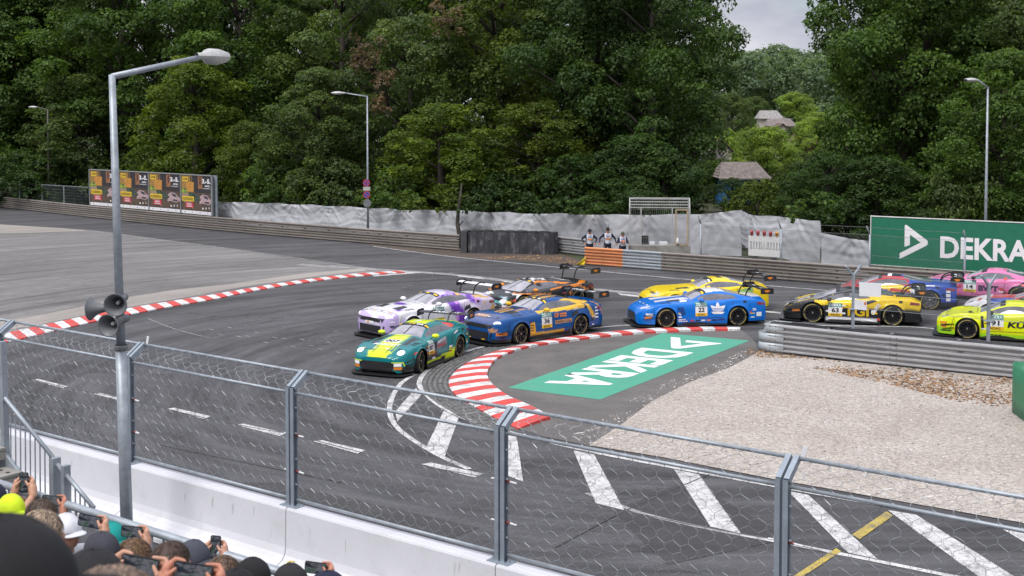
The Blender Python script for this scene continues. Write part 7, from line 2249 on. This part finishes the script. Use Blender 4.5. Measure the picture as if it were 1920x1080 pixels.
def person(label, foot, stature, facing, skin, shirt, trousers, hair=None, haircol=(.06, .035, .02), cap=None, arms=None, tilt=.0, sleeve='short', vest=None, res=.017, group=None, brim=True, headturn=0.0, female=False):
    """arms: list of two, each None or ('phone', C, r, v, back, w, side) or ('at', point) or 'held'"""
    root = thing('person', label, 'person', foot, 0, group)
    f = Vector((facing.x, facing.y, 0)).normalized(); rgt = Vector((f.y, -f.x, 0))
    k = stature / 1.75
    segs = []     # a, b, r0, r1, tag (local to the foot point)
    hip = Vector((0, 0, .93 * k)); chest = Vector((0, 0, 1.28 * k)) + f * tilt * .3; nk = Vector((0, 0, 1.47 * k)) + f * tilt * .45
    hc = Vector((0, 0, stature - .115)) + f * (.02 + tilt)
    for s in (-1, 1):
        h0 = hip + rgt * s * .09; kn = Vector((0, 0, .50 * k)) + rgt * s * .11 + f * .03; an = Vector((0, 0, .09)) + rgt * s * .12
        segs += [(h0, kn, .088, .062, 'trousers'), (kn, an, .060, .042, 'trousers'), (an, an + f * .15 - UP * .045, .042, .035, 'shoe')]
    segs += [(hip + rgt * -.06, hip + rgt * .06, .12, .12, 'trousers'), (hip, chest - UP * .1, .125, .135, 'shirt'), (chest - rgt * .07, chest + rgt * .07, .135, .135, 'shirt'),
             (chest + UP * .11 * k - rgt * .13, chest + UP * .11 * k + rgt * .13, .085, .085, 'shirt'), (nk - UP * .03, hc - UP * .06, .060, .055, 'skin')]
    ends = []
    for s, arm in zip((-1, 1), arms or (None, None)):
        sh = chest + UP * .13 * k + rgt * s * .185 * k
        if arm and arm[0] == 'phone':
            _, C, r, v, back, w, side = arm
            wr = phone_hand(C - foot, r, v, back, w, side, segs)
            el, wr2 = ik(sh, wr, .29 * k, .27 * k, (-UP * .8 + rgt * s * .6 - f * .1))
        elif arm and arm[0] == 'at':
            wr = arm[1] - foot
            el, wr2 = ik(sh, wr, .29 * k, .27 * k, (-UP * .8 + rgt * s * .7 - f * .2))
            rest_hand(wr2, (wr2 - el).normalized(), (f * .2 - rgt * s).normalized(), segs)
        else:
            el = sh - UP * .28 * k + rgt * s * .05 - f * .03; wr2 = el - UP * .25 * k + f * .08
            rest_hand(wr2, (wr2 - el).normalized(), (f - rgt * s * .3).normalized(), segs)
        mid = sh.lerp(el, .6)
        segs += [(sh, mid, .062, .052, 'shirt'), (mid, el, .050 if sleeve == 'short' else .053, .044, 'skin' if sleeve == 'short' else 'shirt'), (el, wr2, .043, .028, 'skin' if sleeve == 'short' else 'shirt')]
    # fine parts (hands) are remeshed finer than the trunk, both end up in one surface
    big, fine = MB(), MB()
    for a, b, r0, r1, tg in segs:
        (capsule(fine, a, b, r0, r1, 8) if max(r0, r1) < .037 and tg == 'skin' else capsule(big, a, b, r0, r1, 12))
    # head: skull, jaw, nose, brow, ears
    rotm = Matrix.Rotation(math.atan2(f.y, f.x) - math.pi / 2 + headturn, 3, 'Z')
    def hl(x, y, z): return hc + rotm @ Vector((x, y, z))
    ellipsoid(big, hl(0, -.012, .018), .077, .098, .098, rotm)
    ellipsoid(big, hl(0, .022, -.045), .058, .070, .070, rotm)
    capsule(big, hl(0, .090, .012), hl(0, .108, -.022), .011, .015, 8)
    for s in (-1, 1): ellipsoid(big, hl(s * .079, -.012, -.012), .012, .022, .034, rotm, 10, 8)
    ellipsoid(big, hl(0, .072, -.058), .028, .020, .012, rotm, 10, 8)
    segs += [(hl(0, -.01, .05), hl(0, .03, -.07), .09, .07, 'skin')]
    v1, f1 = voxel(big, res); v2, f2 = voxel(fine, .0055) if fine.v else ([], [])
    n1 = len(v1)
    me = bpy.data.meshes.new('body'); me.from_pydata(v1 + v2, [], f1 + [tuple(i + n1 for i in q) for q in f2]); me.update()
    mats = {'skin': skin, 'shirt': shirt, 'trousers': trousers, 'shoe': m_black, 'vest': vest or shirt}
    names = ['skin', 'shirt', 'trousers', 'shoe', 'vest']
    for n_ in names: me.materials.append(mats[n_])
    cen = np.empty(len(me.polygons) * 3); me.polygons.foreach_get('center', cen); cen = cen.reshape(-1, 3)
    best = np.full(len(cen), 1e9); tag_ = np.zeros(len(cen), dtype=np.int32)
    for a, b, r0, r1, tg in segs:
        d = seg_dist(cen, a, b) - (r0 + r1) / 2
        q = d < best; best[q] = d[q]; tag_[q] = names.index(tg)
    if vest:
        core = (tag_ == 1) & (np.abs((cen @ np.array(rgt))) < .165 * k) & (cen[:, 2] > .98 * k)
        tag_[core] = 4
    me.polygons.foreach_set('material_index', tag_)
    me.polygons.foreach_set('use_smooth', [True] * len(me.polygons))
    bo = bpy.data.objects.new('body', me); link(bo, root)
    # eyes and mouth
    m = MB()
    for s in (-1, 1): ellipsoid(m, hl(s * .030, .083, .008), .011, .006, .006, rotm, 8, 6)
    m.build('eyes', m_black, root, smooth=True)
    m = MB(); ellipsoid(m, hl(0, .0915, -.058), .022, .004, .005, rotm, 10, 6); m.build('mouth', M('lips', (.30, .10, .08), .5), root, smooth=True)
    if hair:
        m = MB(); rows = []
        for i in range(19):
            th = math.pi * (.0 + .70 * i / 18)
            row = []
            for j in range(56):
                a = 2 * math.pi * j / 56
                fr = math.cos(a - math.pi / 2)                       # 1 = face side
                lim = {'short': .52 + .34 * (1 - fr) / 2, 'bald': .30 + .5 * (1 - fr) / 2, 'long': .50 + .5 * (1 - fr) / 2}[hair] * math.pi * .86
                tt = min(th, lim)
                st_ = noise.noise(Vector((a * 7, tt * 1.6, stature * 9))) * .008 + noise.noise(Vector((a * 22, tt * 3, 2))) * .0045
                R = 1.0 + (.09 + st_ * 6) * (1 if th < lim else .2)
                if hair == 'bald' and tt < .35: R = .97
                p = Vector((math.sin(tt) * math.cos(a) * .080, math.sin(tt) * math.sin(a) * .101 - .012, math.cos(tt) * .101 + .018))
                row.append(hl(p.x * R, (p.y + .012) * R - .012, (p.z - .018) * R + .018))
            rows.append(row)
        m.grid(rows, close=True)
        hm, nt, bs = _nt('hair')
        cv = _coords(nt, 'Object', (70, 70, 9)); nn_ = _noise(nt, 1.6, 5, .7, cv)
        nt.links.new(_ramp(nt, nn_.outputs['Fac'], [(.36, tint(haircol, .25)), (.52, haircol), (.66, tint(haircol, 2.4))]).outputs['Color'], bs.inputs['Base Color'])
        bs.inputs['Roughness'].default_value = .5; _bump(nt, bs, nn_.outputs['Fac'], .8, .006)
        ho_ = m.build('hair', hm, root, smooth=True)
        rg = random.Random(stature); ms = MB()
        whorl = rg.uniform(-.4, .4)
        for q in range(1500):
            a = rg.uniform(0, 2 * math.pi); fr = math.cos(a - math.pi / 2)
            lim = {'short': .50 + .34 * (1 - fr) / 2, 'bald': .30 + .5 * (1 - fr) / 2, 'long': .5 + .5 * (1 - fr) / 2}[hair] * math.pi * .86
            t = math.acos(1 - rg.random() * (1 - math.cos(lim)))
            if hair == 'bald' and t < .6: continue
            dt, da = rg.uniform(.22, .38), whorl + rg.uniform(-.28, .28)
            pts = []
            for u, lift in ((0, 1.085), (.5, 1.14), (1, rg.uniform(1.10, 1.18))):
                tt, aa = t + dt * u, a + da * u
                p = Vector((math.sin(tt) * math.cos(aa) * .080, math.sin(tt) * math.sin(aa) * .101, math.cos(tt) * .101)) * lift
                pts.append(hl(p.x, p.y - .012, p.z + .018))
            sd_ = (pts[2] - pts[0]).cross(pts[1] - hc); 
            if sd_.length < 1e-7: continue
            sd_ = sd_.normalized() * rg.uniform(.0010, .0024)
            ms.add([pts[0] - sd_, pts[0] + sd_, pts[1] + sd_ * .9, pts[1] - sd_ * .9, pts[2]], [(0, 1, 2, 3), (3, 2, 4)], rg.randrange(3))
        ms.build('hair_strands', [M('strand_%02d%02d%02d_%d' % (*[int(c * 99) for c in haircol], i), tint(haircol, kk), .45) for i, kk in enumerate((.45, 1.0, 2.0))], ho_)
    if cap is not None:
        m = MB(); rows = []
        for i in range(13):
            th = math.pi / 2 * i / 12 * 1.04
            rows.append([hl(math.sin(th) * math.cos(2 * math.pi * j / 36) * .091, math.sin(th) * math.sin(2 * math.pi * j / 36) * .113 - .012, math.cos(th) * .112 * (1 - .04 * abs(math.sin(6 * math.pi * j / 36))) + .022) for j in range(36)])
        m.grid(rows, close=True)
        co = m.build('cap', cap, root, smooth=True); sd = co.modifiers.new('s', 'SOLIDIFY'); sd.thickness = .004
        m = MB(); m.lathe([(0, .012), (.008, .009), (.011, 0)], 8, Matrix.Translation(hl(0, -.012, .131))); m.build('button', cap, co)
        for s in range(6):
            m = MB(); a = math.pi / 3 * s + .5
            m.tube([hl(math.sin(t) * math.cos(a) * .0925, math.sin(t) * math.sin(a) * .1145 - .012, math.cos(t) * .1125 + .0225) for t in (0.1, .5, .9, 1.3, 1.6)], .0016, 4); m.build('seam', cap, co)
        if brim:
            m = MB(); rows = []
            for i in range(6):
                t = i / 5
                rows.append([hl(math.sin(a) * (.086 + .004 * t), .098 * math.cos(a) * (1 - .15 * abs(math.sin(a))) - .008 + t * .080 * max(0, math.cos(a)) ** .5, .030 - .016 * t - .020 * math.sin(a) ** 2) for a in [math.radians(q) for q in range(-72, 73, 9)]])
            m.grid(rows); b_ = m.build('brim', cap, co, smooth=True); sd = b_.modifiers.new('s', 'SOLIDIFY'); sd.thickness = .005
    return root, hl
m_screen_cols = {}
def screen_mat(seed):
    m, nt, bs = _nt('phone_screen')
    v = _coords(nt, 'Object', (9, 9, 22)); n = _noise(nt, 1.6, 4, .6, v)
    c = _ramp(nt, n.outputs['Fac'], [(.3, (.008, .012, .02)), (.45, (.02, .025, .03)), (.55, (.10, .10, .12)), (.60, (.015, .05, .03)), (.75, (.12, .10, .11))]).outputs['Color']
    nt.links.new(c, bs.inputs['Base Color']); bs.inputs['Roughness'].default_value = .15
    nt.links.new(c, bs.inputs['Emission Color']); bs.inputs['Emission Strength'].default_value = .35
    bs.inputs['Specular IOR Level'].default_value = .2
    return m
m_screen = screen_mat(1)
def phone(label, C, r, v, back, w, h):
    root = thing('phone', label, 'phone', C)
    rot = Matrix((r, -back * -1 if False else back, v)).transposed()
    m = MB(); bm_ = [(x, z) for x, z in ((-w / 2 + .008, -h / 2), (w / 2 - .008, -h / 2), (w / 2, -h / 2 + .008), (w / 2, h / 2 - .008), (w / 2 - .008, h / 2), (-w / 2 + .008, h / 2), (-w / 2, h / 2 - .008), (-w / 2, -h / 2 + .008))]
    vs_ = [r * x + v * z - back * .0042 for x, z in bm_] + [r * x + v * z + back * .0042 for x, z in bm_]
    m.add(vs_, [tuple(range(8))[::-1], tuple(range(8, 16))] + [(i, (i + 1) % 8, 8 + (i + 1) % 8, 8 + i) for i in range(8)])
    m.build('case', M('phone_case', (.012, .013, .016), .35), root)
    m = MB(); e = .005
    m.add([r * (-w / 2 + e) + v * (-h / 2 + e) - back * .0048, r * (w / 2 - e) + v * (-h / 2 + e) - back * .0048, r * (w / 2 - e) + v * (h / 2 - e) - back * .0048, r * (-w / 2 + e) + v * (h / 2 - e) - back * .0048], [(0, 1, 2, 3)])
    m.build('screen', m_screen, root)
    m = MB(); m.lathe([(0, .003), (.008, .003), (.009, 0)], 10, Matrix.Translation(r * (w / 2 - .02) + v * (h / 2 - .02) + back * .0042) @ back.to_track_quat('Z', 'Y').to_matrix().to_4x4()); m.build('camera_lens', m_black, root)
    return root
FACE = (WN + WU * .35).normalized()
def row_d(r): return RAIL_D + .1 - ROW * (r + .5)
def headpoint(px, py, r, dd=0.0): return PL(px, py, row_d(r) + dd)
def axes(px, py, lean=.25, roll=0.0):
    """screen axes of a phone held up towards the track, seen from behind"""
    back = (Vector((ray(px, py).x, ray(px, py).y, 0)).normalized() * .75 + FACE * .5).normalized()
    back = (back - UP * .12).normalized()
    r = back.cross(UP).normalized(); v = r.cross(back).normalized()
    r2 = r * math.cos(roll) + v * math.sin(roll); v2 = -r * math.sin(roll) + v * math.cos(roll)
    return r2, v2, back
C_BLK, C_NAVY, C_GREY, C_NEON, C_TEAL, C_WHT, C_RED, C_DEN, C_OLV = cloth('black', (.012, .012, .014)), cloth('navy', (.015, .018, .045)), cloth('slate', (.045, .045, .06)), cloth('neon', (.62, .80, .02)), cloth('teal', (.005, .26, .24)), cloth('white', (.66, .66, .70)), cloth('red', (.35, .03, .03)), cloth('denim', (.05, .08, .16)), cloth('olive', (.08, .08, .05))
def spectator(label, px, py, r, shirt, skin=SK1, hair=None, hc_=(.06, .035, .02), cap=None, ph=None, hands=(1,), turn=0.0, dd=0.0, sleeve='short', tilt=.04, plab=None, brim=True, res=.017):
    """px, py: top of the head in the photograph; r: row; ph: (px, py, distance ahead, w, h, roll) of a held phone"""
    top = headpoint(px, py, r, dd)
    fl_ = row_floor(r)
    stt = min(1.95, max(1.45, top.z - fl_ - (.02 if cap else .01)))
    fdir = Matrix.Rotation(turn, 3, 'Z') @ FACE
    foot = Vector((top.x, top.y, 0)) - fdir * (.02 + tilt); foot.z = top.z - (.02 if cap else .01) - stt
    arms = [None, None]
    if ph:
        ppx, ppy, ahead, w, h, roll = ph
        C = PL(ppx, ppy, row_d(r) + dd + ahead)
        rx, vx, bx = axes(ppx, ppy, roll=roll)
        phone(plab, C, rx, vx, bx, w, h)
        for s in hands: arms[0 if s < 0 else 1] = ('phone', C, rx, vx, bx, w, s)
    return person(label, foot, stt, fdir, skin, shirt, C_DEN, hair, hc_, cap, arms, tilt, sleeve, res=res, brim=brim, group='spectators in the grandstand')
FLIP = .15
spectator('spectator in a neon yellow cap at the front railing', 22, 927, 0, C_NAVY, SK2, cap=C_NEON, turn=-1.25)
spectator('spectator in a dark cap at the picture edge holding a phone upright overhead', -14, 905, 0, C_BLK, SK1, cap=C_NAVY, ph=(45, 905, .22, .074, .155, .05), hands=(-1, 1), plab='upright phone held overhead beside the stair railing', turn=-.6)
spectator('brown-haired spectator with a hair band beside the neon cap', 80, 937, 0, C_BLK, SK1, hair='short', hc_=(.07, .045, .028), turn=-.3, dd=-.15)
spectator('spectator in a white cap raising a phone with a sunburned arm', 126, 963, 0, C_WHT, SK2, cap=C_WHT, ph=(96, 938, .36, .15, .072, -.06), hands=(1,), plab='black phone held sideways before the stair railing end', turn=-1.1, dd=-.10)
spectator('fair grey-haired spectator behind the white cap', 78, 958, 2, C_GREY, SK1, hair='short', hc_=(.30, .22, .15))
spectator('spectator in a teal cap at the front railing', 211, 979, 0, C_TEAL, SK1, cap=C_TEAL, turn=-1.3)
spectator('spectator in a slate cap holding up a large phone sideways', 193, 998, 1, C_BLK, SK1, cap=C_GREY, ph=(168, 977, .40, .155, .078, -.12), hands=(1,), plab='large black phone held sideways above the slate cap', turn=-1.2)
spectator('brown-haired youngster filming with a phone at the railing', 252, 1011, 1, C_TEAL, SK1, hair='short', hc_=(.14, .075, .035), ph=(247, 997, .55, .15, .074, -.04), hands=(1,), plab='phone with bright screen held before the teal cap', dd=.2)
spectator('spectator with thinning dark brown hair seen from behind', 322, 1016, 1, C_RED, SK2, hair='short', hc_=(.060, .034, .022), dd=.1)
spectator('spectator in a slate blue cap at the front railing', 366, 1013, 0, C_NAVY, SK1, cap=cloth('bluegrey', (.055, .06, .08)), turn=-1.2)
spectator('short-haired spectator holding a phone upright at the railing', 420, 1043, 0, C_GREY, SK1, hair='short', hc_=(.11, .065, .04), ph=(404, 1026, .30, .074, .155, .0), hands=(-1, 1), plab='upright phone held over the front railing', turn=-.1)
spectator('spectator in a plain black cap at the front railing', 477, 1046, 0, C_BLK, SK1, cap=C_BLK, turn=-1.0)
sp_, hl_ = spectator('spectator in a black cap with a yellow stripe', 548, 1058, 0, C_BLK, SK1, cap=cloth('charcoal', (.02, .02, .022)), turn=-1.2)
m = MB(); m.tube([hl_(-.03 + .02 * math.sin(t), math.sin(t) * .1165 - .012, math.cos(t) * .1155 + .022) for t in (-1.2, -.9, -.6, -.3, 0.0)], .005, 5); m.build('cap_stripe', M('cap_yellow', (.7, .5, .02), .7), sp_)
spectator('spectator in a dark cap at the end of the row filming sideways', 617, 1070, 0, C_NAVY, SK2, cap=C_NAVY, ph=(592, 1065, .35, .15, .074, -.03), hands=(1,), plab='phone with a green picture held at the end of the row', turn=-.2)
spectator('spectator in a large black cap right in front of the camera', 6, 966, 5, C_BLK, SK1, cap=C_BLK, res=.015, turn=-.15, brim=True, dd=.16)
spectator('spectator in a black jacket and dark cap behind the slate cap', 178, 1030, 3, C_BLK, SK1, cap=cloth('black2', (.018, .018, .02)), sleeve='long', turn=-.5)
spectator('spectator below the picture edge holding a wide phone with two hands', 262, 1112, 3, C_GREY, SK1, hair='short', ph=(262, 1062, .40, .16, .078, -.10), hands=(-1, 1), plab='wide black phone held low behind the brown heads')
spectator('spectator below the picture edge with fingers spread round a phone', 362, 1120, 3, C_RED, SK2, hair='short', ph=(362, 1076, .42, .16, .08, -.06), hands=(-1, 1), plab='big dark phone held at the bottom edge of the picture')
spectator('spectator with fair skin at the bottom edge', 215, 1062, 4, C_OLV, SK1, hair='bald', hc_=(.15, .10, .07), turn=-.4)
spectator('spectator in a black cap cut off by the bottom edge', 445, 1066, 1, C_BLK, SK1, cap=C_BLK)

# --- track marshals behind the orange rail
def marshal(label, px, ytop, dep, arms, cap=True, hat=C_BLK, turn=0.0):
    base = gp(px, dep); top = P(px, ytop, dep).z
    fdir = Vector((.05 + turn, -1, 0)).normalized()
    a = []
    for q in arms:
        if q is None: a.append(None)
        else: a.append(('at', base + Vector((q[0], q[1], q[2]))))
    root, hl = person(label, base, top - .02, fdir, SK2, C_NAVY, C_NAVY, None, cap=hat, arms=a, sleeve='long', vest=cloth('bib_white', (.62, .62, .66)), group='track marshals behind the orange rail')
    m = MB(); z = top * .76
    for k, mt in enumerate((0, 1, 2)): pass
    for (dz, w, mt) in ((.06, .22, m_sblue), (.0, .20, m_sblue), (-.12, .20, m_ora)):
        m = MB(); m.box(Vector((0, 0, z + dz)) + fdir * .152, (w, .008, .03 if mt is not m_ora else .06), Matrix.Rotation(math.atan2(fdir.y, fdir.x) + math.pi / 2, 3, 'Z')); m.build('bib_print', mt, root)
    return root
marshal('marshal in white bib and dark cap nearest the tyre barrier', 1106, 429, 60.3, [(.28, -.05, .95), (-.28, -.05, .95)])
marshal('tall marshal in white bib standing with arms held wide', 1140, 426, 59.8, [(.40, -.10, 1.0), (-.40, -.10, 1.0)])
marshal('shorter marshal in white bib beside the marshal cage', 1168, 434, 59.6, [(.10, -.25, 1.05), (-.10, -.22, 1.10)], hat=C_OLV)
m = MB(); q = P(1140, 440, 60.1); m.tube([q + Vector((-.25, .1, -.7)), q + Vector((.08, .1, .55))], .012, 5); o = m.build('flag_pole', m_black); tag(o, 'thin dark stick carried behind the tall marshal', 'pole')
